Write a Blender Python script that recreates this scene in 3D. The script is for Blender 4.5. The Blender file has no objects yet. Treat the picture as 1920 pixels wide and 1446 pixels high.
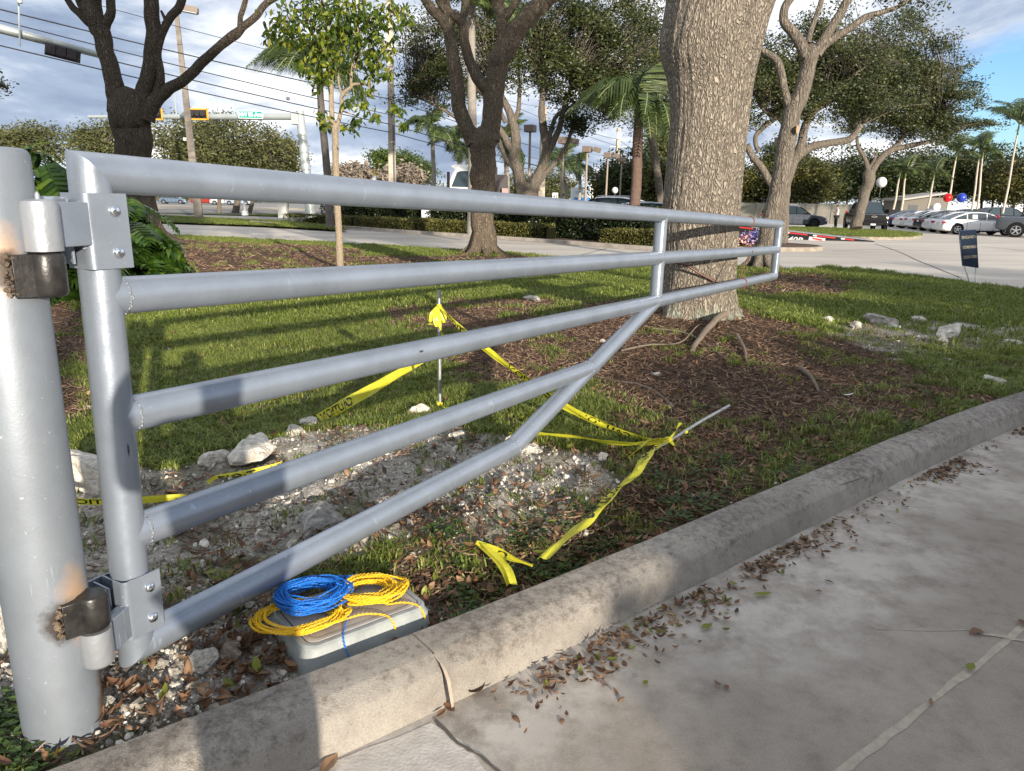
import bpy, math, random
import numpy as np
from mathutils import Vector, Matrix, Euler
R_ = math.radians
rnd = random.Random(7)
NP = np.random.default_rng(11)
SC = bpy.context.scene

# ------------------------------------------------------------------ camera
CAMP, CAMR, CAMH, CAMF = R_(14.07), R_(1.1), 1.6, 1380.0
cF = np.array([0, math.cos(CAMP), -math.sin(CAMP)])
_R0 = np.array([1.0, 0, 0]); _U0 = np.array([0, math.sin(CAMP), math.cos(CAMP)])
cR = math.cos(CAMR) * _R0 + math.sin(CAMR) * _U0
cU = -math.sin(CAMR) * _R0 + math.cos(CAMR) * _U0
cC = np.array([0, 0, CAMH])
cam = bpy.data.cameras.new('camera'); camo = bpy.data.objects.new('camera', cam); SC.collection.objects.link(camo)
cam.sensor_width = 36.0; cam.lens = 36.0 * CAMF / 1920.0; cam.clip_start = 0.02; cam.clip_end = 3000
M = Matrix(((cR[0], cU[0], -cF[0], 0), (cR[1], cU[1], -cF[1], 0), (cR[2], cU[2], -cF[2], CAMH), (0, 0, 0, 1)))
camo.matrix_world = M
SC.camera = camo

# ------------------------------------------------------------------ picture helpers: pixel of the 1920 px photo -> point of the place
def ray(u, v): return cF + cR * (u - 960) / CAMF - cU * (v - 723) / CAMF
def G(u, v, z=0.0):
    d = ray(u, v); return Vector(cC + d * ((z - CAMH) / d[2]))
def D(u, v, y):
    d = ray(u, v); return Vector(cC + d * (y / d[1]))
GB = Vector((-1.246, 1.777, 0)); GD = Vector((0.505, 0.863, 0)).normalized(); GN_ = Vector((GD.y, -GD.x, 0))
GD3 = Vector((0.505, 0.863, -0.031)).normalized()
def GP(u, v, off=0.0):
    d = Vector(ray(u, v)); c = Vector(cC); t = ((GB - c).dot(GN_) + off) / d.dot(GN_); return c + d * t

# ------------------------------------------------------------------ light
SUN_EL, SUN_AZ = 11.8, 155.0          # azimuth clockwise from +Y, behind the camera to its right
sdir = Vector((math.sin(R_(SUN_AZ)) * math.cos(R_(SUN_EL)), math.cos(R_(SUN_AZ)) * math.cos(R_(SUN_EL)), math.sin(R_(SUN_EL))))
sun = bpy.data.lights.new('sun', 'SUN'); suno = bpy.data.objects.new('sun', sun); SC.collection.objects.link(suno)
sun.energy = 4.6; sun.angle = R_(0.6); sun.color = (1.0, 0.90, 0.76)
suno.rotation_euler = sdir.to_track_quat('Z', 'Y').to_euler()
W = bpy.data.worlds.new('World'); SC.world = W; W.use_nodes = True
def world():
    nt = W.node_tree; nt.nodes.clear(); N = nt.nodes.new; L = nt.links.new
    out = N('ShaderNodeOutputWorld'); bg = N('ShaderNodeBackground')
    sky = N('ShaderNodeTexSky'); sky.sky_type = 'NISHITA'; sky.sun_disc = False
    sky.sun_elevation = R_(SUN_EL); sky.sun_rotation = R_(SUN_AZ); sky.air_density = 1.0; sky.dust_density = 0.3
    tc = N('ShaderNodeTexCoord'); sep = N('ShaderNodeSeparateXYZ'); L(tc.outputs['Generated'], sep.inputs[0])
    def math_(op, a, b=None):
        m = N('ShaderNodeMath'); m.operation = op
        for i, v in enumerate((a, b)):
            if v is None: continue
            if isinstance(v, (int, float)): m.inputs[i].default_value = v
            else: L(v, m.inputs[i])
        return m.outputs[0]
    z = math_('MAXIMUM', sep.outputs[2], 0.0); zz = math_('ADD', z, 0.16)
    zz = math_('ADD', zz, 0.06); cx = math_('DIVIDE', sep.outputs[0], zz); cy = math_('DIVIDE', sep.outputs[1], zz)
    cmb = N('ShaderNodeCombineXYZ'); L(cx, cmb.inputs[0]); L(cy, cmb.inputs[1])
    def noise(scale, detail, rough, off, dist=0.0):
        mp = N('ShaderNodeMapping'); mp.inputs['Location'].default_value = off; L(cmb.outputs[0], mp.inputs[0])
        n = N('ShaderNodeTexNoise'); n.inputs['Scale'].default_value = scale; n.inputs['Detail'].default_value = detail
        n.inputs['Roughness'].default_value = rough; n.inputs['Distortion'].default_value = dist
        L(mp.outputs[0], n.inputs['Vector']); return n.outputs['Fac']
    def ramp(fac, pts):
        r = N('ShaderNodeValToRGB'); L(fac, r.inputs[0]); e = r.color_ramp.elements
        e[0].position, e[0].color = pts[0][0], (*pts[0][1], 1); e[1].position, e[1].color = pts[-1][0], (*pts[-1][1], 1)
        for p, c in pts[1:-1]:
            q = e.new(p); q.color = (*c, 1)
        return r.outputs[0]
    gd = N('ShaderNodeVectorMath'); gd.operation = 'DISTANCE'; L(tc.outputs['Generated'], gd.inputs[0]); gd.inputs[1].default_value = tuple(ray(1885, 185) / np.linalg.norm(ray(1885, 185)))
    gn = noise(1.6, 6, 0.6, (1.0, 4.0, 0), 0.1)
    gsum = math_('ADD', math_('MULTIPLY', gd.outputs['Value'], 4.2), math_('MULTIPLY', gn, 0.55))
    hole = ramp(gsum, [(0.46, (0, 0, 0)), (0.58, (1, 1, 1))])
    cover0 = ramp(noise(0.42, 7, 0.55, (3.1, -1.3, 0), 0.2), [(0.22, (0, 0, 0)), (0.30, (1, 1, 1))])
    low = ramp(z, [(0.08, (1, 1, 1)), (0.25, (0, 0, 0))])
    cv = N('ShaderNodeMixRGB'); cv.blend_type = 'LIGHTEN'; cv.inputs[0].default_value = 1; L(cover0, cv.inputs[1]); L(low, cv.inputs[2])
    cw = N('ShaderNodeMixRGB'); cw.blend_type = 'DARKEN'; cw.inputs[0].default_value = 1; L(cv.outputs[0], cw.inputs[1]); L(hole, cw.inputs[2]); cover = cw.outputs[0]
    shade = ramp(noise(1.15, 9, 0.60, (7.7, 2.2, 0), 0.3), [(0.34, (0.165, 0.210, 0.305)), (0.44, (0.25, 0.305, 0.40)), (0.50, (0.39, 0.435, 0.51)), (0.58, (0.64, 0.66, 0.70)), (0.70, (0.86, 0.86, 0.86))])
    hz = ramp(z, [(0.0, (1.35, 1.30, 1.22)), (0.12, (1.12, 1.12, 1.12)), (0.4, (1, 1, 1))])
    hm = N('ShaderNodeMixRGB'); hm.blend_type = 'MULTIPLY'; hm.inputs[0].default_value = 1; L(shade, hm.inputs[1]); L(hz, hm.inputs[2]); shade = hm.outputs[0]
    hs = N('ShaderNodeMixRGB'); hs.blend_type = 'MULTIPLY'; hs.inputs[0].default_value = 1.0
    L(sky.outputs[0], hs.inputs[1]); hs.inputs[2].default_value = (0.072, 0.102, 0.150, 1)
    mx = N('ShaderNodeMixRGB'); L(cover, mx.inputs[0]); L(hs.outputs[0], mx.inputs[1]); 
    cs = N('ShaderNodeMixRGB'); cs.blend_type = 'MULTIPLY'; cs.inputs[0].default_value = 1.0
    L(shade, cs.inputs[1]); cs.inputs[2].default_value = (1, 1, 1, 1)
    L(cs.outputs[0], mx.inputs[2])
    L(mx.outputs[0], bg.inputs[0]); bg.inputs[1].default_value = 1.0
    L(bg.outputs[0], out.inputs[0])
world()
vs = SC.view_settings; vs.view_transform = 'Standard'; vs.look = 'None'; vs.exposure = 0.75; vs.gamma = 1.0; vs.use_curve_mapping = False
SC.cycles.max_bounces = 6; SC.cycles.transparent_max_bounces = 6; SC.cycles.diffuse_bounces = 3

# ------------------------------------------------------------------ noise
def _h(ix, iy, s):
    n = (ix.astype(np.int64) * 374761393 + iy.astype(np.int64) * 668265263 + s * 1442695041) & 0x7fffffff
    n = ((n ^ (n >> 13)) * 1274126177) & 0x7fffffff
    return ((n ^ (n >> 16)) & 0xffff) / 65535.0
def vnoise(x, y, s=0):
    x = np.asarray(x, float); y = np.asarray(y, float)
    ix, iy = np.floor(x), np.floor(y); fx, fy = x - ix, y - iy
    fx = fx * fx * (3 - 2 * fx); fy = fy * fy * (3 - 2 * fy)
    a, b, c, d = _h(ix, iy, s), _h(ix + 1, iy, s), _h(ix, iy + 1, s), _h(ix + 1, iy + 1, s)
    return (a * (1 - fx) + b * fx) * (1 - fy) + (c * (1 - fx) + d * fx) * fy
def fbm(x, y, o=4, s=0):
    r = 0; a = 0.5; f = 1.0
    for i in range(o): r = r + a * vnoise(x * f, y * f, s + i * 17); a *= 0.5; f *= 2.03
    return r / (1 - 0.5 ** o)
def sstep(a, b, x):
    t = np.clip((np.asarray(x) - a) / (b - a), 0, 1); return t * t * (3 - 2 * t)
def poly_sd(x, y, P):
    """signed distance to polygon, negative inside"""
    x = np.asarray(x, float); y = np.asarray(y, float)
    d = np.full(x.shape, 1e9); ins = np.zeros(x.shape, bool); n = len(P)
    for i in range(n):
        ax, ay = P[i][0], P[i][1]; bx, by = P[(i + 1) % n][0], P[(i + 1) % n][1]
        ex, ey = bx - ax, by - ay; t = np.clip(((x - ax) * ex + (y - ay) * ey) / (ex * ex + ey * ey + 1e-12), 0, 1)
        d = np.minimum(d, np.hypot(x - ax - t * ex, y - ay - t * ey))
        c = (ay > y) != (by > y)
        with np.errstate(divide='ignore', invalid='ignore'):
            xi = ax + (y - ay) * ex / (ey if ey != 0 else 1e-12)
        ins ^= c & (x < xi)
    return np.where(ins, -d, d)
def line_d(x, y, P):
    x = np.asarray(x, float); y = np.asarray(y, float); d = np.full(x.shape, 1e9)
    for i in range(len(P) - 1):
        ax, ay = P[i][0], P[i][1]; bx, by = P[i + 1][0], P[i + 1][1]
        ex, ey = bx - ax, by - ay; t = np.clip(((x - ax) * ex + (y - ay) * ey) / (ex * ex + ey * ey + 1e-12), 0, 1)
        d = np.minimum(d, np.hypot(x - ax - t * ex, y - ay - t * ey))
    return d

# ------------------------------------------------------------------ materials
MATS = {}
def nodes(m):
    nt = m.node_tree; return nt, nt.nodes.new, nt.links.new, nt.nodes['Principled BSDF']
def mat(name, col, rough=0.6, metal=0.0, var=0.0, vscale=8.0, bump=0.0, bscale=60.0, col2=None, spec=0.5, trans=0.0, coat=0.0, detail=6, stretch=None, emit=None, alpha=None, ramp=(0.35, 0.65)):
    if name in MATS: return MATS[name]
    m = bpy.data.materials.new(name); m.use_nodes = True; MATS[name] = m
    nt, N, L, b = nodes(m)
    b.inputs['Base Color'].default_value = (*col, 1); b.inputs['Roughness'].default_value = rough; b.inputs['Metallic'].default_value = metal
    b.inputs['Specular IOR Level'].default_value = spec; b.inputs['Coat Weight'].default_value = coat; b.inputs['Coat Roughness'].default_value = 0.05
    if alpha is not None: b.inputs['Alpha'].default_value = alpha
    tc = N('ShaderNodeTexCoord'); vec = tc.outputs['Object']
    if stretch:
        mp = N('ShaderNodeMapping'); mp.inputs['Scale'].default_value = stretch; L(vec, mp.inputs[0]); vec = mp.outputs[0]
    if var > 0 or col2:
        n = N('ShaderNodeTexNoise'); n.inputs['Scale'].default_value = vscale; n.inputs['Detail'].default_value = detail; L(vec, n.inputs['Vector'])
        r = N('ShaderNodeValToRGB'); L(n.outputs['Fac'], r.inputs[0]); e = r.color_ramp.elements
        c2 = col2 or tuple(c * (1 - var) for c in col)
        c1 = col if col2 else tuple(min(1, c * (1 + var)) for c in col)
        e[0].position = ramp[0]; e[1].position = ramp[1]; e[0].color = (*c2, 1); e[1].color = (*c1, 1)
        L(r.outputs[0], b.inputs['Base Color'])
    if bump > 0:
        n2 = N('ShaderNodeTexNoise'); n2.inputs['Scale'].default_value = bscale; n2.inputs['Detail'].default_value = 5; L(vec, n2.inputs['Vector'])
        bp = N('ShaderNodeBump'); bp.inputs['Strength'].default_value = min(1.0, bump); bp.inputs['Distance'].default_value = 0.01 * max(1, bump)
        L(n2.outputs['Fac'], bp.inputs['Height']); L(bp.outputs[0], b.inputs['Normal'])
    if trans > 0:
        t = N('ShaderNodeBsdfTranslucent'); ms = N('ShaderNodeMixShader'); ms.inputs[0].default_value = trans
        if b.inputs['Base Color'].is_linked: L(b.inputs['Base Color'].links[0].from_socket, t.inputs[0])
        else: t.inputs[0].default_value = (*col, 1)
        out = nt.nodes['Material Output']; L(b.outputs[0], ms.inputs[1]); L(t.outputs[0], ms.inputs[2]); L(ms.outputs[0], out.inputs['Surface'])
    if emit:
        b.inputs['Emission Color'].default_value = (*emit[0], 1); b.inputs['Emission Strength'].default_value = emit[1]
    return m
def leafmat(name, a, b2, c=None, rough=0.45, trans=0.3, scale=1.3):
    """leaf colours varied leaf by leaf (random per island) and clump by clump"""
    if name in MATS: return MATS[name]
    m = bpy.data.materials.new(name); m.use_nodes = True; MATS[name] = m
    nt, N, L, b = nodes(m); b.inputs['Roughness'].default_value = rough; b.inputs['Specular IOR Level'].default_value = 0.4
    tc = N('ShaderNodeTexCoord'); n = N('ShaderNodeTexNoise'); n.inputs['Scale'].default_value = scale; n.inputs['Detail'].default_value = 3; L(tc.outputs['Object'], n.inputs['Vector'])
    g = N('ShaderNodeNewGeometry'); oi = N('ShaderNodeObjectInfo')
    ad = N('ShaderNodeMath'); ad.operation = 'ADD'; L(g.outputs['Random Per Island'], ad.inputs[0]); L(oi.outputs['Random'], ad.inputs[1])
    fr = N('ShaderNodeMath'); fr.operation = 'FRACT'; L(ad.outputs[0], fr.inputs[0])
    mx = N('ShaderNodeMath'); mx.operation = 'MULTIPLY_ADD'; L(fr.outputs[0], mx.inputs[0]); mx.inputs[1].default_value = 0.75; 
    sb = N('ShaderNodeMath'); sb.operation = 'MULTIPLY_ADD'; L(n.outputs['Fac'], sb.inputs[0]); sb.inputs[1].default_value = 1.2; sb.inputs[2].default_value = -0.48
    L(sb.outputs[0], mx.inputs[2])
    r = N('ShaderNodeValToRGB'); L(mx.outputs[0], r.inputs[0]); e = r.color_ramp.elements
    e[0].position = 0.1; e[0].color = (*a, 1); e[1].position = 0.9; e[1].color = (*(c or b2), 1)
    if c: q = e.new(0.62); q.color = (*b2, 1)
    L(r.outputs[0], b.inputs['Base Color'])
    t = N('ShaderNodeBsdfTranslucent'); ms = N('ShaderNodeMixShader'); ms.inputs[0].default_value = trans
    L(r.outputs[0], t.inputs[0]); out = nt.nodes['Material Output']
    L(b.outputs[0], ms.inputs[1]); L(t.outputs[0], ms.inputs[2]); L(ms.outputs[0], out.inputs['Surface'])
    return m
def barkmat(name, dark, light, scale=9.0, strz=0.28, bump=1.0, dist=0.02, lichen=None):
    if name in MATS: return MATS[name]
    m = bpy.data.materials.new(name); m.use_nodes = True; MATS[name] = m
    nt, N, L, b = nodes(m); b.inputs['Roughness'].default_value = 0.92; b.inputs['Specular IOR Level'].default_value = 0.2
    tc = N('ShaderNodeTexCoord'); mp = N('ShaderNodeMapping'); mp.inputs['Scale'].default_value = (1, 1, strz); L(tc.outputs['Object'], mp.inputs[0])
    wn = N('ShaderNodeTexNoise'); wn.inputs['Scale'].default_value = scale * 0.9; wn.inputs['Detail'].default_value = 4; L(mp.outputs[0], wn.inputs['Vector'])
    wv = N('ShaderNodeMixRGB'); wv.blend_type = 'ADD'; wv.inputs[0].default_value = 0.15 * 9 / scale; L(mp.outputs[0], wv.inputs[1]); L(wn.outputs['Color'], wv.inputs[2])
    vo = N('ShaderNodeTexVoronoi'); vo.feature = 'DISTANCE_TO_EDGE'; vo.inputs['Scale'].default_value = scale * 5.2; L(wv.outputs[0], vo.inputs['Vector'])
    v2 = N('ShaderNodeTexVoronoi'); v2.feature = 'DISTANCE_TO_EDGE'; v2.inputs['Scale'].default_value = scale * 2.1; L(wv.outputs[0], v2.inputs['Vector'])
    vm = N('ShaderNodeMath'); vm.operation = 'MULTIPLY'; vm.inputs[1].default_value = 1.5; L(v2.outputs['Distance'], vm.inputs[0]); vn = N('ShaderNodeMath'); vn.operation = 'MINIMUM'; L(vo.outputs['Distance'], vn.inputs[0]); L(vm.outputs[0], vn.inputs[1])
    vr = N('ShaderNodeValToRGB'); L(vn.outputs[0], vr.inputs[0]); vr.color_ramp.elements[0].position = 0.0; vr.color_ramp.elements[1].position = 0.26
    fn = N('ShaderNodeTexNoise'); fn.inputs['Scale'].default_value = scale * 12; fn.inputs['Detail'].default_value = 6; L(mp.outputs[0], fn.inputs['Vector'])
    hh = N('ShaderNodeMath'); hh.operation = 'MULTIPLY_ADD'; L(fn.outputs['Fac'], hh.inputs[0]); hh.inputs[1].default_value = 0.9; L(vr.outputs[0], hh.inputs[2])
    cr = N('ShaderNodeValToRGB'); L(hh.outputs[0], cr.inputs[0]); e = cr.color_ramp.elements
    e[0].position = 0.28; e[0].color = (*[c * 0.45 for c in dark], 1); e[1].position = 1.25 if False else 1.0; e[1].color = (*light, 1)
    q = e.new(0.60); q.color = (*[(a_ + b_) / 2 for a_, b_ in zip(dark, light)], 1)
    col = cr.outputs[0]
    if lichen:
        ln = N('ShaderNodeTexNoise'); ln.inputs['Scale'].default_value = lichen[1]; ln.inputs['Detail'].default_value = 7; ln.inputs['Roughness'].default_value = 0.65; L(tc.outputs['Object'], ln.inputs['Vector'])
        sx = N('ShaderNodeSeparateXYZ'); L(tc.outputs['Object'], sx.inputs[0])
        gz = N('ShaderNodeMath'); gz.operation = 'MULTIPLY_ADD'; L(sx.outputs[2], gz.inputs[0]); gz.inputs[1].default_value = -lichen[2]; L(ln.outputs['Fac'], gz.inputs[2])
        lr = N('ShaderNodeValToRGB'); L(gz.outputs[0], lr.inputs[0]); lr.color_ramp.elements[0].position = lichen[3]; lr.color_ramp.elements[1].position = lichen[3] + 0.06
        mm = N('ShaderNodeMixRGB'); L(lr.outputs[0], mm.inputs[0]); L(col, mm.inputs[1]); mm.inputs[2].default_value = (*lichen[0], 1); col = mm.outputs[0]
    L(col, b.inputs['Base Color'])
    bp = N('ShaderNodeBump'); bp.inputs['Strength'].default_value = bump; bp.inputs['Distance'].default_value = dist; L(hh.outputs[0], bp.inputs['Height']); L(bp.outputs[0], b.inputs['Normal'])
    return m

# ------------------------------------------------------------------ mesh builder
class MB:
    def __init__(s): s.v = []; s.f = []; s.m = []
    def add(s, vs_, fs, mi=0):
        o = len(s.v); s.v.extend([tuple(p) for p in vs_]); s.f.extend([tuple(i + o for i in f) for f in fs]); s.m.extend([mi] * len(fs)); return s
    def box(s, c, size, rot=None, mi=0):
        hx, hy, hz = size[0] / 2, size[1] / 2, size[2] / 2; c = Vector(c)
        P = [Vector((x, y, z)) for x in (-hx, hx) for y in (-hy, hy) for z in (-hz, hz)]
        if rot is not None: P = [rot @ p for p in P]
        return s.add([c + p for p in P], [(0, 1, 3, 2), (4, 6, 7, 5), (0, 4, 5, 1), (2, 3, 7, 6), (0, 2, 6, 4), (1, 5, 7, 3)], mi)
    def tube(s, pts, rad, n=10, mi=0, cap=True, closed=False):
        pts = [Vector(p) for p in pts]; k = len(pts)
        if not hasattr(rad, '__len__'): rad = [rad] * k
        vs_, fs = [], []; up = None
        for i, p in enumerate(pts):
            t = (pts[min(i + 1, k - 1)] - pts[max(i - 1, 0)])
            if closed: t = pts[(i + 1) % k] - pts[i - 1]
            if t.length < 1e-9: t = Vector((0, 0, 1))
            t.normalize()
            if up is None: up = Vector((0, 0, 1)) if abs(t.z) < 0.9 else Vector((1, 0, 0))
            a = (up - t * up.dot(t))
            if a.length < 1e-4: a = t.orthogonal()
            a.normalize(); b = t.cross(a); up = a
            for j in range(n):
                q = 2 * math.pi * j / n; vs_.append(p + (a * math.cos(q) + b * math.sin(q)) * rad[i])
        for i in range(k if closed else k - 1):
            i2 = (i + 1) % k
            for j in range(n): fs.append((i * n + j, i * n + (j + 1) % n, i2 * n + (j + 1) % n, i2 * n + j))
        if cap and not closed: fs.append(tuple(reversed(range(n)))); fs.append(tuple((k - 1) * n + j for j in range(n)))
        return s.add(vs_, fs, mi)
    def pipe(s, p0, p1, r, n0=None, n1=None, n=40, mi=0, cap=True):
        """straight pipe whose ends are cut on the planes with normals n0, n1"""
        p0, p1 = Vector(p0), Vector(p1); t = (p1 - p0).normalized(); a = t.orthogonal().normalized(); b = t.cross(a); vs_ = []
        for p, nn in ((p0, n0), (p1, n1)):
            for j in range(n):
                q = 2 * math.pi * j / n; o = (a * math.cos(q) + b * math.sin(q)) * r
                if nn is not None:
                    nn = Vector(nn); o = o - t * (o.dot(nn) / t.dot(nn))
                vs_.append(p + o)
        fs = [(j, (j + 1) % n, n + (j + 1) % n, n + j) for j in range(n)]
        if cap: fs += [tuple(reversed(range(n))), tuple(range(n, 2 * n))]
        return s.add(vs_, fs, mi)
    def lathe(s, prof, c=(0, 0, 0), n=24, mi=0, axis='z', rot=None, cap=True):
        c = Vector(c); vs_, fs = [], []
        for r, z in prof:
            for j in range(n):
                q = 2 * math.pi * j / n
                p = Vector((r * math.cos(q), r * math.sin(q), z)) if axis == 'z' else (Vector((z, r * math.cos(q), r * math.sin(q))) if axis == 'x' else Vector((r * math.cos(q), z, r * math.sin(q))))
                if rot is not None: p = rot @ p
                vs_.append(c + p)
        for i in range(len(prof) - 1):
            for j in range(n): fs.append((i * n + j, i * n + (j + 1) % n, (i + 1) * n + (j + 1) % n, (i + 1) * n + j))
        if cap and prof[0][0] > 1e-6: fs.append(tuple(reversed(range(n))))
        if cap and prof[-1][0] > 1e-6: fs.append(tuple((len(prof) - 1) * n + j for j in range(n)))
        return s.add(vs_, fs, mi)
    def prism(s, poly, f0, f1, mi=0):
        """poly 2D points; f0,f1 map a 2D point to 3D for the two caps"""
        n = len(poly); vs_ = [f0(p) for p in poly] + [f1(p) for p in poly]
        return s.add(vs_, [tuple(reversed(range(n))), tuple(range(n, 2 * n))] + [(i, (i + 1) % n, n + (i + 1) % n, n + i) for i in range(n)], mi)
    def loft(s, rings, mi=0, caps=True, wrap=True):
        n = len(rings[0]); vs_ = [p for r in rings for p in r]; fs = []
        for i in range(len(rings) - 1):
            for j in range(n if wrap else n - 1): fs.append((i * n + j, i * n + (j + 1) % n, (i + 1) * n + (j + 1) % n, (i + 1) * n + j))
        if caps: fs += [tuple(reversed(range(n))), tuple((len(rings) - 1) * n + j for j in range(n))]
        return s.add(vs_, fs, mi)
    def build(s, name, mats, parent=None, smooth=0, origin=None, bevel=0, world=True):
        me = bpy.data.meshes.new(name)
        o0 = Vector((0, 0, 0))
        if origin is not None: o0 = Vector(origin)
        elif parent is not None and world:
            q = parent
            while q.get('_o', None) is None and q.parent is not None: q = q.parent
            if q.get('_o', None) is not None: o0 = Vector(q['_o'])
        me.from_pydata([(p[0] - o0.x, p[1] - o0.y, p[2] - o0.z) for p in s.v], [], s.f); me.update()
        if not isinstance(mats, (list, tuple)): mats = [mats]
        for m in mats: me.materials.append(m)
        if len(mats) > 1: me.polygons.foreach_set('material_index', s.m)
        o = bpy.data.objects.new(name, me); SC.collection.objects.link(o)
        if smooth:
            me.polygons.foreach_set('use_smooth', [True] * len(me.polygons)); me.set_sharp_from_angle(angle=R_(smooth))
        if bevel:
            bm_ = o.modifiers.new('bevel', 'BEVEL'); bm_.width = bevel; bm_.segments = 2; bm_.limit_method = 'ANGLE'; bm_.angle_limit = R_(40)
        if parent is not None: o.parent = parent
        elif origin is not None: o.location = o0
        return o
def tag(o, label=None, cat=None, group=None, kind=None):
    if label: o['label'] = label
    if cat: o['category'] = cat
    if group: o['group'] = group
    if kind: o['kind'] = kind
    return o
def thing(name, label, cat, loc, group=None, rz=0.0, local=False):
    """Empty at the base of a thing; world-space parts are moved into its space by MB.build"""
    o = bpy.data.objects.new(name, None); SC.collection.objects.link(o); o.location = loc; o.rotation_euler = (0, 0, rz); o.empty_display_size = 0.1
    if not local: o['_o'] = tuple(loc)
    return tag(o, label, cat, group)
def copy_tree(o, loc=None, rz=None, label=None, scale=None, parent=None):
    c = o.copy(); SC.collection.objects.link(c)
    if parent is not None: c.parent = parent
    if loc is not None: c.location = loc
    if rz is not None: c.rotation_euler = (0, 0, rz)
    if scale is not None: c.scale = (scale,) * 3 if not hasattr(scale, '__len__') else scale
    if label: c['label'] = label
    for ch in list(o.children): copy_tree(ch, parent=c)
    return c
def npmesh(name, V, F, mats, attrs=None, smooth=False, parent=None, origin=None):
    me = bpy.data.meshes.new(name); V = np.asarray(V, np.float32); F = np.asarray(F, np.int32); k = F.shape[1]
    me.vertices.add(len(V)); me.vertices.foreach_set('co', V.ravel())
    me.loops.add(F.size); me.loops.foreach_set('vertex_index', F.ravel())
    me.polygons.add(len(F)); me.polygons.foreach_set('loop_start', np.arange(0, F.size, k, dtype=np.int32)); me.polygons.foreach_set('loop_total', np.full(len(F), k, np.int32))
    if smooth: me.polygons.foreach_set('use_smooth', np.ones(len(F), bool))
    me.update(calc_edges=True); me.validate()
    for m in (mats if isinstance(mats, (list, tuple)) else [mats]): me.materials.append(m)
    for an, av in (attrs or {}).items():
        a = me.attributes.new(an, 'FLOAT', 'POINT'); a.data.foreach_set('value', np.asarray(av, np.float32))
    o = bpy.data.objects.new(name, me); SC.collection.objects.link(o)
    if parent is not None: o.parent = parent
    return o
def smooth_path(P, k=6):
    P = [Vector(p) for p in P]; out = []
    for i in range(len(P) - 1):
        a, b, c, d = P[max(i - 1, 0)], P[i], P[i + 1], P[min(i + 2, len(P) - 1)]
        for j in range(k):
            t = j / k; out.append(0.5 * ((2 * b) + (c - a) * t + (2 * a - 5 * b + 4 * c - d) * t * t + (3 * b - a - 3 * c + d) * t ** 3))
    out.append(P[-1]); return out
def smooth_vals(r, k=6):
    out = []
    for i in range(len(r) - 1):
        for j in range(k): out.append(r[i] + (r[i + 1] - r[i]) * j / k)
    return out + [r[-1]]
def text_mesh(s, size):
    cu = bpy.data.curves.new('lettering', 'FONT'); cu.body = s; cu.size = size; cu.offset = size * .018; cu.resolution_u = 3; cu.align_x = 'CENTER'; cu.align_y = 'CENTER'
    ob = bpy.data.objects.new('lettering', cu); me = bpy.data.meshes.new_from_object(ob)
    V = [tuple(v.co) for v in me.vertices]; F = [tuple(p.vertices) for p in me.polygons]
    bpy.data.objects.remove(ob); return V, F
SRC = bpy.data.collections.new('sources')
def scatter(name, P, rot, scl, idx, meshes, label, cat, parent=None):
    """real geometry strewn over the ground: one object, instances of a few small meshes"""
    col = bpy.data.collections.new(name + '_pieces')
    for i, me in enumerate(meshes):
        o = bpy.data.objects.new('%s_piece_%02d' % (name, i), me); col.objects.link(o)
    me = bpy.data.meshes.new(name); me.vertices.add(len(P)); me.vertices.foreach_set('co', np.asarray(P, np.float32).ravel())
    a = me.attributes.new('rot', 'FLOAT_VECTOR', 'POINT'); a.data.foreach_set('vector', np.asarray(rot, np.float32).ravel())
    a = me.attributes.new('scl', 'FLOAT', 'POINT'); a.data.foreach_set('value', np.asarray(scl, np.float32))
    a = me.attributes.new('idx', 'INT', 'POINT'); a.data.foreach_set('value', np.asarray(idx, np.int32))
    ob = bpy.data.objects.new(name, me); SC.collection.objects.link(ob)
    ng = bpy.data.node_groups.new(name, 'GeometryNodeTree')
    ng.interface.new_socket('Geometry', in_out='INPUT', socket_type='NodeSocketGeometry'); ng.interface.new_socket('Geometry', in_out='OUTPUT', socket_type='NodeSocketGeometry')
    N = ng.nodes.new; L = ng.links.new
    gi, go = N('NodeGroupInput'), N('NodeGroupOutput'); ip = N('GeometryNodeInstanceOnPoints'); ci = N('GeometryNodeCollectionInfo')
    ci.inputs['Collection'].default_value = col; ci.inputs['Separate Children'].default_value = True; ci.inputs['Reset Children'].default_value = True
    def na(t, nm):
        n = N('GeometryNodeInputNamedAttribute'); n.data_type = t; n.inputs['Name'].default_value = nm; return n.outputs['Attribute']
    er = N('FunctionNodeEulerToRotation'); L(na('FLOAT_VECTOR', 'rot'), er.inputs[0])
    ip.inputs['Pick Instance'].default_value = True
    L(gi.outputs[0], ip.inputs['Points']); L(ci.outputs[0], ip.inputs['Instance']); L(na('INT', 'idx'), ip.inputs['Instance Index'])
    L(er.outputs[0], ip.inputs['Rotation']); L(na('FLOAT', 'scl'), ip.inputs['Scale']); L(ip.outputs[0], go.inputs[0])
    md = ob.modifiers.new('scatter', 'NODES'); md.node_group = ng
    tag(ob, label, cat, kind='stuff')
    return ob
def rawmesh(mb, name, mats, smooth=False):
    me = bpy.data.meshes.new(name); me.from_pydata(mb.v, [], mb.f); 
    for m in (mats if isinstance(mats, (list, tuple)) else [mats]): me.materials.append(m)
    if len(me.materials) > 1: me.polygons.foreach_set('material_index', mb.m)
    if smooth: me.polygons.foreach_set('use_smooth', [True] * len(me.polygons))
    return me

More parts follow.
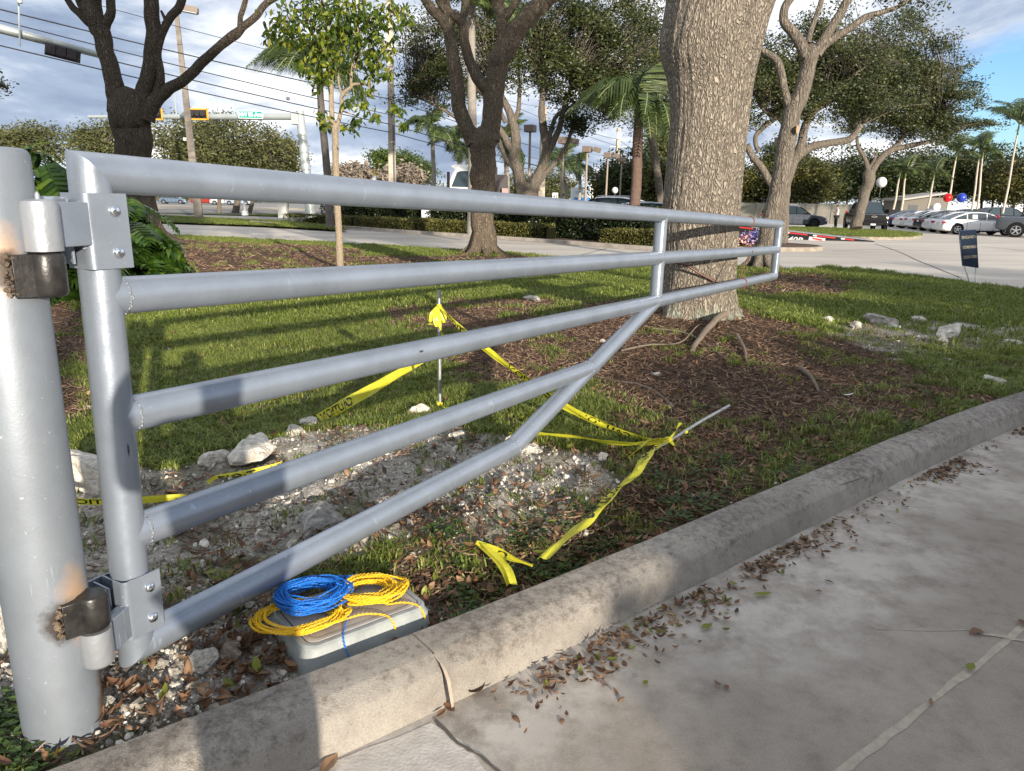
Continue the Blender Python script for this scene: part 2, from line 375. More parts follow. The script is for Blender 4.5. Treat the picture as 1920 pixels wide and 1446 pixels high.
# ================================================================== GROUND
KB_px = [(104, 1446), (380, 1340), (547, 1264), (781, 1178), (1000, 1100), (1200, 1009), (1370, 953), (1478, 901), (1643, 829), (1920, 733)]
KB = [G(u, v, .15).to_2d() for u, v in KB_px]
_x = np.array([p.x for p in KB]); _y = np.array([p.y for p in KB]); _c = np.polyfit(_x, _y, 3, w=[1, 2, 2, 2, 2, 2, 2, 2, 2, 1.5])
KB = [Vector((x, float(np.polyval(_c, x)))) for x in np.linspace(-1.15, 4.2, 12)]
KB = [KB[0] + (KB[0] - KB[1]).normalized() * 3.0, KB[0] + (KB[0] - KB[1]).normalized() * 1.0] + KB + [Vector((6.6, 7.6)), Vector((9.2, 9.6)), Vector((11.0, 11.4)), Vector((11.6, 13.2)), Vector((10.6, 14.0))]
def smooth2(P, it=2):
    P = [Vector(p) for p in P]
    for _ in range(it):
        P = [P[0]] + [P[i] * 0.5 + (P[i - 1] + P[i + 1]) * 0.25 for i in range(1, len(P) - 1)] + [P[-1]]
    return P
KB = smooth2([p.to_2d() for p in smooth_path([p.to_3d() for p in KB], 6)], 3)
def offset_path(P, d):
    out = []
    for i, p in enumerate(P):
        t = (P[min(i + 1, len(P) - 1)] - P[max(i - 1, 0)]).normalized(); out.append(p + Vector((t.y, -t.x)) * d)
    return out
ISL = [tuple(p) for p in offset_path(KB, 0.06)] + [(9.9, 15.4), (9.3, 18.4), (8.4, 19.9), (6.8, 18.6), (4.0, 19.6), (0.2, 21.9), (-3.1, 24.4), (-5.9, 25.9), (-9.0, 27.4), (-12.3, 28.6), (-24.0, 34.0), (-40.0, 40.0), (-40.0, -2.0)]
TREE = Vector((2.19, 9.05))
MULCH = [[G(u, v, .18).to_2d() for u, v in p] for p in (
    [(740, 572), (850, 552), (1000, 556), (1180, 562), (1300, 575), (1400, 588), (1560, 628), (1690, 690), (1660, 735), (1540, 770), (1380, 790), (1250, 765), (1130, 745), (1040, 705), (880, 700), (790, 655), (830, 615)],
    [(0, 480), (120, 470), (170, 520), (175, 600), (170, 700), (100, 760), (0, 800)],
    [(250, 432), (330, 440), (430, 448), (560, 470), (800, 476), (1010, 476), (1150, 492), (900, 505), (640, 520), (420, 512), (250, 520), (180, 500)],
    [(1390, 505), (1470, 500), (1560, 508), (1615, 525), (1560, 545), (1430, 555), (1380, 530)])]
MULCH.append([Vector((-9, 14)), Vector((-5.0, 12.5)), Vector((-4.3, 17)), Vector((-4.0, 21)), Vector((-6.5, 24.5)), Vector((-10, 24))])
SOIL = [G(u, v, .14).to_2d() for u, v in [(700, 1090), (860, 1020), (1000, 985), (1110, 880), (1230, 700), (1500, 680), (1700, 700), (1800, 740), (1640, 800), (1480, 880), (1300, 960), (1150, 1030), (960, 1110), (790, 1170)]]
GRAV = [[G(u, v, .12).to_2d() for u, v in p] for p in (
    [(-600, 900), (-200, 860), (40, 850), (160, 850), (260, 895), (380, 868), (560, 815), (660, 800), (840, 805), (960, 822), (1090, 850), (1130, 920), (1050, 985), (900, 1030), (700, 1060), (520, 1095), (640, 1120), (780, 1130), (800, 1180), (547, 1270), (380, 1330), (100, 1430), (-300, 1600), (-900, 1500)],
    [(1540, 615), (1680, 605), (1800, 606), (1990, 618), (1990, 652), (1800, 655), (1700, 672), (1600, 645)])]
def masks(x, y):
    x = np.asarray(x, float); y = np.asarray(y, float); r = np.hypot(x, y)
    n1 = fbm(x * 1.3 + 5, y * 1.3, 4, 3) - .5; n2 = fbm(x * 5, y * 5 + 3, 4, 9) - .5
    w = 0.35 + r * 0.02
    mul = np.zeros_like(x)
    for P in MULCH: mul = np.maximum(mul, 1 - sstep(-.15, .25, poly_sd(x, y, P) + n1 * w * 2.2 + n2 * .5))
    mul = np.maximum(mul, 0.85 * (1 - sstep(-.15, .3, poly_sd(x, y, SOIL) + n1 * .9 + n2 * .9)))
    gr = np.zeros_like(x)
    for j_, P in enumerate(GRAV): gr = np.maximum(gr, (1, .75)[j_] * (1 - sstep(-.08, .14, poly_sd(x, y, P) + n1 * .35 + n2 * (.35 + .5 * j_))))
    raw = gr; gr = gr * (1 - .5 * sstep(.50, .62, fbm(x * 1.9 + 7, y * 1.9 + 2, 3, 71)))
    mul = mul * (1 - raw) + (raw - gr) * .4
    return mul, gr, np.clip(1 - np.maximum(mul, 0) - raw, 0, 1)
KBt = [tuple(p) for p in KB]
def hgt(x, y):
    x = np.asarray(x, float); y = np.asarray(y, float)
    h = 0.115 + 0.05 * (fbm(x * .8, y * .8, 3, 5) - .5)
    h = h + 0.17 * np.exp(-((x - TREE.x) ** 2 + (y - TREE.y) ** 2) / (2 * 1.3 ** 2))
    h = h + 0.18 * np.exp(-((x + 7.5) ** 2 + (y - 21.5) ** 2) / (2 * 1.5 ** 2)) + 0.08 * np.exp(-((x + .9) ** 2 + (y - 21.1) ** 2) / (2 * 1.0 ** 2))
    gm = 1 - sstep(-.1, .3, poly_sd(x, y, GRAV[0]))
    h = h + gm * .05 * np.exp(-((x + .35) ** 2 + (y - 3.9) ** 2) / .9) + gm * (0.11 * (fbm(x * 3.2, y * 3.2, 4, 21) - .42))
    # hollow beside the kerb round the meter box and under the loose tape
    kd = line_d(x, y, KBt[10:60])
    al = sstep(-1.05, -.75, x) * (1 - sstep(.55, .95, x))
    h = h - al * 0.085 * (1 - sstep(.10, .55, kd))
    near = np.exp(-(kd / .12) ** 2) * (1 - al); h = h * (1 - near) + near * 0.118
    far = sstep(12, 17, y); h = h * (1 - far * .35)
    # the lawn runs down to the concrete at its far edge
    return h
def grid_polar(r0, r1, nr, a0, a1, na, keep=None, zf=None, attrs=None):
    rr = r0 * (r1 / r0) ** (np.arange(nr) / (nr - 1)); aa = np.linspace(R_(a0), R_(a1), na)
    RR, AA = np.meshgrid(rr, aa, indexing='ij'); X = (RR * np.sin(AA)).ravel(); Y = (RR * np.cos(AA)).ravel()
    i = np.arange(nr - 1)[:, None] * na + np.arange(na - 1)[None, :]
    F = np.stack([i, i + 1, i + na + 1, i + na], -1).reshape(-1, 4)
    if keep is not None:
        k = keep(X, Y); F = F[k[F].all(1)]
        used = np.unique(F); mp = np.full(len(X), -1); mp[used] = np.arange(len(used)); F = mp[F]; X, Y = X[used], Y[used]
    return X, Y, F

def groundmat():
    m = bpy.data.materials.new('earth_and_turf'); m.use_nodes = True; nt, N, L, b = nodes(m)
    b.inputs['Roughness'].default_value = 0.95; b.inputs['Specular IOR Level'].default_value = 0.15
    tc = N('ShaderNodeTexCoord'); V = tc.outputs['Object']
    def nz(s, d=6, r=.6):
        n = N('ShaderNodeTexNoise'); n.inputs['Scale'].default_value = s; n.inputs['Detail'].default_value = d; n.inputs['Roughness'].default_value = r; L(V, n.inputs['Vector']); return n.outputs['Fac']
    def rp(f, p):
        r = N('ShaderNodeValToRGB'); L(f, r.inputs[0]); e = r.color_ramp.elements; e[0].position, e[0].color = p[0][0], (*p[0][1], 1); e[1].position, e[1].color = p[-1][0], (*p[-1][1], 1)
        for q, c in p[1:-1]: k = e.new(q); k.color = (*c, 1)
        return r.outputs[0]
    def at_(n): a = N('ShaderNodeAttribute'); a.attribute_name = n; return a.outputs['Fac']
    def mix(f, a, c): x = N('ShaderNodeMixRGB'); L(f, x.inputs[0]); L(a, x.inputs[1]); L(c, x.inputs[2]); return x.outputs[0]
    grass = rp(nz(35), [(.3, (.05, .045, .02)), (.5, (.085, .105, .03)), (.7, (.16, .15, .06))])
    mulch = rp(nz(60, 8, .7), [(.3, (.030, .021, .015)), (.5, (.095, .060, .042)), (.62, (.18, .12, .08)), (.75, (.32, .24, .17))])
    grav = rp(nz(45, 8, .72), [(.3, (.17, .148, .12)), (.41, (.38, .34, .285)), (.52, (.55, .50, .43)), (.65, (.80, .76, .67))])
    c = mix(at_('mulch'), grass, mulch); c = mix(at_('gravel'), c, grav)
    L(c, b.inputs['Base Color'])
    bp = N('ShaderNodeBump'); bp.inputs['Strength'].default_value = 1; bp.inputs['Distance'].default_value = 0.03; L(nz(70, 8, .7), bp.inputs['Height']); L(bp.outputs[0], b.inputs['Normal'])
    return m
gm_ = groundmat()
def keep_isl(X, Y): return poly_sd(X, Y, ISL) < 0
X, Y, F = grid_polar(1.25, 45, 420, -62, 62, 520, keep_isl)
mu, gr, gs = masks(X, Y)
lawn = npmesh('lawn_ground', np.stack([X, Y, hgt(X, Y)], 1), F, gm_, {'mulch': mu, 'gravel': gr}, smooth=True); tag(lawn, kind='structure')
# coarse continuation of the same island behind and beside the camera's cone
mb = MB(); n = len(ISL); mb.add([(p[0], p[1], -0.004) for p in ISL], [tuple(range(n))]); o = mb.build('lawn_base', mat('turf_base', (.05, .07, .02), .95, var=.3)); tag(o, kind='structure')

# concrete of the road and lot
def concmat(name, base, white, dark, slab=True):
    m = bpy.data.materials.new(name); m.use_nodes = True; nt, N, L, b = nodes(m); b.inputs['Roughness'].default_value = 0.85; b.inputs['Specular IOR Level'].default_value = 0.3
    tc = N('ShaderNodeTexCoord'); V = tc.outputs['Object']
    def nz(s, d=6, r=.6, st=None):
        v = V
        if st: mp = N('ShaderNodeMapping'); mp.inputs['Scale'].default_value = st; L(V, mp.inputs[0]); v = mp.outputs[0]
        n = N('ShaderNodeTexNoise'); n.inputs['Scale'].default_value = s; n.inputs['Detail'].default_value = d; n.inputs['Roughness'].default_value = r; L(v, n.inputs['Vector']); return n.outputs['Fac']
    def rp(f, p):
        r = N('ShaderNodeValToRGB'); L(f, r.inputs[0]); e = r.color_ramp.elements; e[0].position, e[0].color = p[0][0], (*p[0][1], 1); e[1].position, e[1].color = p[-1][0], (*p[-1][1], 1)
        for q, c in p[1:-1]: k = e.new(q); k.color = (*c, 1)
        return r.outputs[0]
    def mx(op, f, a, c):
        x = N('ShaderNodeMixRGB'); x.blend_type = op
        if isinstance(f, float): x.inputs[0].default_value = f
        else: L(f, x.inputs[0])
        L(a, x.inputs[1])
        if isinstance(c, tuple): x.inputs[2].default_value = (*c, 1)
        else: L(c, x.inputs[2])
        return x.outputs[0]
    big = rp(nz(1.1, 5, .55), [(.32, tuple((a_ + b_) / 2 for a_, b_ in zip(dark, base))), (.55, base), (.74, tuple(c * 1.12 for c in base))])
    fine = rp(nz(160, 6, .75), [(.3, (.62, .62, .62)), (.5, (1, 1, 1)), (.75, (1.25, 1.25, 1.22))])
    med = rp(nz(9, 8, .7), [(.32, (.78, .76, .76)), (.5, (1, 1, 1)), (.70, (1.12, 1.12, 1.10))])
    c = mx('MULTIPLY', 1.0, big, med); c = mx('MULTIPLY', .8, c, fine)
    at = N('ShaderNodeAttribute'); at.attribute_name = 'lime'
    ml = N('ShaderNodeMath'); ml.operation = 'MULTIPLY'; L(at.outputs['Fac'], ml.inputs[0]); L(rp(nz(4, 7, .7), [(.38, (0, 0, 0)), (.58, (1, 1, 1))]), ml.inputs[1])
    c = mx('MIX', ml.outputs[0], c, white)
    L(c, b.inputs['Base Color'])
    bp = N('ShaderNodeBump'); bp.inputs['Strength'].default_value = .5; bp.inputs['Distance'].default_value = 0.004; L(nz(220, 5, .7), bp.inputs['Height']); L(bp.outputs[0], b.inputs['Normal'])
    return m
road_m = concmat('worn_concrete', (.295, .255, .212), (.54, .49, .43), (.195, .164, .134))
KF = offset_path(KB, 0.27)
X, Y, F = grid_polar(0.9, 14, 200, -60, 80, 260, lambda X, Y: (poly_sd(X, Y, ISL) > -0.05) & (Y < 13.5))
kd = line_d(X, Y, [tuple(p) for p in KF]); lime = np.clip(1 - sstep(.1, .95, kd + (fbm(X * 2, Y * 2, 4, 8) - .5) * .9), 0, 1) * .85 + .18 * sstep(.52, .66, fbm(X * .9 + 4, Y * .9, 4, 33))
road = npmesh('road', np.stack([X, Y, np.zeros_like(X)], 1), F, road_m, {'lime': np.clip(lime, 0, 1)}); tag(road, kind='structure')
def sheet(name, poly, z, m):
    b = MB(); b.add([(p[0], p[1], z) for p in poly], [tuple(range(len(poly)))]); return tag(b.build(name, m), kind='structure')
lot_m = mat('lot_concrete', (.60, .54, .46), .9, col2=(.46, .41, .35), vscale=.35, bump=.2, bscale=90, detail=9, stretch=(.35, 1.6, 1))
far_m = mat('far_turf', (.09, .12, .035), .95, col2=(.06, .085, .02), vscale=.2)
sheet('ground', [(-900, -300), (900, -300), (900, 1500), (-900, 1500)], -0.03, far_m)
sheet('parking_lot', [(-60, -20), (70, -20), (90, 62), (70, 88), (30, 88), (16, 60), (5.4, 31.4), (4.8, 27), (.75, 31.2), (-5, 36), (-13, 42.3), (-25, 53), (-60, 66)], -0.008, lot_m)
asph = mat('street_surface', (.30, .285, .26), .9, col2=(.23, .22, .205), vscale=.25, detail=8)
sheet('street', [(-130, 52), (-60, 62), (-27, 58), (-15, 51), (-12, 62), (-10, 80), (30, 120), (60, 260), (-60, 260), (-200, 150)], -0.012, asph)
walk_m = mat('sidewalk_sand', (.55, .45, .33), .95, col2=(.48, .38, .27), vscale=.3)
sheet('sidewalk', [(-120, 92), (-42, 86), (-26, 92), (-20, 112), (-80, 118), (-160, 118)], -0.004, walk_m)
sheet('verge', [(-60, 47.5), (-25, 44), (-13.5, 39.8), (-8, 35.8), (-9, 39), (-14, 46), (-26, 54), (-60, 62)], 0.10, far_m)
sheet('median_strip', [(-34, 65), (-20, 61.5), (-13.5, 60.5), (-12, 64.5), (-24, 67)], 0.06, far_m)

def kerbmat():
    m = concmat('kerb_concrete', (.42, .38, .33), (.5, .46, .42), (.25, .22, .185)); nt, N, L, b = nodes(m); src = b.inputs['Base Color'].links[0].from_socket
    tc = N('ShaderNodeTexCoord'); n = N('ShaderNodeTexNoise'); n.inputs['Scale'].default_value = 26; n.inputs['Detail'].default_value = 9; n.inputs['Roughness'].default_value = .78; L(tc.outputs['Object'], n.inputs['Vector'])
    n2 = N('ShaderNodeTexNoise'); n2.inputs['Scale'].default_value = 1.7; n2.inputs['Detail'].default_value = 5; L(tc.outputs['Object'], n2.inputs['Vector'])
    sx = N('ShaderNodeSeparateXYZ'); L(tc.outputs['Object'], sx.inputs[0])
    a = N('ShaderNodeMath'); a.operation = 'MULTIPLY_ADD'; L(sx.outputs[2], a.inputs[0]); a.inputs[1].default_value = 1.1; L(n.outputs['Fac'], a.inputs[2])
    c = N('ShaderNodeMath'); c.operation = 'MULTIPLY_ADD'; L(n2.outputs['Fac'], c.inputs[0]); c.inputs[1].default_value = .42; L(a.outputs[0], c.inputs[2])
    r = N('ShaderNodeValToRGB'); L(c.outputs[0], r.inputs[0]); r.color_ramp.elements[0].position = .80; r.color_ramp.elements[1].position = 1.0; r.color_ramp.elements[1].color = (.42, .40, .39, 1); r.color_ramp.elements[0].color = (1, 1, 1, 1)
    x = N('ShaderNodeMixRGB'); x.blend_type = 'MULTIPLY'; x.inputs[0].default_value = 1; L(src, x.inputs[1]); L(r.outputs[0], x.inputs[2]); L(x.outputs[0], b.inputs['Base Color'])
    for q in nt.nodes:
        if q.type == 'BUMP': q.inputs['Strength'].default_value = 1; q.inputs['Distance'].default_value = .008
    return m
# the kerb, laid in lengths with open joints
kerb_m = kerbmat()
def kerb_run(name, path, prof, lens, gap, mats, zfun=None):
    root = thing(name, None, None, (path[0].x, path[0].y, 0)); root['kind'] = 'structure'
    cum = [0.0]
    for i in range(1, len(path)): cum.append(cum[-1] + (path[i] - path[i - 1]).length)
    def at_s(s):
        s = max(0, min(cum[-1], s)); i = 0
        while i < len(cum) - 2 and cum[i + 1] < s: i += 1
        t = (s - cum[i]) / max(1e-9, cum[i + 1] - cum[i]); p = path[i].lerp(path[i + 1], t)
        a = path[max(i - 1, 0)]; b2 = path[min(i + 2, len(path) - 1)]; tt = (b2 - a).normalized(); return p, Vector((tt.y, -tt.x))
    for s0, s1 in zip(lens[:-1], lens[1:]):
        if s1 <= s0 + .02: continue
        k = max(2, int((s1 - s0) / .06) + 1) if s1 - s0 < 4 else max(2, int((s1 - s0) / .4)); rings = []
        for i in range(k):
            s = s0 + gap / 2 + (s1 - s0 - gap) * i / (k - 1); p, nn = at_s(s)
            wob = 0.004 * (vnoise(s * 3, 1.7, 5) - .5)
            rings.append([(p.x + nn.x * (d + wob), p.y + nn.y * (d + wob), z + 0.004 * (float(vnoise(s * 2.1 + d, 9.3, 2)) - .5) * (z > .02)) for d, z in prof])
        mb = MB(); mb.loft(rings); mb.build('kerb_length', mats, root, smooth=22)
    return root, at_s, cum[-1]
prof = [(0, -.2), (0, .135), (.003, .146), (.010, .151), (.03, .1525), (.08, .1525), (.142, .151), (.150, .148), (.195, .118), (.202, .111), (.206, .104), (.216, .060), (.232, .010), (.238, -.2)]
cumk = 0; kl = []
def s_near(pt):
    best = (1e9, 0); c = 0
    for i in range(len(KB) - 1):
        seg = KB[i + 1] - KB[i]; t = max(0, min(1, (Vector(pt) - KB[i]).dot(seg) / seg.length_squared)); d = (KB[i] + seg * t - Vector(pt)).length
        if d < best[0]: best = (d, c + seg.length * t)
        c += seg.length
    return best[1], c
sJ1, tot = s_near(G(785, 1200, .15).to_2d()); sJ2, _ = s_near(G(1660, 825, .15).to_2d())
kerb, kat, ktot = kerb_run('kerb', KB, prof, [0, sJ1 - 1.5, sJ1, sJ2, sJ2 + 3.05, sJ2 + 6.1, tot], .006, kerb_m)
# mortar that fills the first joint
mb = MB(); p, nn = kat(sJ1); tt = Vector((-nn.y, nn.x))
rings = []
for d, z in [(.15, .146), (.19, .135), (.215, .120), (.236, .097), (.249, .055), (.262, .008)]:
    w = .004 + .002 * math.sin(d * 60); c = Vector((p.x + nn.x * d, p.y + nn.y * d, z + .003)); rings.append([c - tt.to_3d() * w, c + tt.to_3d() * w + Vector((nn.x, nn.y, 0)) * .001])
mb.loft(rings, caps=False, wrap=False); mb.build('joint_mortar', mat('mortar', (.36, .29, .22), .9, var=.1, vscale=40), kerb)
# apron of white cement left of the joint and the sealed slab joints of the road
def ragged(P, amp, step, seed):
    out = []
    for i in range(len(P)):
        a, b = P[i], P[(i + 1) % len(P)]; k = max(1, int((b - a).length / step))
        for j in range(k):
            q = a.lerp(b, j / k); out.append(q + Vector(((float(vnoise(q.x * 9 + seed, q.y * 9, 4)) - .5) * amp, (float(vnoise(q.x * 9, q.y * 9 + seed, 6)) - .5) * amp)))
    return out
ap = [G(*q).to_2d() for q in [(560, 1456), (700, 1398), (812, 1352), (870, 1395), (930, 1470), (1010, 1600), (300, 1900), (200, 1700)]]
b = MB(); R2 = ragged(ap, .02, .03, 3); b.add([(q.x, q.y, .0015) for q in R2], [tuple(range(len(R2)))])
tag(b.build('cement_patch', mat('white_cement', (.56, .51, .45), .9, col2=(.44, .40, .35), vscale=14, bump=.25, bscale=90)), kind='structure')
def strip(name, px, w, m, z=.0015, amp=.012):
    P = smooth_path([G(u, v) for u, v in px], 4); b = MB(); rings = []
    for i, p in enumerate(P):
        t = (P[min(i + 1, len(P) - 1)] - P[max(i - 1, 0)]).normalized(); s = Vector((t.y, -t.x, 0)); k1, k2 = rnd.uniform(-amp, amp), rnd.uniform(-amp, amp)
        rings.append([(p.x + s.x * (-w / 2 + k1), p.y + s.y * (-w / 2 + k1), z), (p.x + s.x * (w / 2 + k2), p.y + s.y * (w / 2 + k2), z)])
    b.loft(rings, caps=False, wrap=False); return tag(b.build(name, m), kind='structure')
jm = mat('joint_sealant', (.42, .36, .285), .95, col2=(.34, .29, .23), vscale=30, bump=.5, bscale=80)
strip('joint_seal', [(1440, 1560), (1590, 1440), (1690, 1360), (1790, 1280), (1850, 1235), (1930, 1165), (2050, 1070)], .026, jm, amp=.005)
strip('joint_seal', [(1820, 1180), (1845, 1190), (1870, 1192), (1905, 1200), (1960, 1206)], .020, jm, z=.003, amp=.006)
ck = mat('crack', (.10, .085, .07), .95)
strip('pavement_crack', [(815, 1352), (860, 1395), (900, 1420), (945, 1460)], .010, ck, z=.0045, amp=.004)
strip('pavement_crack', [(1640, 1180), (1740, 1183), (1825, 1182)], .004, jm, z=.002, amp=.002)
crk = mat('lot_crack', (.16, .14, .12), .95)
for px in ([(1640, 457), (1680, 470), (1730, 492), (1800, 520)], [(1560, 470), (1640, 468), (1770, 470)], [(1840, 462), (1900, 468), (1960, 476)], [(1090, 478), (1120, 470), (1150, 462)]):
    strip('pavement_crack', px, .05, crk, z=-.002, amp=.015)
# driveway kerb along the far side, with hedges behind it
FK = [Vector((-60, 64.2)), Vector((-27, 55.0)), Vector((-16.5, 46.3)), Vector((-9.0, 40.0)), Vector((-5.0, 36.0)), Vector((.75, 30.6)), Vector((4.9, 26.2)), Vector((6.4, 25.6)), Vector((7.4, 26.5))]
FK = [p.to_2d() for p in smooth_path([p.to_3d() for p in FK], 8)]
prof2 = [(-.16, -.2), (-.16, .13), (-.02, .15), (.02, .13), (.04, 0.02), (.35, 0.006), (.36, -.1)]
kerb_run('driveway_kerb', FK, prof2, [i * 3.05 for i in range(0, 32)] + [96], .03, mat('old_kerb', (.42, .37, .31), .9, col2=(.30, .26, .22), vscale=3))
sheet('hedge_bed', [(-9.5, 40.4), (-5.2, 36.3), (.6, 31), (4.8, 26.6), (6.4, 26), (8.2, 28), (9, 40), (-2, 52), (-12, 50)], 0.115, mat('bed_mulch', (.10, .055, .035), .95, var=.5, vscale=9))
# right-hand islands
def island(name, P, z, m, km=None):
    b = MB(); b.add([(p[0], p[1], z) for p in P], [tuple(range(len(P)))]); tag(b.build(name, m), kind='structure')
    if km:
        b = MB(); Q = [Vector(p) for p in P]; c = sum(Q, Vector((0, 0))) / len(Q); rings = []
        for q in Q:
            o = (q - c).normalized(); rings.append([(q.x - o.x * .02, q.y - o.y * .02, z + .02), (q.x + o.x * .12, q.y + o.y * .12, z + .015), (q.x + o.x * .17, q.y + o.y * .17, -.05)])
        rings.append(rings[0]); b.loft(rings, caps=False, wrap=False); tag(b.build(name + '_kerb', km), kind='structure')
def rounded(P, k=6):
    P = [Vector((*p, 0)) for p in P]; n = len(P); out = []
    for i in range(n):
        a, b, c, d = P[i - 1], P[i], P[(i + 1) % n], P[(i + 2) % n]
        for j in range(k):
            t = j / k; q = 0.5 * ((2 * b) + (c - a) * t + (2 * a - 5 * b + 4 * c - d) * t * t + (3 * b - a - 3 * c + d) * t ** 3); out.append((q.x, q.y))
    return out
pk = mat('pale_kerb', (.33, .28, .22), .9, col2=(.22, .19, .15), vscale=4)
isl_far = rounded([tuple(G(u, v, .1)[:2]) for u, v in [(1440, 428), (1520, 428), (1600, 431), (1680, 435), (1722, 440), (1706, 445), (1640, 446), (1560, 443), (1470, 440)]])
island('grass_island', isl_far, .13, far_m, pk)
island('flower_island', rounded([(7.0, 27.5), (10.2, 27.6), (11.6, 28.6), (11.8, 30), (10.5, 32), (7.5, 36), (5.8, 36), (5.6, 30)]), .12, mat('bed_mulch', (.10, .055, .035)), pk)
b = MB(); P3 = smooth_path([D(1681, 446, 43.6), D(1700, 446.5, 43.6), D(1714, 445, 44.2), D(1723, 441, 45.5)], 4)
for p in P3: p.z = .09
b.tube(P3, .10, 8); o = b.build('painted_kerb_end', mat('road_paint_white', (.75, .73, .66), .8, var=.08), smooth=60); tag(o, kind='structure')

# ================================================================== GATE
def galv(name, base, stain=None):
    m = bpy.data.materials.new(name); m.use_nodes = True; nt, N, L, b = nodes(m)
    b.inputs['Metallic'].default_value = 0.30 if stain and len(stain) > 3 else 0.5; b.inputs['Roughness'].default_value = 0.34; b.inputs['Specular IOR Level'].default_value = 0.5
    tc = N('ShaderNodeTexCoord'); V = tc.outputs['Object']
    def nz(s, d=6, st=None):
        v = V
        if st: mp = N('ShaderNodeMapping'); mp.inputs['Scale'].default_value = st; L(V, mp.inputs[0]); v = mp.outputs[0]
        n = N('ShaderNodeTexNoise'); n.inputs['Scale'].default_value = s; n.inputs['Detail'].default_value = d; n.inputs['Roughness'].default_value = .65; L(v, n.inputs['Vector']); return n.outputs['Fac']
    def rp(f, p):
        r = N('ShaderNodeValToRGB'); L(f, r.inputs[0]); e = r.color_ramp.elements; e[0].position, e[0].color = p[0][0], (*p[0][1], 1); e[1].position, e[1].color = p[-1][0], (*p[-1][1], 1)
        for q, c in p[1:-1]: k = e.new(q); k.color = (*c, 1)
        return r.outputs[0]
    def mix(f, a, c):
        x = N('ShaderNodeMixRGB'); L(f, x.inputs[0]); L(a, x.inputs[1])
        if isinstance(c, tuple): x.inputs[2].default_value = (*c, 1)
        else: L(c, x.inputs[2])
        return x.outputs[0]
    col = rp(nz(5), [(.35, tuple(c * .84 for c in base)), (.65, base)])
    rr = rp(nz(18), [(.35, (.28,) * 3), (.7, (.42,) * 3)])
    if stain:
        # pale scratches and drips
        sc = rp(nz(26, 8, (1, 1, .12)), [(.645, (0, 0, 0)), (.68, (1, 1, 1))]); col = mix(sc, col, tuple(min(1, c * 1.25) for c in base))
        spk = rp(nz(70, 3), [(.69, (0, 0, 0)), (.73, (1, 1, 1))]); col = mix(spk, col, (.48, .50, .52))
        n1 = nz(11, 8)
        for (p, r, rz, kind) in stain:
            mp = N('ShaderNodeMapping'); mp.inputs['Location'].default_value = (-p[0] / r, -p[1] / r, -p[2] / rz); mp.inputs['Scale'].default_value = (1 / r, 1 / r, 1 / rz); L(V, mp.inputs[0])
            ln = N('ShaderNodeVectorMath'); ln.operation = 'LENGTH'; L(mp.outputs[0], ln.inputs[0])
            a = N('ShaderNodeMath'); a.operation = 'MULTIPLY_ADD'; L(n1, a.inputs[0]); a.inputs[1].default_value = 1.1; L(ln.outputs['Value'], a.inputs[2])
            if kind == 'rust': f = rp(a.outputs[0], [(.75, (1, 1, 1)), (1.0, (.75, .75, .75)) if False else (.95, (.5, .5, .5)), (1.0, (0, 0, 0))])
            if kind == 'rust':
                s2 = N('ShaderNodeMath'); s2.operation = 'MULTIPLY'; L(a.outputs[0], s2.inputs[0]); s2.inputs[1].default_value = .6
                col = mix(rp(s2.outputs[0], [(.55, (.85, .85, .85)), (.92, (0, 0, 0))]), col, (.50, .33, .20))
            else:
                s2 = N('ShaderNodeMath'); s2.operation = 'MULTIPLY'; L(a.outputs[0], s2.inputs[0]); s2.inputs[1].default_value = .6
                col = mix(rp(s2.outputs[0], [(.62, (.95, .95, .95)), (.80, (0, 0, 0))]), col, (.045, .035, .03) if kind == 'burn' else (.16, .10, .05))
    L(col, b.inputs['Base Color']); L(rr, b.inputs['Roughness']) if not (stain and len(stain) > 3) else b.inputs['Roughness'].__setattr__('default_value', .5)
    bp = N('ShaderNodeBump'); bp.inputs['Strength'].default_value = .12; bp.inputs['Distance'].default_value = .004; L(nz(120, 4), bp.inputs['Height']); L(bp.outputs[0], b.inputs['Normal'])
    return m
silver = galv('galvanised_paint', (.31, .352, .415), [((-.0 + GN_.x * .052 - .004, .0 + GN_.y * .052, .70), .006, .03, 'burn'), ((.0 + GD.x * 1.35 + GN_.x * .05, GD.y * 1.35 + GN_.y * .05, .76), .02, .006, 'burn')])
POSTR = 0.101
PC = Vector((-1.252, 1.79, 0)); PCg = Vector((PC.x, PC.y, 0.0))
weldT = PC + GN_ * POSTR * .95 + GD * .035; weldB = PC + GN_ * POSTR * .8 + GD * .06
def rel(p, z): return (p.x - PC.x, p.y - PC.y, z)
post_m = galv('post_paint', (.235, .262, .295), [
    (rel(PC + GN_ * .098 - GD * .04, 1.45), .070, .11, 'rust'), (rel(PC + GN_ * .098 - GD * .03, 1.42), .075, .08, 'burn'),
    (rel(PC + GN_ * .085 + GD * .03, .53), .062, .13, 'rust'), (rel(PC + GN_ * .095 - GD * .01, .50), .080, .09, 'burn'),
    (rel(PC + GN_ * .04 + GD * .10, .20), .10, .17, 'brown')])
gp = thing('gate_post', 'thick silver painted steel post with burnt rusty welds beside the kerb', 'post', PC)
b = MB(); b.lathe([(POSTR, -.25), (POSTR, .3), (POSTR, .9), (POSTR, 1.685), (POSTR - .006, 1.695), (POSTR - .014, 1.699), (.0001, 1.700)], PC, 64); b.build('post_tube', post_m, gp, smooth=40)
blk = mat('black_bushing', (.020, .018, .017), .36, var=.4, vscale=30, bump=.12, bscale=90)
HG = PC + GD * .060 + GN_ * .108        # hinge line
cream = mat('bead_weld', (.36, .38, .41), .35, metal=.6, bump=1.5, bscale=130)
slag = mat('burnt_weld', (.10, .075, .055), .5, metal=.3, col2=(.38, .28, .19), vscale=60, bump=3, bscale=120)
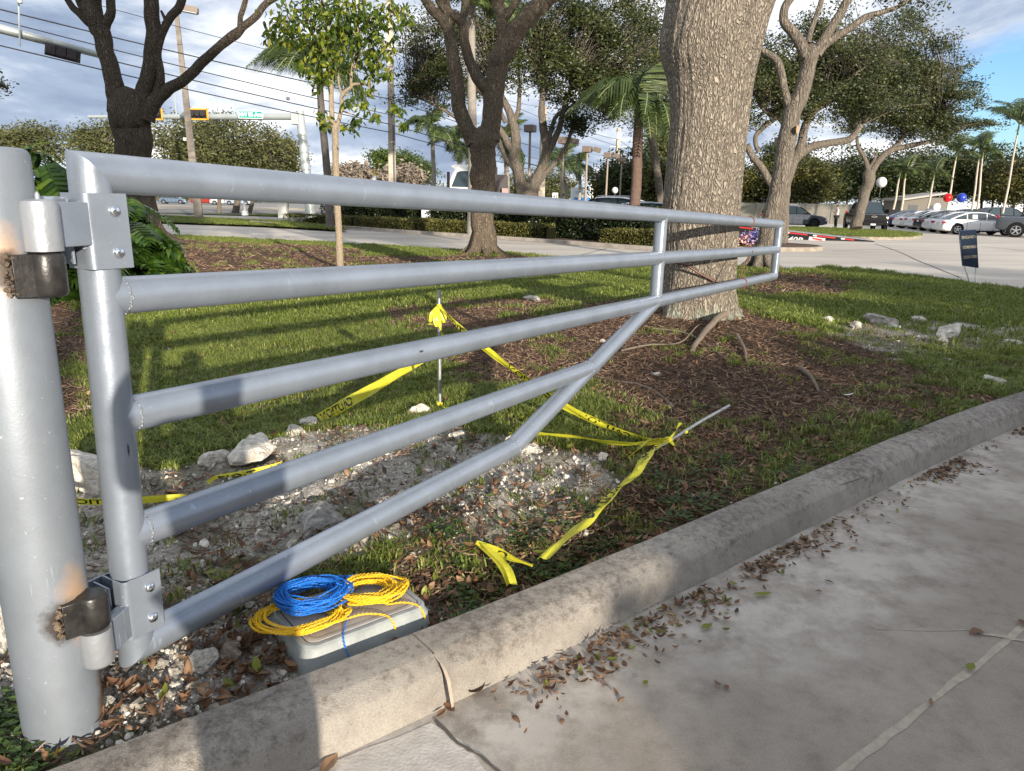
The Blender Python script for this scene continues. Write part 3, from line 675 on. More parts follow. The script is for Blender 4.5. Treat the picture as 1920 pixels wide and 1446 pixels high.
for z0, z1 in ((1.352, 1.461), (.447, .553)):
    b = MB(); b.lathe([(.026, z0), (.037, z0 + .004), (.0415, z0 + .014), (.0415, z1 - .012), (.038, z1 - .003), (.030, z1)], HG, 36)
    wp = PC + GD * -.012 + GN_ * .088; pd = (HG - wp); pl_ = pd.length; pd.normalize(); pn = Vector((pd.y, -pd.x, 0)); c = (wp + HG) / 2
    b.box(Vector((c.x, c.y, (z0 + z1) / 2)), (pl_, .052, z1 - z0 - .008), Matrix((pd, pn, Vector((0, 0, 1)))).transposed())
    o = b.build('hinge_bushing', blk, gp, smooth=40, bevel=.002)
for (zc, cc, zr) in ((1.41, PC + GN_ * .106 - GD * .022, .05), (.50, PC + GN_ * .106 - GD * .018, .05)):
    b = MB(); r2 = random.Random(int(zc * 100))
    for i in range(26):
        a = r2.uniform(0, 6.28); rr = r2.uniform(.1, 1) ** .5; p = cc + GD * (rr * math.cos(a) * .02) + GN_ * r2.uniform(-.004, .003) + Vector((0, 0, zc + rr * math.sin(a) * zr))
        q = r2.uniform(.004, .010); b.lathe([(.0001, -q), (q * .8, -q * .5), (q, 0), (q * .8, q * .5), (.0001, q)], p, 7)
    b.build('weld_bead', slag, gp, smooth=80)

gate = thing('swing_gate', 'long silver five-rail swing gate hinged on the post and leaning on the oak', 'gate', (-1.12, 1.99, 0.2))
RG = .052
UT, UB = Vector((-1.116, 1.999, 1.652)), Vector((-1.128, 1.978, .272))
ud = (UT - UB).normalized(); gup = (ud - GD3 * ud.dot(GD3)).normalized()
def on_up(z): return UB + (UT - UB) * ((z - UB.z) / (UT.z - UB.z))
def end_at(start, s):
    return start + GD3 * s
mit = (GD3 + ud).normalized()
BE = GP(962, 838); mitb = ((BE - UB).normalized() - ud).normalized()
MIDS, ENDS = 4.45, 8.96
C1 = UT; C5 = UB
b = MB(); b.pipe(C5, C1, RG, mitb, mit, 48); b.build('upright', silver, gate, smooth=50)
r1e = C1 + GD3 * ENDS; dn = -gup
z2, z3, z4 = on_up(1.327), on_up(.987), on_up(.630)
r3e = z3 + GD3 * ENDS
b = MB(); b.pipe(C1, r1e, RG, mit, (GD3 - gup).normalized(), 48); b.build('rail', silver, gate, smooth=50)
b = MB(); b.pipe(z2, z2 + GD3 * ENDS, RG, None, None, 40); b.build('rail', silver, gate, smooth=50)
b = MB(); b.pipe(z3, r3e, RG, None, (GD3 + gup).normalized(), 40); b.build('rail', silver, gate, smooth=50)
mid3 = z3 + GD3 * MIDS
BR4 = GP(1112, 688)
d5 = (BE - C5).normalized(); db = (mid3 - BE).normalized()
b = MB(); b.pipe(z4, BR4, RG, None, None, 40); b.build('rail', silver, gate, smooth=50)
b = MB(); b.pipe(C5, BE, RG, mitb, (d5 + db).normalized(), 48); b.build('rail', silver, gate, smooth=50)
b = MB(); b.pipe(BE, mid3 + db * .02, RG, (d5 + db).normalized(), None, 40); b.build('brace', silver, gate, smooth=50)
b = MB(); b.pipe(mid3 - gup * .0, C1 + GD3 * MIDS, RG * .93, None, None, 40); b.build('middle_post', silver, gate, smooth=50)
b = MB(); b.pipe(r3e, r1e, RG, (GD3 + gup).normalized(), (GD3 - gup).normalized(), 48); b.build('end_post', silver, gate, smooth=50)
# weld rings where the pipes meet
def weld_ring(c, axis, r, w=.006):
    a = axis.orthogonal().normalized(); q = axis.cross(a); P = []
    for i in range(40):
        t = i / 40 * 2 * math.pi; rr = r + .002 * math.sin(i * 2.7); P.append(c + (a * math.cos(t) + q * math.sin(t)) * rr + axis * .003 * math.sin(i * 4.1))
    b = MB(); b.tube(P, w, 6, closed=True); return b.build('weld_bead', cream, gate, smooth=80)
for z in (z2, z3, z4): weld_ring(z + GD3 * (RG * 1.0), GD3, RG * .985, .0035)
weld_ring(BE, (d5 + db).normalized(), RG * 1.015, .0035)
for c, a in ((mid3 + gup * .052, gup), (z2 + GD3 * MIDS + gup * .052, gup), (z2 + GD3 * MIDS - gup * .052, gup), (C1 + GD3 * MIDS - gup * .052, gup)): weld_ring(c, a, RG * .93, .003)
weld_ring(BR4 - GD3 * .10 + Vector((0, 0, 0)), GD3, RG * .985, .003)
# hinge leaves: folded plates bolted round the upright
chrome = mat('zinc_bolt', (.80, .82, .85), .18, metal=1.0)
Rm = Matrix((GD, GN_, Vector((0, 0, 1)))).transposed()
def leafplate(z0, z1, skew):
    hc = (on_up((z0 + z1) / 2)); base = Vector((hc.x, hc.y, 0))
    out = []; ins = []; R = .020; dl, dr, nf, th = -.057, .060, .0585, .006
    path = [(dr, nf), (dl + R, nf)]
    for i in range(1, 7): a = i / 6 * math.pi / 2; path.append((dl + R - R * math.sin(a), nf - R + R * math.cos(a)))
    path.append((dl, -.045))
    pin = [(dr, nf - th), (dl + R, nf - th)]
    for i in range(1, 7): a = i / 6 * math.pi / 2; pin.append((dl + R - (R - th) * math.sin(a), nf - R + (R - th) * math.cos(a)))
    pin.append((dl + th, -.045))
    poly = path + pin[::-1]
    f = lambda z: (lambda p: base + GD * (p[0] + (skew if z == z0 else 0)) + GN_ * p[1] + Vector((0, 0, z)))
    b = MB(); b.prism(poly, f(z0), f(z1)); pl = b.build('hinge_plate', silver, gate, smooth=30, bevel=.0012)
    # rear clamp plate
    b = MB(); b.box(base + GD * -.050 + GN_ * -.062 + Vector((0, 0, (z0 + z1) / 2)), (.13, .006, z1 - z0 - .02), Rm); b.box(base + GD * -.075 + GN_ * -.02 + Vector((0, 0, (z0 + z1) / 2)), (.006, .08, z1 - z0 - .03), Rm)
    b.build('clamp_plate', silver, gate, bevel=.001)
    for zb in (z0 + .042, z1 - .045):
        c = base + GD * .022 + GN_ * (nf + .001) + Vector((0, 0, zb)); b = MB(); Rb = Matrix((GD, Vector((0, 0, -1)), GN_)).transposed()
        b.lathe([(.0155, 0), (.0155, .002), (.0125, .007), (.0075, .0095), (.0001, .0102)], c, 20, rot=Rb); b.build('bolt', chrome, pl, smooth=60)
leafplate(1.405, 1.600, .002); leafplate(.325, .512, -.002)
for (z0, z1) in ((1.463, 1.583), (.335, .445)):
    b = MB()
    if z0 > 1: b.lathe([(.042, z0), (.042, z1 - .014), (.039, z1 - .004), (.030, z1), (.006, z1 + .001), (.0055, z1 + .012), (.003, z1 + .017), (.0001, z1 + .018)], HG, 36)
    else: b.lathe([(.030, z0), (.038, z0 + .006), (.041, z0 + .014), (.041, z1)], HG, 36)
    b.build('hinge_barrel', mat('hinge_paint', (.34, .355, .38), .40, metal=.45, bump=.16, bscale=60), gate, smooth=40)
    hc = on_up((z0 + z1) / 2); a = Vector((HG.x, HG.y, 0)) + GD * .015 - GN_ * .01; e = Vector((hc.x, hc.y, 0)) - GD * .052 + GN_ * .042
    m_ = (a + e) / 2; dd = (e - a).normalized(); nn = Vector((dd.y, -dd.x, 0)); b = MB()
    b.box(m_ + Vector((0, 0, (z0 + z1) / 2)), ((e - a).length, .035, z1 - z0 - .012), Matrix((dd, nn, Vector((0, 0, 1)))).transposed()); b.build('hinge_tab', silver, gate, bevel=.002)
    b = MB(); P = [Vector((hc.x, hc.y, 0)) - GD * (.058 + .002 * math.sin(i * 3)) + GN_ * (.040 + .003 * math.sin(i * 2)) + Vector((0, 0, z0 - .005 + (z1 - z0) * i / 14)) for i in range(15)]
    b.tube(P, [.0045 + .0025 * (i % 2) for i in range(15)], 7); b.build('weld_bead', cream, gate, smooth=80)

# ================================================================== METER BOX AND WIRE COILS
def rrect(L_, W_, r, k=6):
    out = []
    for cx, cy, a0 in ((L_ / 2 - r, W_ / 2 - r, 0), (-L_ / 2 + r, W_ / 2 - r, 90), (-L_ / 2 + r, -W_ / 2 + r, 180), (L_ / 2 - r, -W_ / 2 + r, 270)):
        for i in range(k + 1): a = R_(a0 + 90 * i / k); out.append((cx + r * math.cos(a), cy + r * math.sin(a)))
    return out
bx0 = Vector((-.570, 2.385, 0)); bdir = (Vector((-.327, 2.41)) - Vector((-.676, 2.13))).normalized(); bang = math.atan2(bdir.y, bdir.x)
BS = 1.07
box = thing('utility_box', 'grey plastic utility box with wire coils on its lid beside the kerb', 'utility box', (bx0.x, bx0.y, 0), rz=bang, local=True)
plas = mat('grey_plastic', (.29, .31, .30), .55, var=.15, vscale=14, bump=.3, bscale=40)
b = MB(); rings = []
for (e, z) in ((.035, -.14), (.03, -.05), (.012, .06), (.008, .135), (.0, .150), (.0, .160), (-.006, .166)):
    rings.append([(x, y, z) for x, y in rrect(.445 + 2 * e, .300 + 2 * e, .05)])
rings.append([(x, y, .166) for x, y in rrect(.405, .260, .035)]); rings.append([(x, y, .157) for x, y in rrect(.401, .256, .034)])
b.loft(rings); b.build('box_body', plas, box, smooth=35)
box.scale = (BS, BS, 1)
lidm = mat('lid_plastic', (.34, .32, .30), .5, var=.2, vscale=10)
nt, N, L, bs = nodes(lidm); tc = N('ShaderNodeTexCoord'); mp = N('ShaderNodeMapping'); mp.inputs['Rotation'].default_value = (0, 0, R_(45)); mp.inputs['Scale'].default_value = (75, 75, 75); L(tc.outputs['Object'], mp.inputs[0])
ch = N('ShaderNodeTexVoronoi'); ch.feature = 'F1'; ch.distance = 'CHEBYCHEV'; ch.inputs['Randomness'].default_value = 0; ch.inputs['Scale'].default_value = 1; L(mp.outputs[0], ch.inputs['Vector'])
bp = N('ShaderNodeBump'); bp.inputs['Strength'].default_value = 1; bp.inputs['Distance'].default_value = .003; L(ch.outputs['Distance'], bp.inputs['Height']); L(bp.outputs[0], bs.inputs['Normal'])
b = MB(); rings = [[(x, y, z) for x, y in rrect(.395 - e, .250 - e, .03)] for e, z in ((0, .150), (0, .1665), (.004, .168), (.028, .168), (.030, .1655))]; b.loft(rings); b.build('box_lid', lidm, box, smooth=30)
def coil(name, label, c, rx, ry, turns, col, seed, tilt=0.0, hgt_=.03, wire=.0017, pairs=True, wob=.25, tail=None, rot=0.0, r0=.72):
    r2 = random.Random(seed); m = mat(name + '_' + '%d' % seed, col, .38, spec=.5); P = []
    k = 90
    ph = [r2.uniform(0, 6.28) for _ in range(turns + 1)]
    for t in range(turns):
        s0, s1 = r2.uniform(r0, 1.02), r2.uniform(r0, 1.02); e0 = r2.uniform(-.07, .07); z0 = hgt_ * r2.random(); z1 = hgt_ * r2.random(); ox, oy = r2.uniform(-.012, .012), r2.uniform(-.012, .012)
        for i in range(k):
            f = i / k; a = 2 * math.pi * f; s = s0 + (s1 - s0) * f + .045 * math.sin(3 * a + ph[t])
            P.append(Vector((rx * s * (1 + e0) * math.cos(a) + ox, ry * s * (1 - e0) * math.sin(a) + oy, wire * 2 + z0 + (z1 - z0) * f + .003 * math.sin(5 * a + ph[t]))))
    Rz = Matrix.Rotation(rot, 3, 'Z') @ Matrix.Rotation(tilt, 3, 'X')
    P = [Rz @ p + Vector(c) for p in P]
    if tail: P += smooth_path([P[-1]] + [Vector(q) for q in tail], 12)
    # twist two strands round the run
    cum = 0; A, B = [], []; prev = None; Q = []
    for i in range(len(P) - 1):
        for j in range(2): Q.append(P[i].lerp(P[i + 1], j / 2))
    for i in range(len(Q)):
        if i: cum += (Q[i] - Q[i - 1]).length
        t = (Q[min(i + 1, len(Q) - 1)] - Q[max(i - 1, 0)]).normalized(); sd = t.cross(Vector((0, 0, 1)))
        sd = sd.normalized() if sd.length > .05 else Vector((1, 0, 0)); u = sd.cross(t); q = 2 * math.pi * cum / .030
        o = (sd * math.cos(q) + u * math.sin(q)) * wire * 1.45; A.append(Q[i] + o); B.append(Q[i] - o)
    mb = MB(); mb.tube(A, wire, 5); mb.tube(B, wire, 5); ob = mb.build(name, m, None, smooth=80, origin=c); tag(ob, label, 'wire coil', 'twisted wire coils on the utility box'); return ob
def bxp(x, y, z): v = Matrix.Rotation(bang, 3, 'Z') @ Vector((x * 1.07, y * 1.07, z)); return (bx0.x + v.x, bx0.y + v.y, z)
yel = (.85, .52, .015)
coil('wire_coil', 'yellow twisted wire coil under the blue one, hanging off the utility box lid', bxp(-.175, .015, .172), .158, .108, 16, yel, 31, hgt_=.03, r0=.72, tail=[bxp(-.10, -.07, .176), bxp(.0, -.08, .176), bxp(.06, -.12, .172), bxp(.075, -.152, .16), bxp(.08, -.165, .13)], rot=.25)
coil('wire_coil', 'blue twisted wire coil on the utility box lid', bxp(-.105, .075, .19), .130, .104, 34, (.01, .17, .62), 32, hgt_=.055, wire=.0014, tail=[bxp(.03, .10, .20), bxp(.07, .16, .19), bxp(.0, .06, .185), bxp(-.02, -.03, .175), bxp(-.075, -.11, .172), bxp(-.10, -.155, .165), bxp(-.098, -.172, .12), bxp(-.085, -.185, .075)], rot=.3, r0=.62)
coil('wire_coil', 'bright yellow twisted wire coil on the right half of the utility box lid', bxp(.085, .025, .172), .134, .096, 26, yel, 33, hgt_=.038, r0=.58, tail=[bxp(.10, -.06, .174), bxp(.15, -.09, .172), bxp(.18, -.125, .170), bxp(.19, -.152, .155), bxp(.195, -.165, .125)], rot=.2)
coil('wire_coil', 'loose loop of blue twisted wire arching over the back of the utility box', bxp(.045, .15, .175), .075, .028, 5, (.01, .20, .68), 34, hgt_=.02, wire=.0014, rot=.25, r0=.75, tail=[bxp(.05, .11, .18), bxp(.02, .07, .185)])

# ================================================================== STAKES AND CAUTION TAPE
steel = mat('dull_rod', (.42, .43, .44), .4, metal=.8, var=.2, vscale=30)
S1 = G(825, 770, .10); S1t = Vector((S1.x - .005, S1.y + .02, D(820, 547, S1.y).z)); S1 = Vector((S1.x, S1.y, -.1))
o = thing('ground_stake', 'upright steel stake in the grass with yellow tape tied near its top', 'stake', (S1.x, S1.y, .1)); b = MB(); b.pipe(S1, S1t, .0135, None, None, 16); b.build('stake_rod', steel, o, smooth=50); b = MB(); b.lathe([(.0120, 0), (.0128, .002), (.0128, .004), (.008, .005)], S1t, 12); b.build('stake_cap', steel, o, smooth=50)
S2 = G(1196, 862, .12); S2t = D(1367, 761, 4.98)
S2a = S2 - (S2t - S2).normalized() * .1
o = thing('ground_stake', 'bent-over steel stake near the kerb where the yellow tapes meet', 'stake', S2); b = MB(); P = [S2a, S2.lerp(S2t, .3), S2.lerp(S2t, .65) + Vector((0, 0, .008)), S2t]; b.tube(smooth_path(P, 5), .0105, 12); b.build('stake_rod', steel, o, smooth=50)
b = MB(); b.lathe([(.0115, 0), (.0115, .03), (.008, .032)], S2.lerp(S2t, .93), 12, rot=(S2t - S2).to_track_quat('Z', 'Y').to_matrix()); b.build('stake_cap', steel, o, smooth=50)
tape_m = mat('caution_tape', (.74, .69, .05), .32, trans=.35, spec=.6, var=.08, vscale=12, bump=.4, bscale=25); ink_m = mat('tape_ink', (.015, .015, .012), .4)
def tape(label, pts, sides, w=.076, text=(), mirror=True, crease=.0, group='yellow caution tapes', seed=1):
    """pts: centre line; sides: direction across the tape at each point; text: list of (start metre, string)"""
    K = 14; P = smooth_path(pts, K); Sd = smooth_path([Vector(s).normalized() for s in sides], K); cum = [0]
    for i in range(1, len(P)): cum.append(cum[-1] + (P[i] - P[i - 1]).length)
    wsc = w if hasattr(w, '__len__') else [w] * len(pts); Wd = smooth_vals(list(wsc), K)
    def at_s(s, q):
        s = max(0, min(cum[-1] - 1e-6, s)); i = int(np.searchsorted(cum, s, 'right') - 1); i = min(i, len(P) - 2); f = (s - cum[i]) / max(1e-9, cum[i + 1] - cum[i])
        c = P[i].lerp(P[i + 1], f); sd = Sd[i].lerp(Sd[i + 1], f).normalized(); ww = Wd[i] + (Wd[i + 1] - Wd[i]) * f; t = (P[i + 1] - P[i]).normalized(); nn = t.cross(sd).normalized()
        bow = crease * math.sin(q * 5 + s * 9 + seed) * .004 + .003 * math.sin(s * 23 + q * 2 + seed) * crease
        return c + sd * (q * ww / 2) + nn * (bow + crease * .006 * (1 - q * q)), nn
    root = thing('caution_tape', label, 'caution tape', P[0], group)
    n = max(8, int(cum[-1] / .02)); b = MB(); rings = []
    for i in range(n + 1): rings.append([at_s(cum[-1] * i / n, q)[0] for q in (-1, -.6, -.2, .2, .6, 1)])
    b.loft(rings, caps=False, wrap=False); b.build('tape_strip', tape_m, root, smooth=80)
    for s0, st in text:
        V, F_ = text_mesh(st, .070); wmax = max(v[0] for v in V) - min(v[0] for v in V)
        for side in (1, -1):
            b = MB(); vs_ = []
            for v in V:
                x = (-v[0] if mirror else v[0]) * 1.15; p, nn = at_s(s0 + wmax * .58 + x, v[1] / .031 * .88); vs_.append(p + nn * .0008 * side)
            b.add(vs_, F_); b.build('lettering', ink_m, root)
    return root
up = Vector((0, 0, 1))
def vp(*a): return [D(u, v, y) for u, v, y in a]
A_ = S1t + Vector((0, 0, -.10))
B_ = S2.lerp(S2t, .30) + Vector((0, 0, .012))
run = [A_, D(870, 622, 5.0), D(940, 676, 4.88), D(1050, 756, 4.72), D(1140, 800, 4.6), D(1205, 823, 4.5), B_]
tape('yellow caution tape sloping down from the upright stake to the bent stake', run, [(.1, -.2, 1), (.1, -.3, .9), (.1, -.5, .8), (.15, -.5, .8), (.2, -.5, .8), (.3, -.6, .6), (.2, -.3, .9)], w=[.03, .05, .058, .06, .06, .05, .02], text=[(.12, 'CAUTION'), (.72, 'CAUTION'), (1.3, 'CAUTION')], crease=1, seed=2)
A2 = Vector((S1t.x, S1t.y - .015, .155))
run = [A2, D(900, 814, 4.5), D(985, 812, 4.45), D(1075, 818, 4.36), D(1140, 829, 4.3), D(1190, 832, 4.3), B_]
tape('yellow caution tape stretched low over the grass from the foot of the upright stake', run, [(0, -.3, 1), (0, -.6, .8), (0, -.7, .7), (0, -.8, .6), (0, -.8, .6), (.1, -.6, .8), (0, 0, 1)], w=[.02, .035, .045, .05, .045, .03, .02], text=[(.52, 'CAUTION')], crease=1, seed=3)
run = [B_, D(1210, 832, 4.30), D(1190, 850, 4.22), D(1172, 866, 4.16)]
tape('short torn end of caution tape hanging from the bent stake', run, [(.3, -.4, .8), (.5, -.3, .8), (.6, -.2, .75), (.65, -.1, .7)], w=[.02, .07, .085, .07], text=[(.08, 'CAUTI')], crease=1.4, seed=4, mirror=True)
run = [B_ + Vector((0, -.02, 0)), G(1218, 850, .29), G(1192, 888, .27), G(1152, 925, .25), G(1100, 978, .22), G(1050, 1020, .19), G(1017, 1050, .155)]
tape('twisted caution tape running from the bent stake down to the hollow by the kerb', run, [(.5, .2, .5), (.8, .2, .3), (.85, -.2, .4), (.8, -.4, .5), (.8, -.5, .5), (.8, -.5, .5), (.75, -.5, .4)], w=[.025, .055, .065, .06, .068, .072, .072], text=[(.45, 'CAUTION'), (1.15, 'CAUTION')], crease=1.5, seed=5, mirror=True)
run = [G(893, 1018, .17), G(930, 1032, .16), G(965, 1048, .15), G(1000, 1058, .145)]
tape('short piece of caution tape with faded lettering in the weeds by the kerb', run, [(.2, -.6, .8), (.1, -.7, .7), (.1, -.7, .7), (0, -.6, .6)], w=[.045, .055, .05, .03], text=[(.0, 'CAU')], crease=1.5, seed=6)
run = [G(905, 1022, .175), G(930, 1045, .165), G(950, 1070, .15), G(960, 1098, .12)]
tape('loose blank end of caution tape curling down into the hollow by the kerb', run, [(.7, -.4, .5), (.8, -.4, .4), (.9, -.3, .2), (.9, -.3, .1)], w=[.05, .05, .055, .05], crease=1.6, seed=7)
run = [D(597, 788, 4.70), D(640, 762, 4.95), D(700, 728, 5.3), D(760, 693, 5.7), D(830, 655, 6.2)]
tape('wide caution tape lying slantwise on the lawn behind the rails', run, [(-.3, -.1, 1), (-.3, -.1, 1), (-.3, 0, .9), (-.2, .1, .8), (-.2, .3, .7)], w=[.082, .085, .075, .062, .045], text=[(.03, 'CAUTION')], crease=1.2, seed=8)
run = [D(100, 938, 2.95), D(160, 941, 3.05), D(225, 940, 3.2), D(290, 936, 3.32), D(350, 929, 3.4)]
tape('caution tape stretched low behind the gate post', run, [(0, -.2, 1)] * 5, w=[.035, .035, .035, .04, .02], text=[(.02, 'CAUTION')], crease=.5, seed=9)
run = [D(388, 905, 3.45), D(410, 893, 3.5), D(470, 886, 3.6), D(530, 868, 3.7)]
tape('dusty strip of caution tape among the white stones under the gate', run, [(0, -.5, .8)] * 4, w=[.02, .03, .035, .03], text=[(.06, 'CAUTION')], crease=1.2, seed=10)
# knots and loose tails on the upright stake
def knot(label, c, r, tails, seed):
    root = thing('tape_knot', label, 'tape knot', c, 'knots of caution tape'); r2 = random.Random(seed); b = MB()
    for i in range(7):
        a = r2.uniform(0, 3.14); ax = Vector((r2.uniform(-.4, .4), r2.uniform(-.4, .4), 1)).normalized(); q = ax.orthogonal().normalized(); w = ax.cross(q); P = [Vector(c) + (q * math.cos(t) + w * math.sin(t)) * r * r2.uniform(.85, 1.15) + Vector((0, 0, r2.uniform(-.4, .4) * r)) for t in np.linspace(0, 6.28, 14)[:-1]]
        b.tube(P, r * .32, 6, closed=True)
    b.build('knot_wrap', tape_m, root, smooth=80)
    for tl in tails:
        P = smooth_path([Vector(c) + Vector(t[:3]) for t in tl], 5); Wd = smooth_vals([t[3] for t in tl], 5); b = MB(); rings = []
        for i, p in enumerate(P):
            s = Vector((math.cos(i * .25 + seed), math.sin(i * .25 + seed) * .4, 0)); rings.append([p - s * Wd[i], p + Vector((0, .004 * (i % 3), 0)), p + s * Wd[i]])
        b.loft(rings, caps=False, wrap=False); b.build('tape_tail', tape_m, root, smooth=80)
knot('yellow tape knotted round the top of the upright stake', A_, .015, [[(-.01, -.015, 0, .012), (-.035, -.02, -.05, .025), (-.055, -.02, -.11, .03), (-.06, -.02, -.135, .028)], [(.01, -.01, 0, .012), (.03, -.015, -.05, .022), (.04, -.02, -.12, .024)], [(0, -.02, 0, .01), (.0, -.03, -.08, .018), (.012, -.03, -.16, .018), (.028, -.02, -.22, .02)], [(-.02, -.01, -.01, .01), (-.02, -.03, -.09, .02), (-.015, -.03, -.15, .02)]], 5)
knot('yellow tape knotted round the foot of the upright stake', A2, .018, [], 8)
knot('yellow tape knotted round the bent stake', B_, .020, [[(0, 0, 0, .01), (.04, .04, .03, .014), (.10, .14, .07, .016)], [(0, 0, 0, .012), (.035, -.03, -.03, .016), (.06, -.05, -.07, .014)]], 3)
knot('thin yellow tape loop further up the bent stake', S2.lerp(S2t, .48), .013, [[(0, 0, 0, .01), (-.05, -.03, -.02, .013), (-.12, -.06, -.05, .013)]], 6)

# ================================================================== GROUND COVER
def blade_clump(seed, n, h, w, spread, mats, lean=.5):
    r = random.Random(seed); mb = MB()
    for i in range(n):
        a = r.uniform(0, 6.28); o = Vector((r.gauss(0, spread), r.gauss(0, spread), -.004)); d = Vector((math.cos(a), math.sin(a), 0)); s = Vector((-d.y, d.x, 0))
        hh = h * r.uniform(.6, 1.25); ww = w * r.uniform(.7, 1.2); l = lean * r.uniform(.3, 1.5) * hh
        p1 = o + d * l * .35 + Vector((0, 0, hh * .6)); p2 = o + d * l + Vector((0, 0, hh * r.uniform(.65, 1.0)))
        k = len(mb.v); mb.v += [tuple(o - s * ww / 2), tuple(o + s * ww / 2), tuple(p1 + s * ww * .45), tuple(p1 - s * ww * .45), tuple(p2)]
        mb.f += [(k, k + 1, k + 2, k + 3), (k + 3, k + 2, k + 4)]; mb.m += [0, 0]
    return rawmesh(mb, 'grass_tuft', mats)
grass_m = leafmat('grass_blade', (.085, .118, .020), (.215, .275, .046), (.42, .41, .14), rough=.5, trans=.35, scale=.9)
dry_m = leafmat('dry_grass', (.12, .10, .045), (.22, .19, .10), rough=.8, trans=.2)
tufts = [blade_clump(i, 16, .050, .0055, .022, grass_m, .8) for i in range(5)] + [blade_clump(40 + i, 12, .042, .004, .026, dry_m, 1.1) for i in range(1)]
tufts_far = [blade_clump(i, 22, .065, .011, .055, grass_m, .6) for i in range(4)]
def samp(n, rmin, rmax, amin, amax, pw=1.0):
    """points in a sector, denser towards the near side"""
    u = NP.random(n); r = (rmin ** (2 - pw) + u * (rmax ** (2 - pw) - rmin ** (2 - pw))) ** (1 / (2 - pw)); a = np.radians(NP.uniform(amin, amax, n)); return r * np.sin(a), r * np.cos(a)
def ground_pts(n, rmin, rmax, amin, amax, pw, fac):
    x, y = samp(n, rmin, rmax, amin, amax, pw); k = poly_sd(x, y, ISL) < -.09; x, y = x[k], y[k]; w = fac(x, y); k = NP.random(len(x)) < w; return x[k], y[k]
def fx_grass(x, y):
    mu, gr, gs = masks(x, y); patch = sstep(.30, .55, fbm(x * 2.1, y * 2.1, 4, 41)); w = gs * (.12 + .62 * patch) * (.55 + .6 * fbm(x * 9, y * 9, 2, 19))
    w = w + .14 * mu * sstep(.60, .70, fbm(x * 2.6, y * 2.6, 3, 77)) + .012 * gr
    sh = 1 - sstep(-.2, .4, poly_sd(x, y, SOIL)); return w * (1 - .50 * sh) * (1 - .85 * np.exp(-(line_d(x, y, KBt[:70]) / .45) ** 2) * (1 - sstep(1.5, 3.2, x))) * (1 - .8 * np.exp(-(np.hypot(x + .75, y - 2.2) / .45) ** 2))
def addrot(n, tilt=.12): return np.stack([NP.normal(0, tilt, n), NP.normal(0, tilt, n), NP.uniform(0, 6.28, n)], 1)
x, y = ground_pts(210000, 1.7, 9.5, -58, 62, 1.25, fx_grass)
k = line_d(x, y, [(PC.x, PC.y), (PC.x, PC.y + .001)]) > .13; x, y = x[k], y[k]
sc = .75 + .6 * fbm(x * 1.7, y * 1.7, 3, 61); scatter('grass', np.stack([x, y, hgt(x, y)], 1), addrot(len(x)), sc * NP.uniform(.7, 1.2, len(x)), np.where(NP.random(len(x)) < .24, 5, NP.integers(0, 5, len(x))), tufts, 'green lawn grass on the island beneath and behind the gate', 'grass')
x, y = ground_pts(190000, 9.3, 36, -50, 48, 1.0, fx_grass)
scatter('far_grass', np.stack([x, y, hgt(x, y)], 1), addrot(len(x)), NP.uniform(.7, 1.25, len(x)), NP.integers(0, 4, len(x)), tufts_far, 'lawn grass further back towards the driveway', 'grass')
x, y = samp(60000, 40, 66, 10, 40, 0.2); k = poly_sd(x, y, isl_far) < 0; x, y = x[k], y[k]
x2, y2 = samp(40000, 35, 66, -55, -8, 0.2); k = (poly_sd(x2, y2, [(-60, 47.5), (-25, 44), (-13.5, 39.8), (-8, 35.8), (-9, 39), (-14, 46), (-26, 54), (-60, 62)]) < 0) | (poly_sd(x2, y2, [(-34, 65), (-20, 61.5), (-13.5, 60.5), (-12, 64.5), (-24, 67)]) < 0); x = np.concatenate([x, x2[k]]); y = np.concatenate([y, y2[k]])
scatter('verge_grass', np.stack([x, y, np.full(len(x), .11)], 1), addrot(len(x)), NP.uniform(1.2, 2.0, len(x)), NP.integers(0, 4, len(x)), tufts_far, 'short grass on the far verge and the car park island', 'grass')
# mulch chips
def chip(seed, l, w, t, m):
    r = random.Random(seed); mb = MB(); P = []
    for i in range(4):
        f = i / 3 - .5; ww = w * (.5 + .5 * (1 - abs(2 * f) ** 2)) * r.uniform(.7, 1.2); z = t * r.uniform(-.5, .5) + .3 * l * f * f
        P.append([(f * l, -ww / 2, z), (f * l, ww / 2, z + r.uniform(-t, t) * .5), (f * l, 0, z + t)])
    mb.loft(P); return rawmesh(mb, 'bark_chip', m)
chip_m = leafmat('bark_chip', (.055, .034, .022), (.18, .108, .068), (.46, .32, .21), rough=.9, trans=0.0, scale=3)
chips = [chip(i, .055 + .012 * i, .010 + .002 * (i % 3), .004, chip_m) for i in range(6)]
x, y = ground_pts(200000, 1.8, 12, -58, 60, 1.35, lambda x, y: masks(x, y)[0] * .95 + .03)
P = np.stack([x, y, hgt(x, y) + NP.uniform(.0, .014, len(x))], 1); scatter('mulch', P, addrot(len(x), .28), NP.uniform(.3, .95, len(x)), NP.integers(0, 6, len(x)), chips, 'brown bark mulch strewn round the foot of the oak', 'mulch')
x, y = ground_pts(45000, 12, 30, -45, 45, .8, lambda x, y: masks(x, y)[0])
scatter('far_mulch', np.stack([x, y, hgt(x, y) + .01], 1), addrot(len(x), .3), NP.uniform(1.0, 2.0, len(x)), NP.integers(0, 6, len(x)), chips, 'brown mulch round the trees further back', 'mulch')
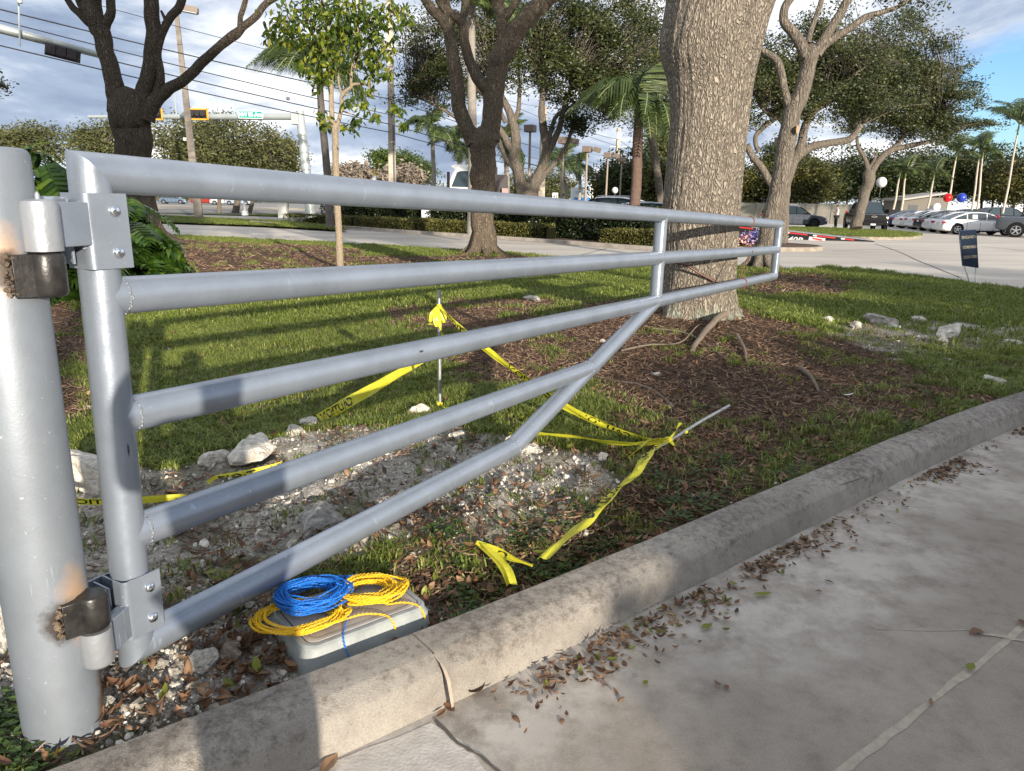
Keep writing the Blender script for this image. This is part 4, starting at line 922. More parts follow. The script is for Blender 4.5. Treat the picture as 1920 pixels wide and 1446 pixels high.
# stones
def rockmesh(seed, m, n=1, sx=1, sy=1, sz=.7, rough=.28, name='stone'):
    import bmesh
    bm = bmesh.new(); bmesh.ops.create_icosphere(bm, subdivisions=n, radius=.5); r = random.Random(seed); pl = [(Vector((r.gauss(0, 1), r.gauss(0, 1), r.gauss(0, 1))).normalized(), r.uniform(.28, .42)) for _ in range(9)]
    for v in bm.verts:
        for nn, d in pl:
            e = v.co.dot(nn) - d
            if e > 0: v.co -= nn * e
        f = 1 + rough * (float(vnoise(v.co.x * 4 + seed, v.co.y * 4 + v.co.z * 3, seed)) - .5) + rough * .6 * (float(vnoise(v.co.x * 11 + seed, v.co.y * 11 + v.co.z * 9, seed + 3)) - .5)
        v.co *= f; v.co.x *= sx; v.co.y *= sy; v.co.z *= sz
    me = bpy.data.meshes.new(name); bm.to_mesh(me); bm.free(); me.materials.append(m); return me
lime_m = mat('limestone', (.74, .69, .60), .9, col2=(.42, .38, .32), vscale=7, bump=2.0, bscale=14)
peb_m = leafmat('pebble', (.11, .095, .078), (.34, .305, .255), (.78, .73, .64), rough=.95, trans=0, scale=2)
pebs = [rockmesh(i, peb_m, 1, 1, .8, .55) for i in range(5)]
x, y = ground_pts(190000, 1.45, 12, -60, 45, 1.45, lambda x, y: masks(x, y)[1] * (.5 + .5 * sstep(.4, .6, fbm(x * 4, y * 4, 3, 91))) + .012)
x2, y2 = NP.uniform(-1.6, -.3, 9000), NP.uniform(1.3, 2.6, 9000); k = (poly_sd(x2, y2, ISL) < -.09) & (NP.random(9000) < .6); x = np.concatenate([x, x2[k]]); y = np.concatenate([y, y2[k]])
k = (poly_sd(x, y, [tuple(Matrix.Rotation(bang, 2) @ Vector(q) + bx0.to_2d()) for q in rrect(.48, .33, .05)]) > 0); x, y = x[k], y[k]
sz = .006 + .030 * NP.random(len(x)) ** 5; k9 = NP.random(len(x)) < .012; sz = np.where(k9, NP.uniform(.03, .075, len(x)), sz); scatter('gravel', np.stack([x, y, hgt(x, y) + .002], 1), NP.uniform(0, 6.28, (len(x), 3)), sz * (1 + .04 * y), NP.integers(0, 5, len(x)), pebs, 'crushed pale limestone gravel on the bare ground under the gate', 'gravel')
# leaves
def leafmesh(seed, l, w, curl, m, fold=.2, name='dry_leaf'):
    r = random.Random(seed); mb = MB(); rings = []
    for i in range(6):
        f = i / 5; ww = w * math.sin(math.pi * min(1, f * 1.02 + .02)) ** .8 * (1.15 - .3 * f); z = curl * l * ((f - .5) ** 2) * 2 + .002; tw = r.uniform(-.2, .2)
        rings.append([((f - .5) * l, -ww / 2, z + fold * ww * (1 + tw)), ((f - .5) * l, 0, z), ((f - .5) * l, ww / 2, z + fold * ww * (1 - tw))])
    mb.loft(rings, caps=False, wrap=False); return rawmesh(mb, name, m, smooth=True)
dl_m = leafmat('dry_leaf', (.075, .040, .022), (.20, .105, .055), (.40, .25, .14), rough=.6, trans=.15, scale=4)
gl_m = leafmat('green_leaf', (.10, .13, .02), (.25, .26, .03), rough=.4, trans=.25, scale=4)
leaves = [leafmesh(i, .062, .024, (.5, -.4, .9, .2)[i % 4], dl_m, (.3, -.25, .45, .1)[i % 4]) for i in range(6)] + [leafmesh(20, .06, .025, .3, gl_m)]
x, y = ground_pts(40000, 1.5, 11, -58, 60, 1.3, lambda x, y: .045 + .22 * np.exp(-(line_d(x, y, KBt[:90]) / .7) ** 2) + .16 * masks(x, y)[0] * (1 - sstep(4, 8, y)) + .12 * sstep(.55, .7, fbm(x * 1.9, y * 1.9, 3, 15)) + .8 * (np.hypot(x + .95, y - 2.35) < .30) * 0)
x2, y2 = NP.normal(-.84, .10, 150), NP.normal(2.14, .10, 150); x3, y3 = NP.normal(.15, .5, 300), NP.normal(3.0, .35, 300); x = np.concatenate([x, x2, x3]); y = np.concatenate([y, y2, y3])
k = (poly_sd(x, y, ISL) < -.09) & (poly_sd(x, y, [tuple(Matrix.Rotation(bang, 2) @ Vector(q) + bx0.to_2d()) for q in rrect(.48, .33, .05)]) > 0); x, y = x[k], y[k]
scatter('fallen_leaves', np.stack([x, y, hgt(x, y) + NP.uniform(.004, .03, len(x))], 1), addrot(len(x), .4), NP.uniform(.6, 1.15, len(x)), np.where(NP.random(len(x)) < .08, 6, NP.integers(0, 6, len(x))), leaves, 'dry brown leaves fallen among the grass, stones and mulch', 'leaf litter')
# drift of leaves along the foot of the kerb
s_ = np.concatenate([NP.uniform(sJ1 + .12, sJ2 + .5, 1700), NP.uniform(sJ1 + .35, sJ1 + 1.3, 60), NP.uniform(sJ2 + .4, sJ2 + 3, 350)]); dd_ = np.abs(NP.normal(0, 1, len(s_))); xs, ys, zs = [], [], []
for s, d in zip(s_, dd_):
    dens = float(sstep(.36, .60, vnoise(s * 3.3, .5, 12))) if s > sJ1 + 1.3 else float(sstep(.05, .6, s - sJ1)) * (.35 + .65 * float(vnoise(s * 9, 2.2, 8)))
    if rnd.random() > dens * .9 + .06: continue
    p, nn = kat(s); wd = (.035 + .085 * float(vnoise(s * 2.2, 7.5, 3))) * (1.25 if s < sJ1 + 1.35 else .9); dist = .272 + d * wd; xs.append(p.x + nn.x * dist); ys.append(p.y + nn.y * dist); zs.append(.006 + max(0, .012 * (1 - d)) * rnd.random())
xs, ys, zs = map(np.array, (xs, ys, zs)); scatter('leaf_drift', np.stack([xs, ys, zs], 1), addrot(len(xs), .14), NP.uniform(.28, .78, len(xs)), np.where(NP.random(len(xs)) < .07, 6, NP.integers(0, 6, len(xs))), leaves, 'drift of brown leaves along the foot of the kerb', 'leaf litter')
# single leaves one can pick out on the road
for i, (u, v, l, w, m, lab) in enumerate([(1600, 1030, .055, .02, dl_m, 0), (1830, 1186, .075, .033, dl_m, 'tan leaf lying on the cross joint of the road'), (1818, 1255, .05, .03, gl_m, 'green leaf lying on the long sealed joint of the road'), (1430, 1117, .085, .03, gl_m, 'yellow-brown leaf on the road just off the leaf drift'), (1325, 1178, .065, .03, gl_m, 'flat green leaf on the road beside the thick end of the drift'),
        (895, 1296, .075, .04, dl_m, 'curled orange-brown leaf by the foot of the kerb near its mortared joint'), (842, 1330, .06, .028, dl_m, 0), (826, 1340, .05, .02, dl_m, 0), (1362, 1290, .03, .018, dl_m, 0), (1345, 1285, .03, .015, dl_m, 0), (1233, 1245, .03, .015, dl_m, 0), (1210, 1282, .03, .02, gl_m, 0), (1555, 1092, .045, .014, dl_m, 0), (1535, 1110, .03, .016, dl_m, 0), (1570, 1025, .06, .02, dl_m, 0), (1745, 1318, .04, .014, dl_m, 0), (1700, 952, .03, .015, gl_m, 0), (618, 1438, .09, .04, dl_m, 'dark leaf on the white cement patch at the bottom edge'), (1916, 1170, .05, .035, dl_m, 0), (1840, 875, .04, .015, dl_m, 0), (1360, 1183, .035, .02, gl_m, 0)]):
    me = leafmesh(100 + i, l, w, rnd.uniform(-.2, .6), m, .22, 'fallen_leaf'); o = bpy.data.objects.new('fallen_leaf', me); SC.collection.objects.link(o); p = G(u, v, .006); o.location = (p.x, p.y, .008 if v < 1400 or u > 700 else .012); o.rotation_euler = (0, 0, rnd.uniform(0, 6.28))
    tag(o, lab or 'small dry leaf lying alone on the concrete road', 'leaf', 'single leaves on the road')
# low weeds
def weed(seed, n, s, m):
    r = random.Random(seed); mb = MB()
    for i in range(n):
        a = r.uniform(0, 6.28); d = Vector((math.cos(a), math.sin(a), 0)); sd = Vector((-d.y, d.x, 0)); rad = r.uniform(.1, 1) ** .7 * s * 1.8; h = r.uniform(.25, 1.3) * s * (1.3 - rad / s / 2.4); c = d * rad + Vector((0, 0, h)); L_ = s * r.uniform(.5, .9); tl = r.uniform(-.5, .4)
        e = d * math.cos(tl) + Vector((0, 0, math.sin(tl))); k = len(mb.v); ww = L_ * .34
        mb.v += [tuple(c), tuple(c + e * L_ * .45 + sd * ww), tuple(c + e * L_), tuple(c + e * L_ * .45 - sd * ww), tuple(c + e * L_ * .5 - Vector((0, 0, L_ * .1)))]; mb.f += [(k, k + 1, k + 4), (k + 1, k + 2, k + 4), (k + 2, k + 3, k + 4), (k + 3, k, k + 4)]; mb.m += [0] * 4
        if i % 3 == 0:
            k = len(mb.v); mb.v += [tuple(Vector((0, 0, -.01)) + sd * .001), tuple(Vector((0, 0, -.01)) - sd * .001), tuple(c)]; mb.f.append((k, k + 1, k + 2)); mb.m.append(0)
    return rawmesh(mb, 'weed', m)
weed_m = leafmat('weed_leaf', (.025, .050, .012), (.06, .105, .022), (.12, .19, .04), rough=.4, trans=.25, scale=3)
weeds = [weed(i, 26, .030, weed_m) for i in range(4)]
_kbw = KBt[:70]
def fx_weed(x, y):
    w = .05 * sstep(.58, .70, fbm(x * 1.6, y * 1.6, 3, 123)) * (1 - .6 * masks(x, y)[1])
    kd = line_d(x, y, KBt[:70]); w = w + .7 * np.exp(-((kd - .2) / .16) ** 2) * sstep(-.35, 0.1, x) * (1 - sstep(1.4, 2.2, x)) * sstep(.42, .58, fbm(x * 3, y * 3, 3, 55))
    sp = 1 - sstep(-.1, .2, poly_sd(x, y, [G(u, v, .12).to_2d() for u, v in [(700, 1090), (790, 1020), (860, 1010), (880, 930), (1000, 960), (1080, 920), (1150, 860), (1230, 880), (1220, 960), (1100, 1010), (1000, 1070), (840, 1140)]])); return np.clip(w + .30 * sp * sstep(.40, .60, fbm(x * 5, y * 5, 3, 58)), 0, 1)
x, y = ground_pts(15000, 1.6, 9, -50, 50, 1.3, fx_weed)
x2 = np.concatenate([NP.normal(-1.42, .06, 40), NP.normal(-1.30, .10, 24)]); y2 = np.concatenate([NP.normal(1.80, .07, 40), NP.normal(1.62, .05, 24)]); k = (poly_sd(x2, y2, ISL) < -.07); x = np.concatenate([x, x2[k]]); y = np.concatenate([y, y2[k]])
k = (poly_sd(x, y, [tuple(Matrix.Rotation(bang, 2) @ Vector(q) + bx0.to_2d()) for q in rrect(.50, .35, .05)]) > 0); x, y = x[k], y[k]
scatter('weeds', np.stack([x, y, hgt(x, y)], 1), addrot(len(x), .1), NP.uniform(.7, 1.5, len(x)), NP.integers(0, 4, len(x)), weeds, 'low dark green creeping weeds near the kerb and in the lawn', 'weeds')
# rocks one can point at
def put_rock(u, v, size, lab, seed, z=.12, sc=(1, .8, .7), m=lime_m, grp='pale limestone rocks'):
    p = G(u, v, z); me = rockmesh(seed, m, 3, *sc, rough=.35, name='rock'); o = bpy.data.objects.new('rock', me); SC.collection.objects.link(o); o.location = (p.x, p.y, float(hgt(p.x, p.y)) + size * sc[2] * .22); o.scale = (size,) * 3; o.rotation_euler = (rnd.uniform(-.2, .2), rnd.uniform(-.2, .2), rnd.uniform(0, 6.28)); tag(o, lab, 'rock', grp); return o
put_rock(175, 925, .34, 'large white limestone rock seen between the post and the gate upright', 1, sc=(1, .8, .9))
put_rock(386, 1248, .115, 'angular white rock on the gravel in front of the utility box', 2)
put_rock(432, 1225, .11, 'brown weathered rock beside the leaf pile left of the utility box', 3, m=mat('brown_rock', (.30, .24, .18), .95, var=.3, bump=1.5, bscale=20))
put_rock(783, 777, .17, 'white rock in the grass just left of the upright stake', 4)
put_rock(578, 802, .16, 'white rock beside the wide slanting caution tape', 5)
put_rock(553, 822, .13, 'white rock at the edge of the gravel under the slanting tape', 6)
put_rock(858, 832, .16, 'flat white rock just below the low caution tape', 7, sc=(1, .8, .5))
put_rock(470, 868, .30, 'broad white rock ledge in the gravel behind the gate', 8, sc=(1.2, .8, .5))
put_rock(405, 875, .20, 'pale rock at the left of the gravel behind the gate', 9, sc=(1, .8, .6))
put_rock(610, 1000, .26, 'grey weathered rock between the two lowest rails', 10, sc=(1.2, .8, .45), m=mat('grey_rock', (.33, .31, .28), .95, var=.4, bump=2, bscale=18))
put_rock(590, 950, .12, 'small grey rock between the two lowest rails', 11, m=MATS['grey_rock'])
put_rock(990, 862, .16, 'flat white rock at the elbow of the gate brace', 12, sc=(1.2, .7, .4))
put_rock(1000, 800 + 52, .09, 'small white rock right of the gate elbow', 13)
put_rock(1128, 868, .10, 'small white rock on dark soil below the low tape', 14)
put_rock(200, 1165, .07, 'small stone in the shade behind the gate post', 15)
put_rock(15, 1195, .30, 'white limestone boulder at the left edge behind the post', 16, sc=(1.1, .9, .8))
put_rock(25, 1120, .24, 'second white boulder at the left edge behind the post', 17, sc=(1, .8, .7))
put_rock(1650, 612, .50, 'large grey-brown rock at the edge of the far gravel patch', 18, sc=(1.2, .7, .45), m=MATS['grey_rock'], z=.13)
put_rock(1780, 632, .42, 'large pale rock on the right side of the far gravel patch', 19, sc=(1.1, .8, .5), z=.13)
put_rock(1555, 612, .19, 'white rock between the oak mulch and the lawn', 20, z=.14)
put_rock(1605, 620, .20, 'rock lying left of the plastic bottle', 21, z=.14)
put_rock(1722, 602, .20, 'white rock on the lawn behind the far gravel patch', 22, z=.13)
put_rock(1768, 645, .16, 'small rock in front of the large pale rock on the right', 23, z=.13)
put_rock(1862, 720, .20, 'flat pale rock near the kerb at the right', 24, sc=(1.2, .8, .4), z=.12)
put_rock(1900, 645, .22, 'pale rock at the right edge of the far gravel patch', 25, z=.12, sc=(1.2, .8, .4))
put_rock(1775, 680, .10, 'small pale rock on the mixed grass near the right gravel patch', 26, z=.12)
put_rock(1000, 566, .40, 'grey rock on the mulch at the lawn edge behind the gate', 27, sc=(1.3, .7, .35), m=MATS['grey_rock'], z=.13)
put_rock(1130, 645, .07, 'small white stone on the mulch by the gate brace', 28, z=.16)
for i, (u, v) in enumerate([(250, 1280), (205, 1340), (268, 1372), (300, 1310), (345, 1345), (235, 1310), (310, 1265), (365, 1318), (150, 1210), (30, 1280), (55, 1255), (700, 905), (725, 985), (520, 1068), (470, 1150), (500, 1190), (640, 965), (850, 940), (240, 1050), (300, 1060)]):
    put_rock(u, v, rnd.uniform(.030, .055), 'walnut-sized white stone on the gravel', 60 + i, grp='small stones on the gravel', z=.1)
# twigs and roots
bkm = barkmat('twig_bark', (.16, .12, .09), (.34, .28, .22), scale=30, dist=.004)
def twig(px, r, lab, name='twig', z=.17, cat='twig'):
    P = []
    for q in px: g = G(q[0], q[1], z); P.append(Vector((g.x, g.y, float(hgt(g.x, g.y)) + r * .7 + (q[2] if len(q) > 2 else 0))))
    P = smooth_path(P, 5); P = [p + Vector((rnd.uniform(-1, 1), rnd.uniform(-1, 1), 0)) * r * .18 for p in P]; b = MB(); b.tube(P, [r * (1.1 - .6 * i / len(P)) for i in range(len(P))], 8); return tag(b.build(name, bkm, smooth=60, origin=P[0]), lab, cat)
twig([(1383, 600, .02), (1350, 612, .04), (1322, 630, .02), (1298, 652, -.01)], .045, 'thick bare root coming out of the mulch right of the oak', 'tree_root', cat='root', z=.22)
twig([(1262, 752), (1235, 728), (1200, 712), (1165, 706), (1110, 695)], .014, 'pale fallen branch on the mulch in front of the brace')
twig([(1165, 655, .02), (1215, 650, .03), (1275, 645, .02), (1308, 625, .03), (1330, 622)], .010, 'thin curved twig on the mulch below the oak', z=.2)
twig([(1225, 622, .02), (1290, 632, .03), (1345, 655, .02), (1370, 668)], .008, 'long thin twig lying across the thick bare root', z=.22)
twig([(1380, 640, .05), (1395, 655, .02), (1400, 672)], .02, 'dark stub of root in the mulch beside the bare root', 'tree_root', cat='root', z=.2)
twig([(1500, 695, .01), (1520, 712, .02), (1535, 735)], .02, 'dark half-buried root in the shaded mulch', 'tree_root', cat='root', z=.14)
twig([(700, 850), (745, 862), (790, 868), (830, 858)], .006, 'thin brown twig lying on the gravel below the low tape', z=.12)
twig([(1450, 705), (1475, 718), (1500, 735)], .007, 'short twig on the shaded mulch', z=.13)
twig([(1500, 925), (1560, 915), (1620, 895)], .004, 'dead straw stem on the grass near the kerb joint', z=.12)
o = thing('plastic_bottle', 'clear plastic bottle lying on the lawn by the large grey-brown rock', 'bottle', G(1672, 616, .15)); pet = mat('clear_plastic', (.75, .80, .84), .08, spec=.6, alpha=.45); c = G(1672, 616, .15); c = Vector((c.x, c.y, .17)); Rb = Matrix.Rotation(R_(80), 3, 'X') @ Matrix.Rotation(R_(25), 3, 'Y')
b = MB(); b.lathe([(.028, -.10), (.033, -.09), (.033, -.03), (.030, -.02), (.033, -.01), (.033, .04), (.022, .07), (.012, .085), (.012, .10)], c, 20, rot=Rb); b.build('bottle_body', pet, o, smooth=50)
b = MB(); b.lathe([(.0145, .098), (.0145, .115), (.012, .117)], c, 16, rot=Rb); b.build('cap', mat('white_plastic', (.7, .7, .7), .4), o, smooth=40)
p = G(1590, 748, .13); me = leafmesh(300, .09, .03, .3, mat('paper', (.75, .75, .72), .8), .1, 'paper_scrap'); o = bpy.data.objects.new('paper_scrap', me); SC.collection.objects.link(o); o.location = (p.x, p.y, .16); o.rotation_euler = (0, .2, 2.9); tag(o, 'white paper scrap on the shaded mulch', 'paper')

# ================================================================== TREES
def limbs(mb, L, y, mi=0, n=10, jit=.05, k=5):
    """traced limbs: lists of (u, v, width_px[, dy]) in the photo at forward distance y"""
    out = []
    for l in L:
        P = [D(q[0], q[1], y + (q[3] if len(q) > 3 else 0)) for q in l]; R = [q[2] * (y + (q[3] if len(q) > 3 else 0)) / CAMF / 2 for q in l]
        P = smooth_path(P, k); R = smooth_vals(R, k)
        P = [p + Vector((vnoise(i * .45, p.z * 2, 3) - .5, vnoise(i * .45, p.x, 5) - .5, 0)) * R[i] * jit * 6 for i, p in enumerate(P)]
        if l is L[0]:
            d_ = (P[-1] - P[-2]).normalized(); r_ = R[-1]; P = P + [P[-1] + d_ * r_ * .5, P[-1] + d_ * r_ * .9, P[-1] + d_ * r_ * 1.1]; R = list(R) + [r_ * .85, r_ * .5, r_ * .1]
        mb.tube(P, R, n, mi); out.append(P)
    return out
def foliage(name, blobs, nclus, nleaf, size, m, parent, seed=1, gap=.45, cs=.35, anchors=None, twig_r=.012, twig_m=None, flat=.5, droop=0.0, kind=None, shape=.45, gscale=1.1, spray=0.0):
    """leaves in clusters spread through the blobs (x, y, z, rx, ry, rz), with gaps from a 3D noise"""
    g = np.random.default_rng(seed); vols = np.array([b[3] * b[4] * b[5] for b in blobs]) ** .75; pr = vols / vols.sum(); C = []
    while len(C) < nclus:
        b = blobs[g.choice(len(blobs), p=pr)]; d = g.normal(size=3); d /= np.linalg.norm(d); r = g.random() ** .42; c = np.array(b[:3]) + d * r * np.array(b[3:6])
        nz = float(fbm(c[0] * gscale + c[2] * .9 + seed, c[1] * gscale - c[2] * 1.1, 2, seed))
        if nz > gap or g.random() < .10: C.append(c)
    C = np.array(C)
    if spray:
        k_ = max(1, int(nclus * spray)); b0 = np.array([q[:3] for q in blobs]).mean(0); E2 = []
        for q in g.permutation(len(C))[:k_]:
            d = C[q] - b0; d /= np.linalg.norm(d) + 1e-9; d = d + g.normal(size=3) * .35; d[2] = d[2] * .6 + .12; ln = cs * g.uniform(1.5, 4.5)
            for w_ in np.linspace(.3, 1, 4): E2.append(C[q] + d * ln * w_)
        C = np.concatenate([C, np.array(E2)]); nclus = len(C)
    N_ = nclus * nleaf
    base = np.repeat(C, nleaf, 0); off = g.normal(size=(N_, 3)) * cs * np.array([1, 1, flat]); sz = size * g.uniform(.6, 1.3, N_)
    c = base + off; c[:, 2] -= droop * np.hypot(off[:, 0], off[:, 1])
    a = g.normal(size=(N_, 3)); a[:, 2] *= .6; a /= np.linalg.norm(a, axis=1, keepdims=True); t = g.normal(size=(N_, 3)); bb = np.cross(a, t); bb /= np.linalg.norm(bb, axis=1, keepdims=True)
    a *= sz[:, None]; bb *= (sz * shape)[:, None]
    V = np.stack([c - a * .5, c + bb * .5, c + a * .5, c - bb * .5], 1).reshape(-1, 3); F = np.arange(N_ * 4).reshape(-1, 4)
    o0 = np.array(parent['_o']) if parent is not None and parent.get('_o') is not None else 0
    ob = npmesh(name, V - o0, F, m, parent=parent)
    if kind: ob['kind'] = kind
    if anchors is not None and twig_m is not None:
        A = np.array([tuple(p) for p in anchors]); mb = MB(); sel = g.permutation(len(C))[:max(8, int(len(C) * .45))]
        for i in sel:
            d = np.linalg.norm(A - C[i], axis=1) ; j = int(np.argmin(d + g.random(len(A)) * .6)); a0 = Vector(A[j]); e = Vector(C[i]); L_ = (e - a0).length
            if L_ > 6: continue
            md = a0.lerp(e, .5) + Vector((g.normal() * .08, g.normal() * .08, .10)) * L_; P = smooth_path([a0, md, e], 3); mb.tube(P, [twig_r * (1.5 * L_ ** .5) * (1 - .8 * q / (len(P) - 1)) + .002 for q in range(len(P))], 4, cap=False)
        mb.build('twigs', twig_m, parent, smooth=80)
    return ob
def blob(u, v, ru, rv, y, dy=None, ry=None):
    p = D(u, v, y + (dy or 0)); k = (y + (dy or 0)) / CAMF; return (p.x, p.y, p.z, ru * k, (ry if ry is not None else ru * k * .8), rv * k)
grn_d = leafmat('deep_green_leaf', (.016, .028, .008), (.038, .055, .014), (.085, .10, .022), rough=.5, trans=.2, scale=.4)  # darker greens for the leaves of the trees along the horizon
yel_d = leafmat('olive_leaf', (.028, .034, .008), (.070, .072, .014), (.15, .135, .024), rough=.5, trans=.25, scale=.4)
bark_dark = barkmat('oak_bark_dark', (.06, .047, .036), (.16, .128, .098), scale=4, dist=.05)
bark_mid = barkmat('oak_bark', (.10, .075, .052), (.25, .20, .145), scale=5, dist=.04)
bark_pale = barkmat('oak_bark_pale', (.105, .088, .070), (.225, .192, .155), scale=3, dist=.03)
bark_hero = barkmat('oak_bark_ridged', (.135, .105, .082), (.40, .345, .275), scale=6.5, strz=.34, bump=1.0, dist=.03, lichen=((.36, .37, .29), 9, .55, .42))
oak_l = leafmat('oak_leaf', (.022, .034, .009), (.058, .074, .021), (.145, .150, .055), rough=.45, trans=.22, scale=.7)
oak_far = leafmat('far_oak_leaf', (.05, .058, .020), (.105, .115, .038), (.20, .19, .08), rough=.6, trans=.2, scale=.35)
grn_l = leafmat('bright_leaf', (.03, .055, .012), (.075, .12, .020), (.20, .24, .03), rough=.4, trans=.3, scale=.6)
yel_l = leafmat('yellow_leaf', (.05, .06, .01), (.14, .14, .018), (.30, .26, .03), rough=.5, trans=.3, scale=.5)
bare_l = leafmat('bare_twigs', (.16, .13, .10), (.30, .25, .20), rough=.9, trans=0.0, scale=.6)

# the oak the gate leans on: one modelled trunk, ring by ring
oak = thing('oak_tree', 'big ridged-bark oak trunk that the free end of the gate leans against', 'tree', (TREE.x, TREE.y, .25))
YT = TREE.y
prof_t = [(1228, 1398, 628), (1232, 1396, 612), (1236, 1388, 598), (1240, 1380, 580), (1243, 1377, 545), (1246, 1379, 500), (1243, 1383, 440), (1243, 1387, 390), (1248, 1391, 330), (1253, 1396, 280), (1256, 1402, 230), (1256, 1406, 190), (1251, 1412, 150), (1240, 1420, 110), (1237, 1428, 80), (1244, 1437, 40), (1251, 1451, 0), (1256, 1470, -50), (1258, 1490, -110)]
NA = 220; ringsV = []; rs = []
lv, rv_, vv = [np.array([q[i] for q in prof_t], float) for i in range(3)]
vi = np.linspace(640, -110, 330); li = np.interp(-vi, -vv, lv); ri = np.interp(-vi, -vv, rv_)
for a_ in (1,):
    ker = np.ones(9) / 9; li = np.convolve(np.pad(li, 4, 'edge'), ker, 'valid'); ri = np.convolve(np.pad(ri, 4, 'edge'), ker, 'valid')
A_ang = np.linspace(0, 2 * math.pi, NA, endpoint=False); Vt = []
for v, l, r in zip(vi, li, ri):
    pl, pr_ = D(l, v, YT), D(r, v, YT); c = (pl + pr_) / 2; rad = (pr_ - pl).length / 2 * .985; z = c.z
    fl = 1 + 0.0 * A_ang
    foot = math.exp(-max(0, z - .28) / .16)
    fl = fl + foot * (.09 * np.cos(3 * A_ang + 1.2) + .05 * np.cos(5 * A_ang + .4)) * (np.sin(A_ang) < 1.1)
    n1 = fbm(A_ang * 0 + np.cos(A_ang) * 2.2 + 7, np.sin(A_ang) * 2.2 + z * 1.2, 3, 31) - .5
    fl = fl + .05 * n1
    # ridged bark relief: narrow furrows that run up the trunk
    px_, py_ = A_ang / (2 * math.pi) * 46, z * 9
    fur = np.abs(fbm(np.cos(A_ang) * 13 + 3, np.sin(A_ang) * 13 + z * 1.6, 3, 12) - .5) * 2
    fl = fl + (.026 * np.clip(fur * 3.0, 0, 1) - .012)
    # healed knot on the camera side
    kd = np.hypot((A_ang - 4.95) * .42, z - 2.22); ring = np.exp(-((kd - .17) / .035) ** 2) * .03 * (z > 2.17) + .015 * np.exp(-(kd / .12) ** 2); fl = fl + ring
    R1 = rad * fl
    Vt.append(np.stack([c.x + R1 * np.cos(A_ang), c.y + R1 * np.sin(A_ang), np.full(NA, z)], 1))
Vt = np.concatenate(Vt); i = np.arange(len(vi) - 1)[:, None] * NA + np.arange(NA)[None, :]; j = np.arange(len(vi) - 1)[:, None] * NA + (np.arange(NA)[None, :] + 1) % NA
Ft = np.stack([i, j, j + NA, i + NA], -1).reshape(-1, 4)
trunk = npmesh('trunk', Vt - np.array([TREE.x, TREE.y, .25]), Ft, bark_hero, smooth=True, parent=oak)
topc = (D(1258, -110, YT) + D(1490, -110, YT)) / 2
mb = MB()
for d, r in (((1.2, .3, 2.2), .34), ((-1.0, .5, 2.4), .30), ((.3, 1.4, 2.6), .26), ((.6, -.8, 2.4), .2)):
    mb.tube(smooth_path([topc + Vector((0, 0, -.4)), topc + Vector(d) * .45, topc + Vector(d) * 1.3, topc + Vector((d[0] * 2.6, d[1] * 2.6, d[2] * 1.7))], 4), [r * (1 - .05 * q) for q in range(13)], 10)
mb.build('limb', bark_mid, oak, smooth=80)
tx = topc; foliage('crown', [(tx.x + dx, tx.y + dy, 8.6 + dz, 2.6, 2.4, 1.1) for dx, dy, dz in ((-2, 1.5, 0), (1.8, 2, .4), (0, 3.5, .8), (3.8, .6, .2))], 500, 26, .11, oak_l, oak, 5)

# brown wire round the gate and the oak
wire_m = mat('rusty_wire', (.17, .06, .035), .6, var=.3, vscale=40)
wt = thing('tie_wire', 'rusty brown wire tied round the rails of the gate near the oak', 'wire', GP(1400, 470)); sW = (GP(1402, 470) - GB).dot(GD) - .26
mb = MB(); P = []
tops = [C1 + GD3 * (sW - .05), z2 + GD3 * (sW + .0), z3 + GD3 * (sW - .12)]
for q in (tops[0], tops[1], tops[2]):
    P.append(q + gup * .055 - GN_ * .02); P.append(q + GN_ * .056 + gup * .01); P.append(q - gup * .056 + GN_ * .02)
mb.tube(smooth_path(P, 5), .0055, 8)
for q in tops[::2]:
    mb.tube([q + (GN_ * math.cos(t) + gup * math.sin(t)) * .0575 + GD3 * .01 * math.sin(t) for t in np.linspace(0, 6.28, 24)[:-1]], .0055, 6, closed=True)
mb.build('wire_strand', wire_m, wt, smooth=80)
wt = thing('tie_strap', 'dark brown strap looped slackly across the oak trunk behind the gate', 'strap', D(1290, 510, YT - .45)); mb = MB()
mb.tube(smooth_path([D(1242, 492, YT - .30), D(1262, 492, YT - .42), D(1285, 497, YT - .47), D(1310, 512, YT - .48), D(1340, 528, YT - .46)], 6), .013, 8)
mb.build('strap_band', mat('strap_leather', (.10, .035, .022), .4), wt, smooth=80)

def tree(name, lab, base, y, L, bark, blobs=None, nclus=600, nleaf=28, size=.12, lm=None, seed=1, grp=None, n=12, cs=.32, gap=.45, twigs=True, tw=.012, flat=.55, shape=.45, foot=None, gscale=1.1, jit=.05, droop=0, spray=.12):
    t = thing(name, lab, 'tree', base, grp); mb = MB(); A = limbs(mb, L, y, n=n, jit=jit)
    if foot:
        b_, r = Vector(base), foot
        for q in range(7):
            a = q * .9 + seed; d = Vector((math.cos(a), math.sin(a), 0)); mb.tube(smooth_path([b_ + Vector((0, 0, r * 1.7)) + d * r * .45, b_ + d * r * .95 + Vector((0, 0, r * .45)), b_ + d * r * 1.7 + Vector((0, 0, -.02)), b_ + d * r * 2.4 + Vector((0, 0, -.12))], 3), [r * .42, r * .38, r * .34, r * .3, r * .26, r * .22, r * .18, r * .14, r * .1, r * .05], 7)
    mb.build('trunk', bark, t, smooth=80)
    if blobs:
        anc = [p for l in A[1:] for p in l[len(l) // 3:]] or A[0][-4:]
        foliage('crown', blobs, nclus, nleaf, size, lm or oak_l, t, seed, gap=gap, cs=cs, anchors=anc if twigs else None, twig_r=tw, twig_m=bark, flat=flat, shape=shape, gscale=gscale, droop=droop, spray=spray)
    return t

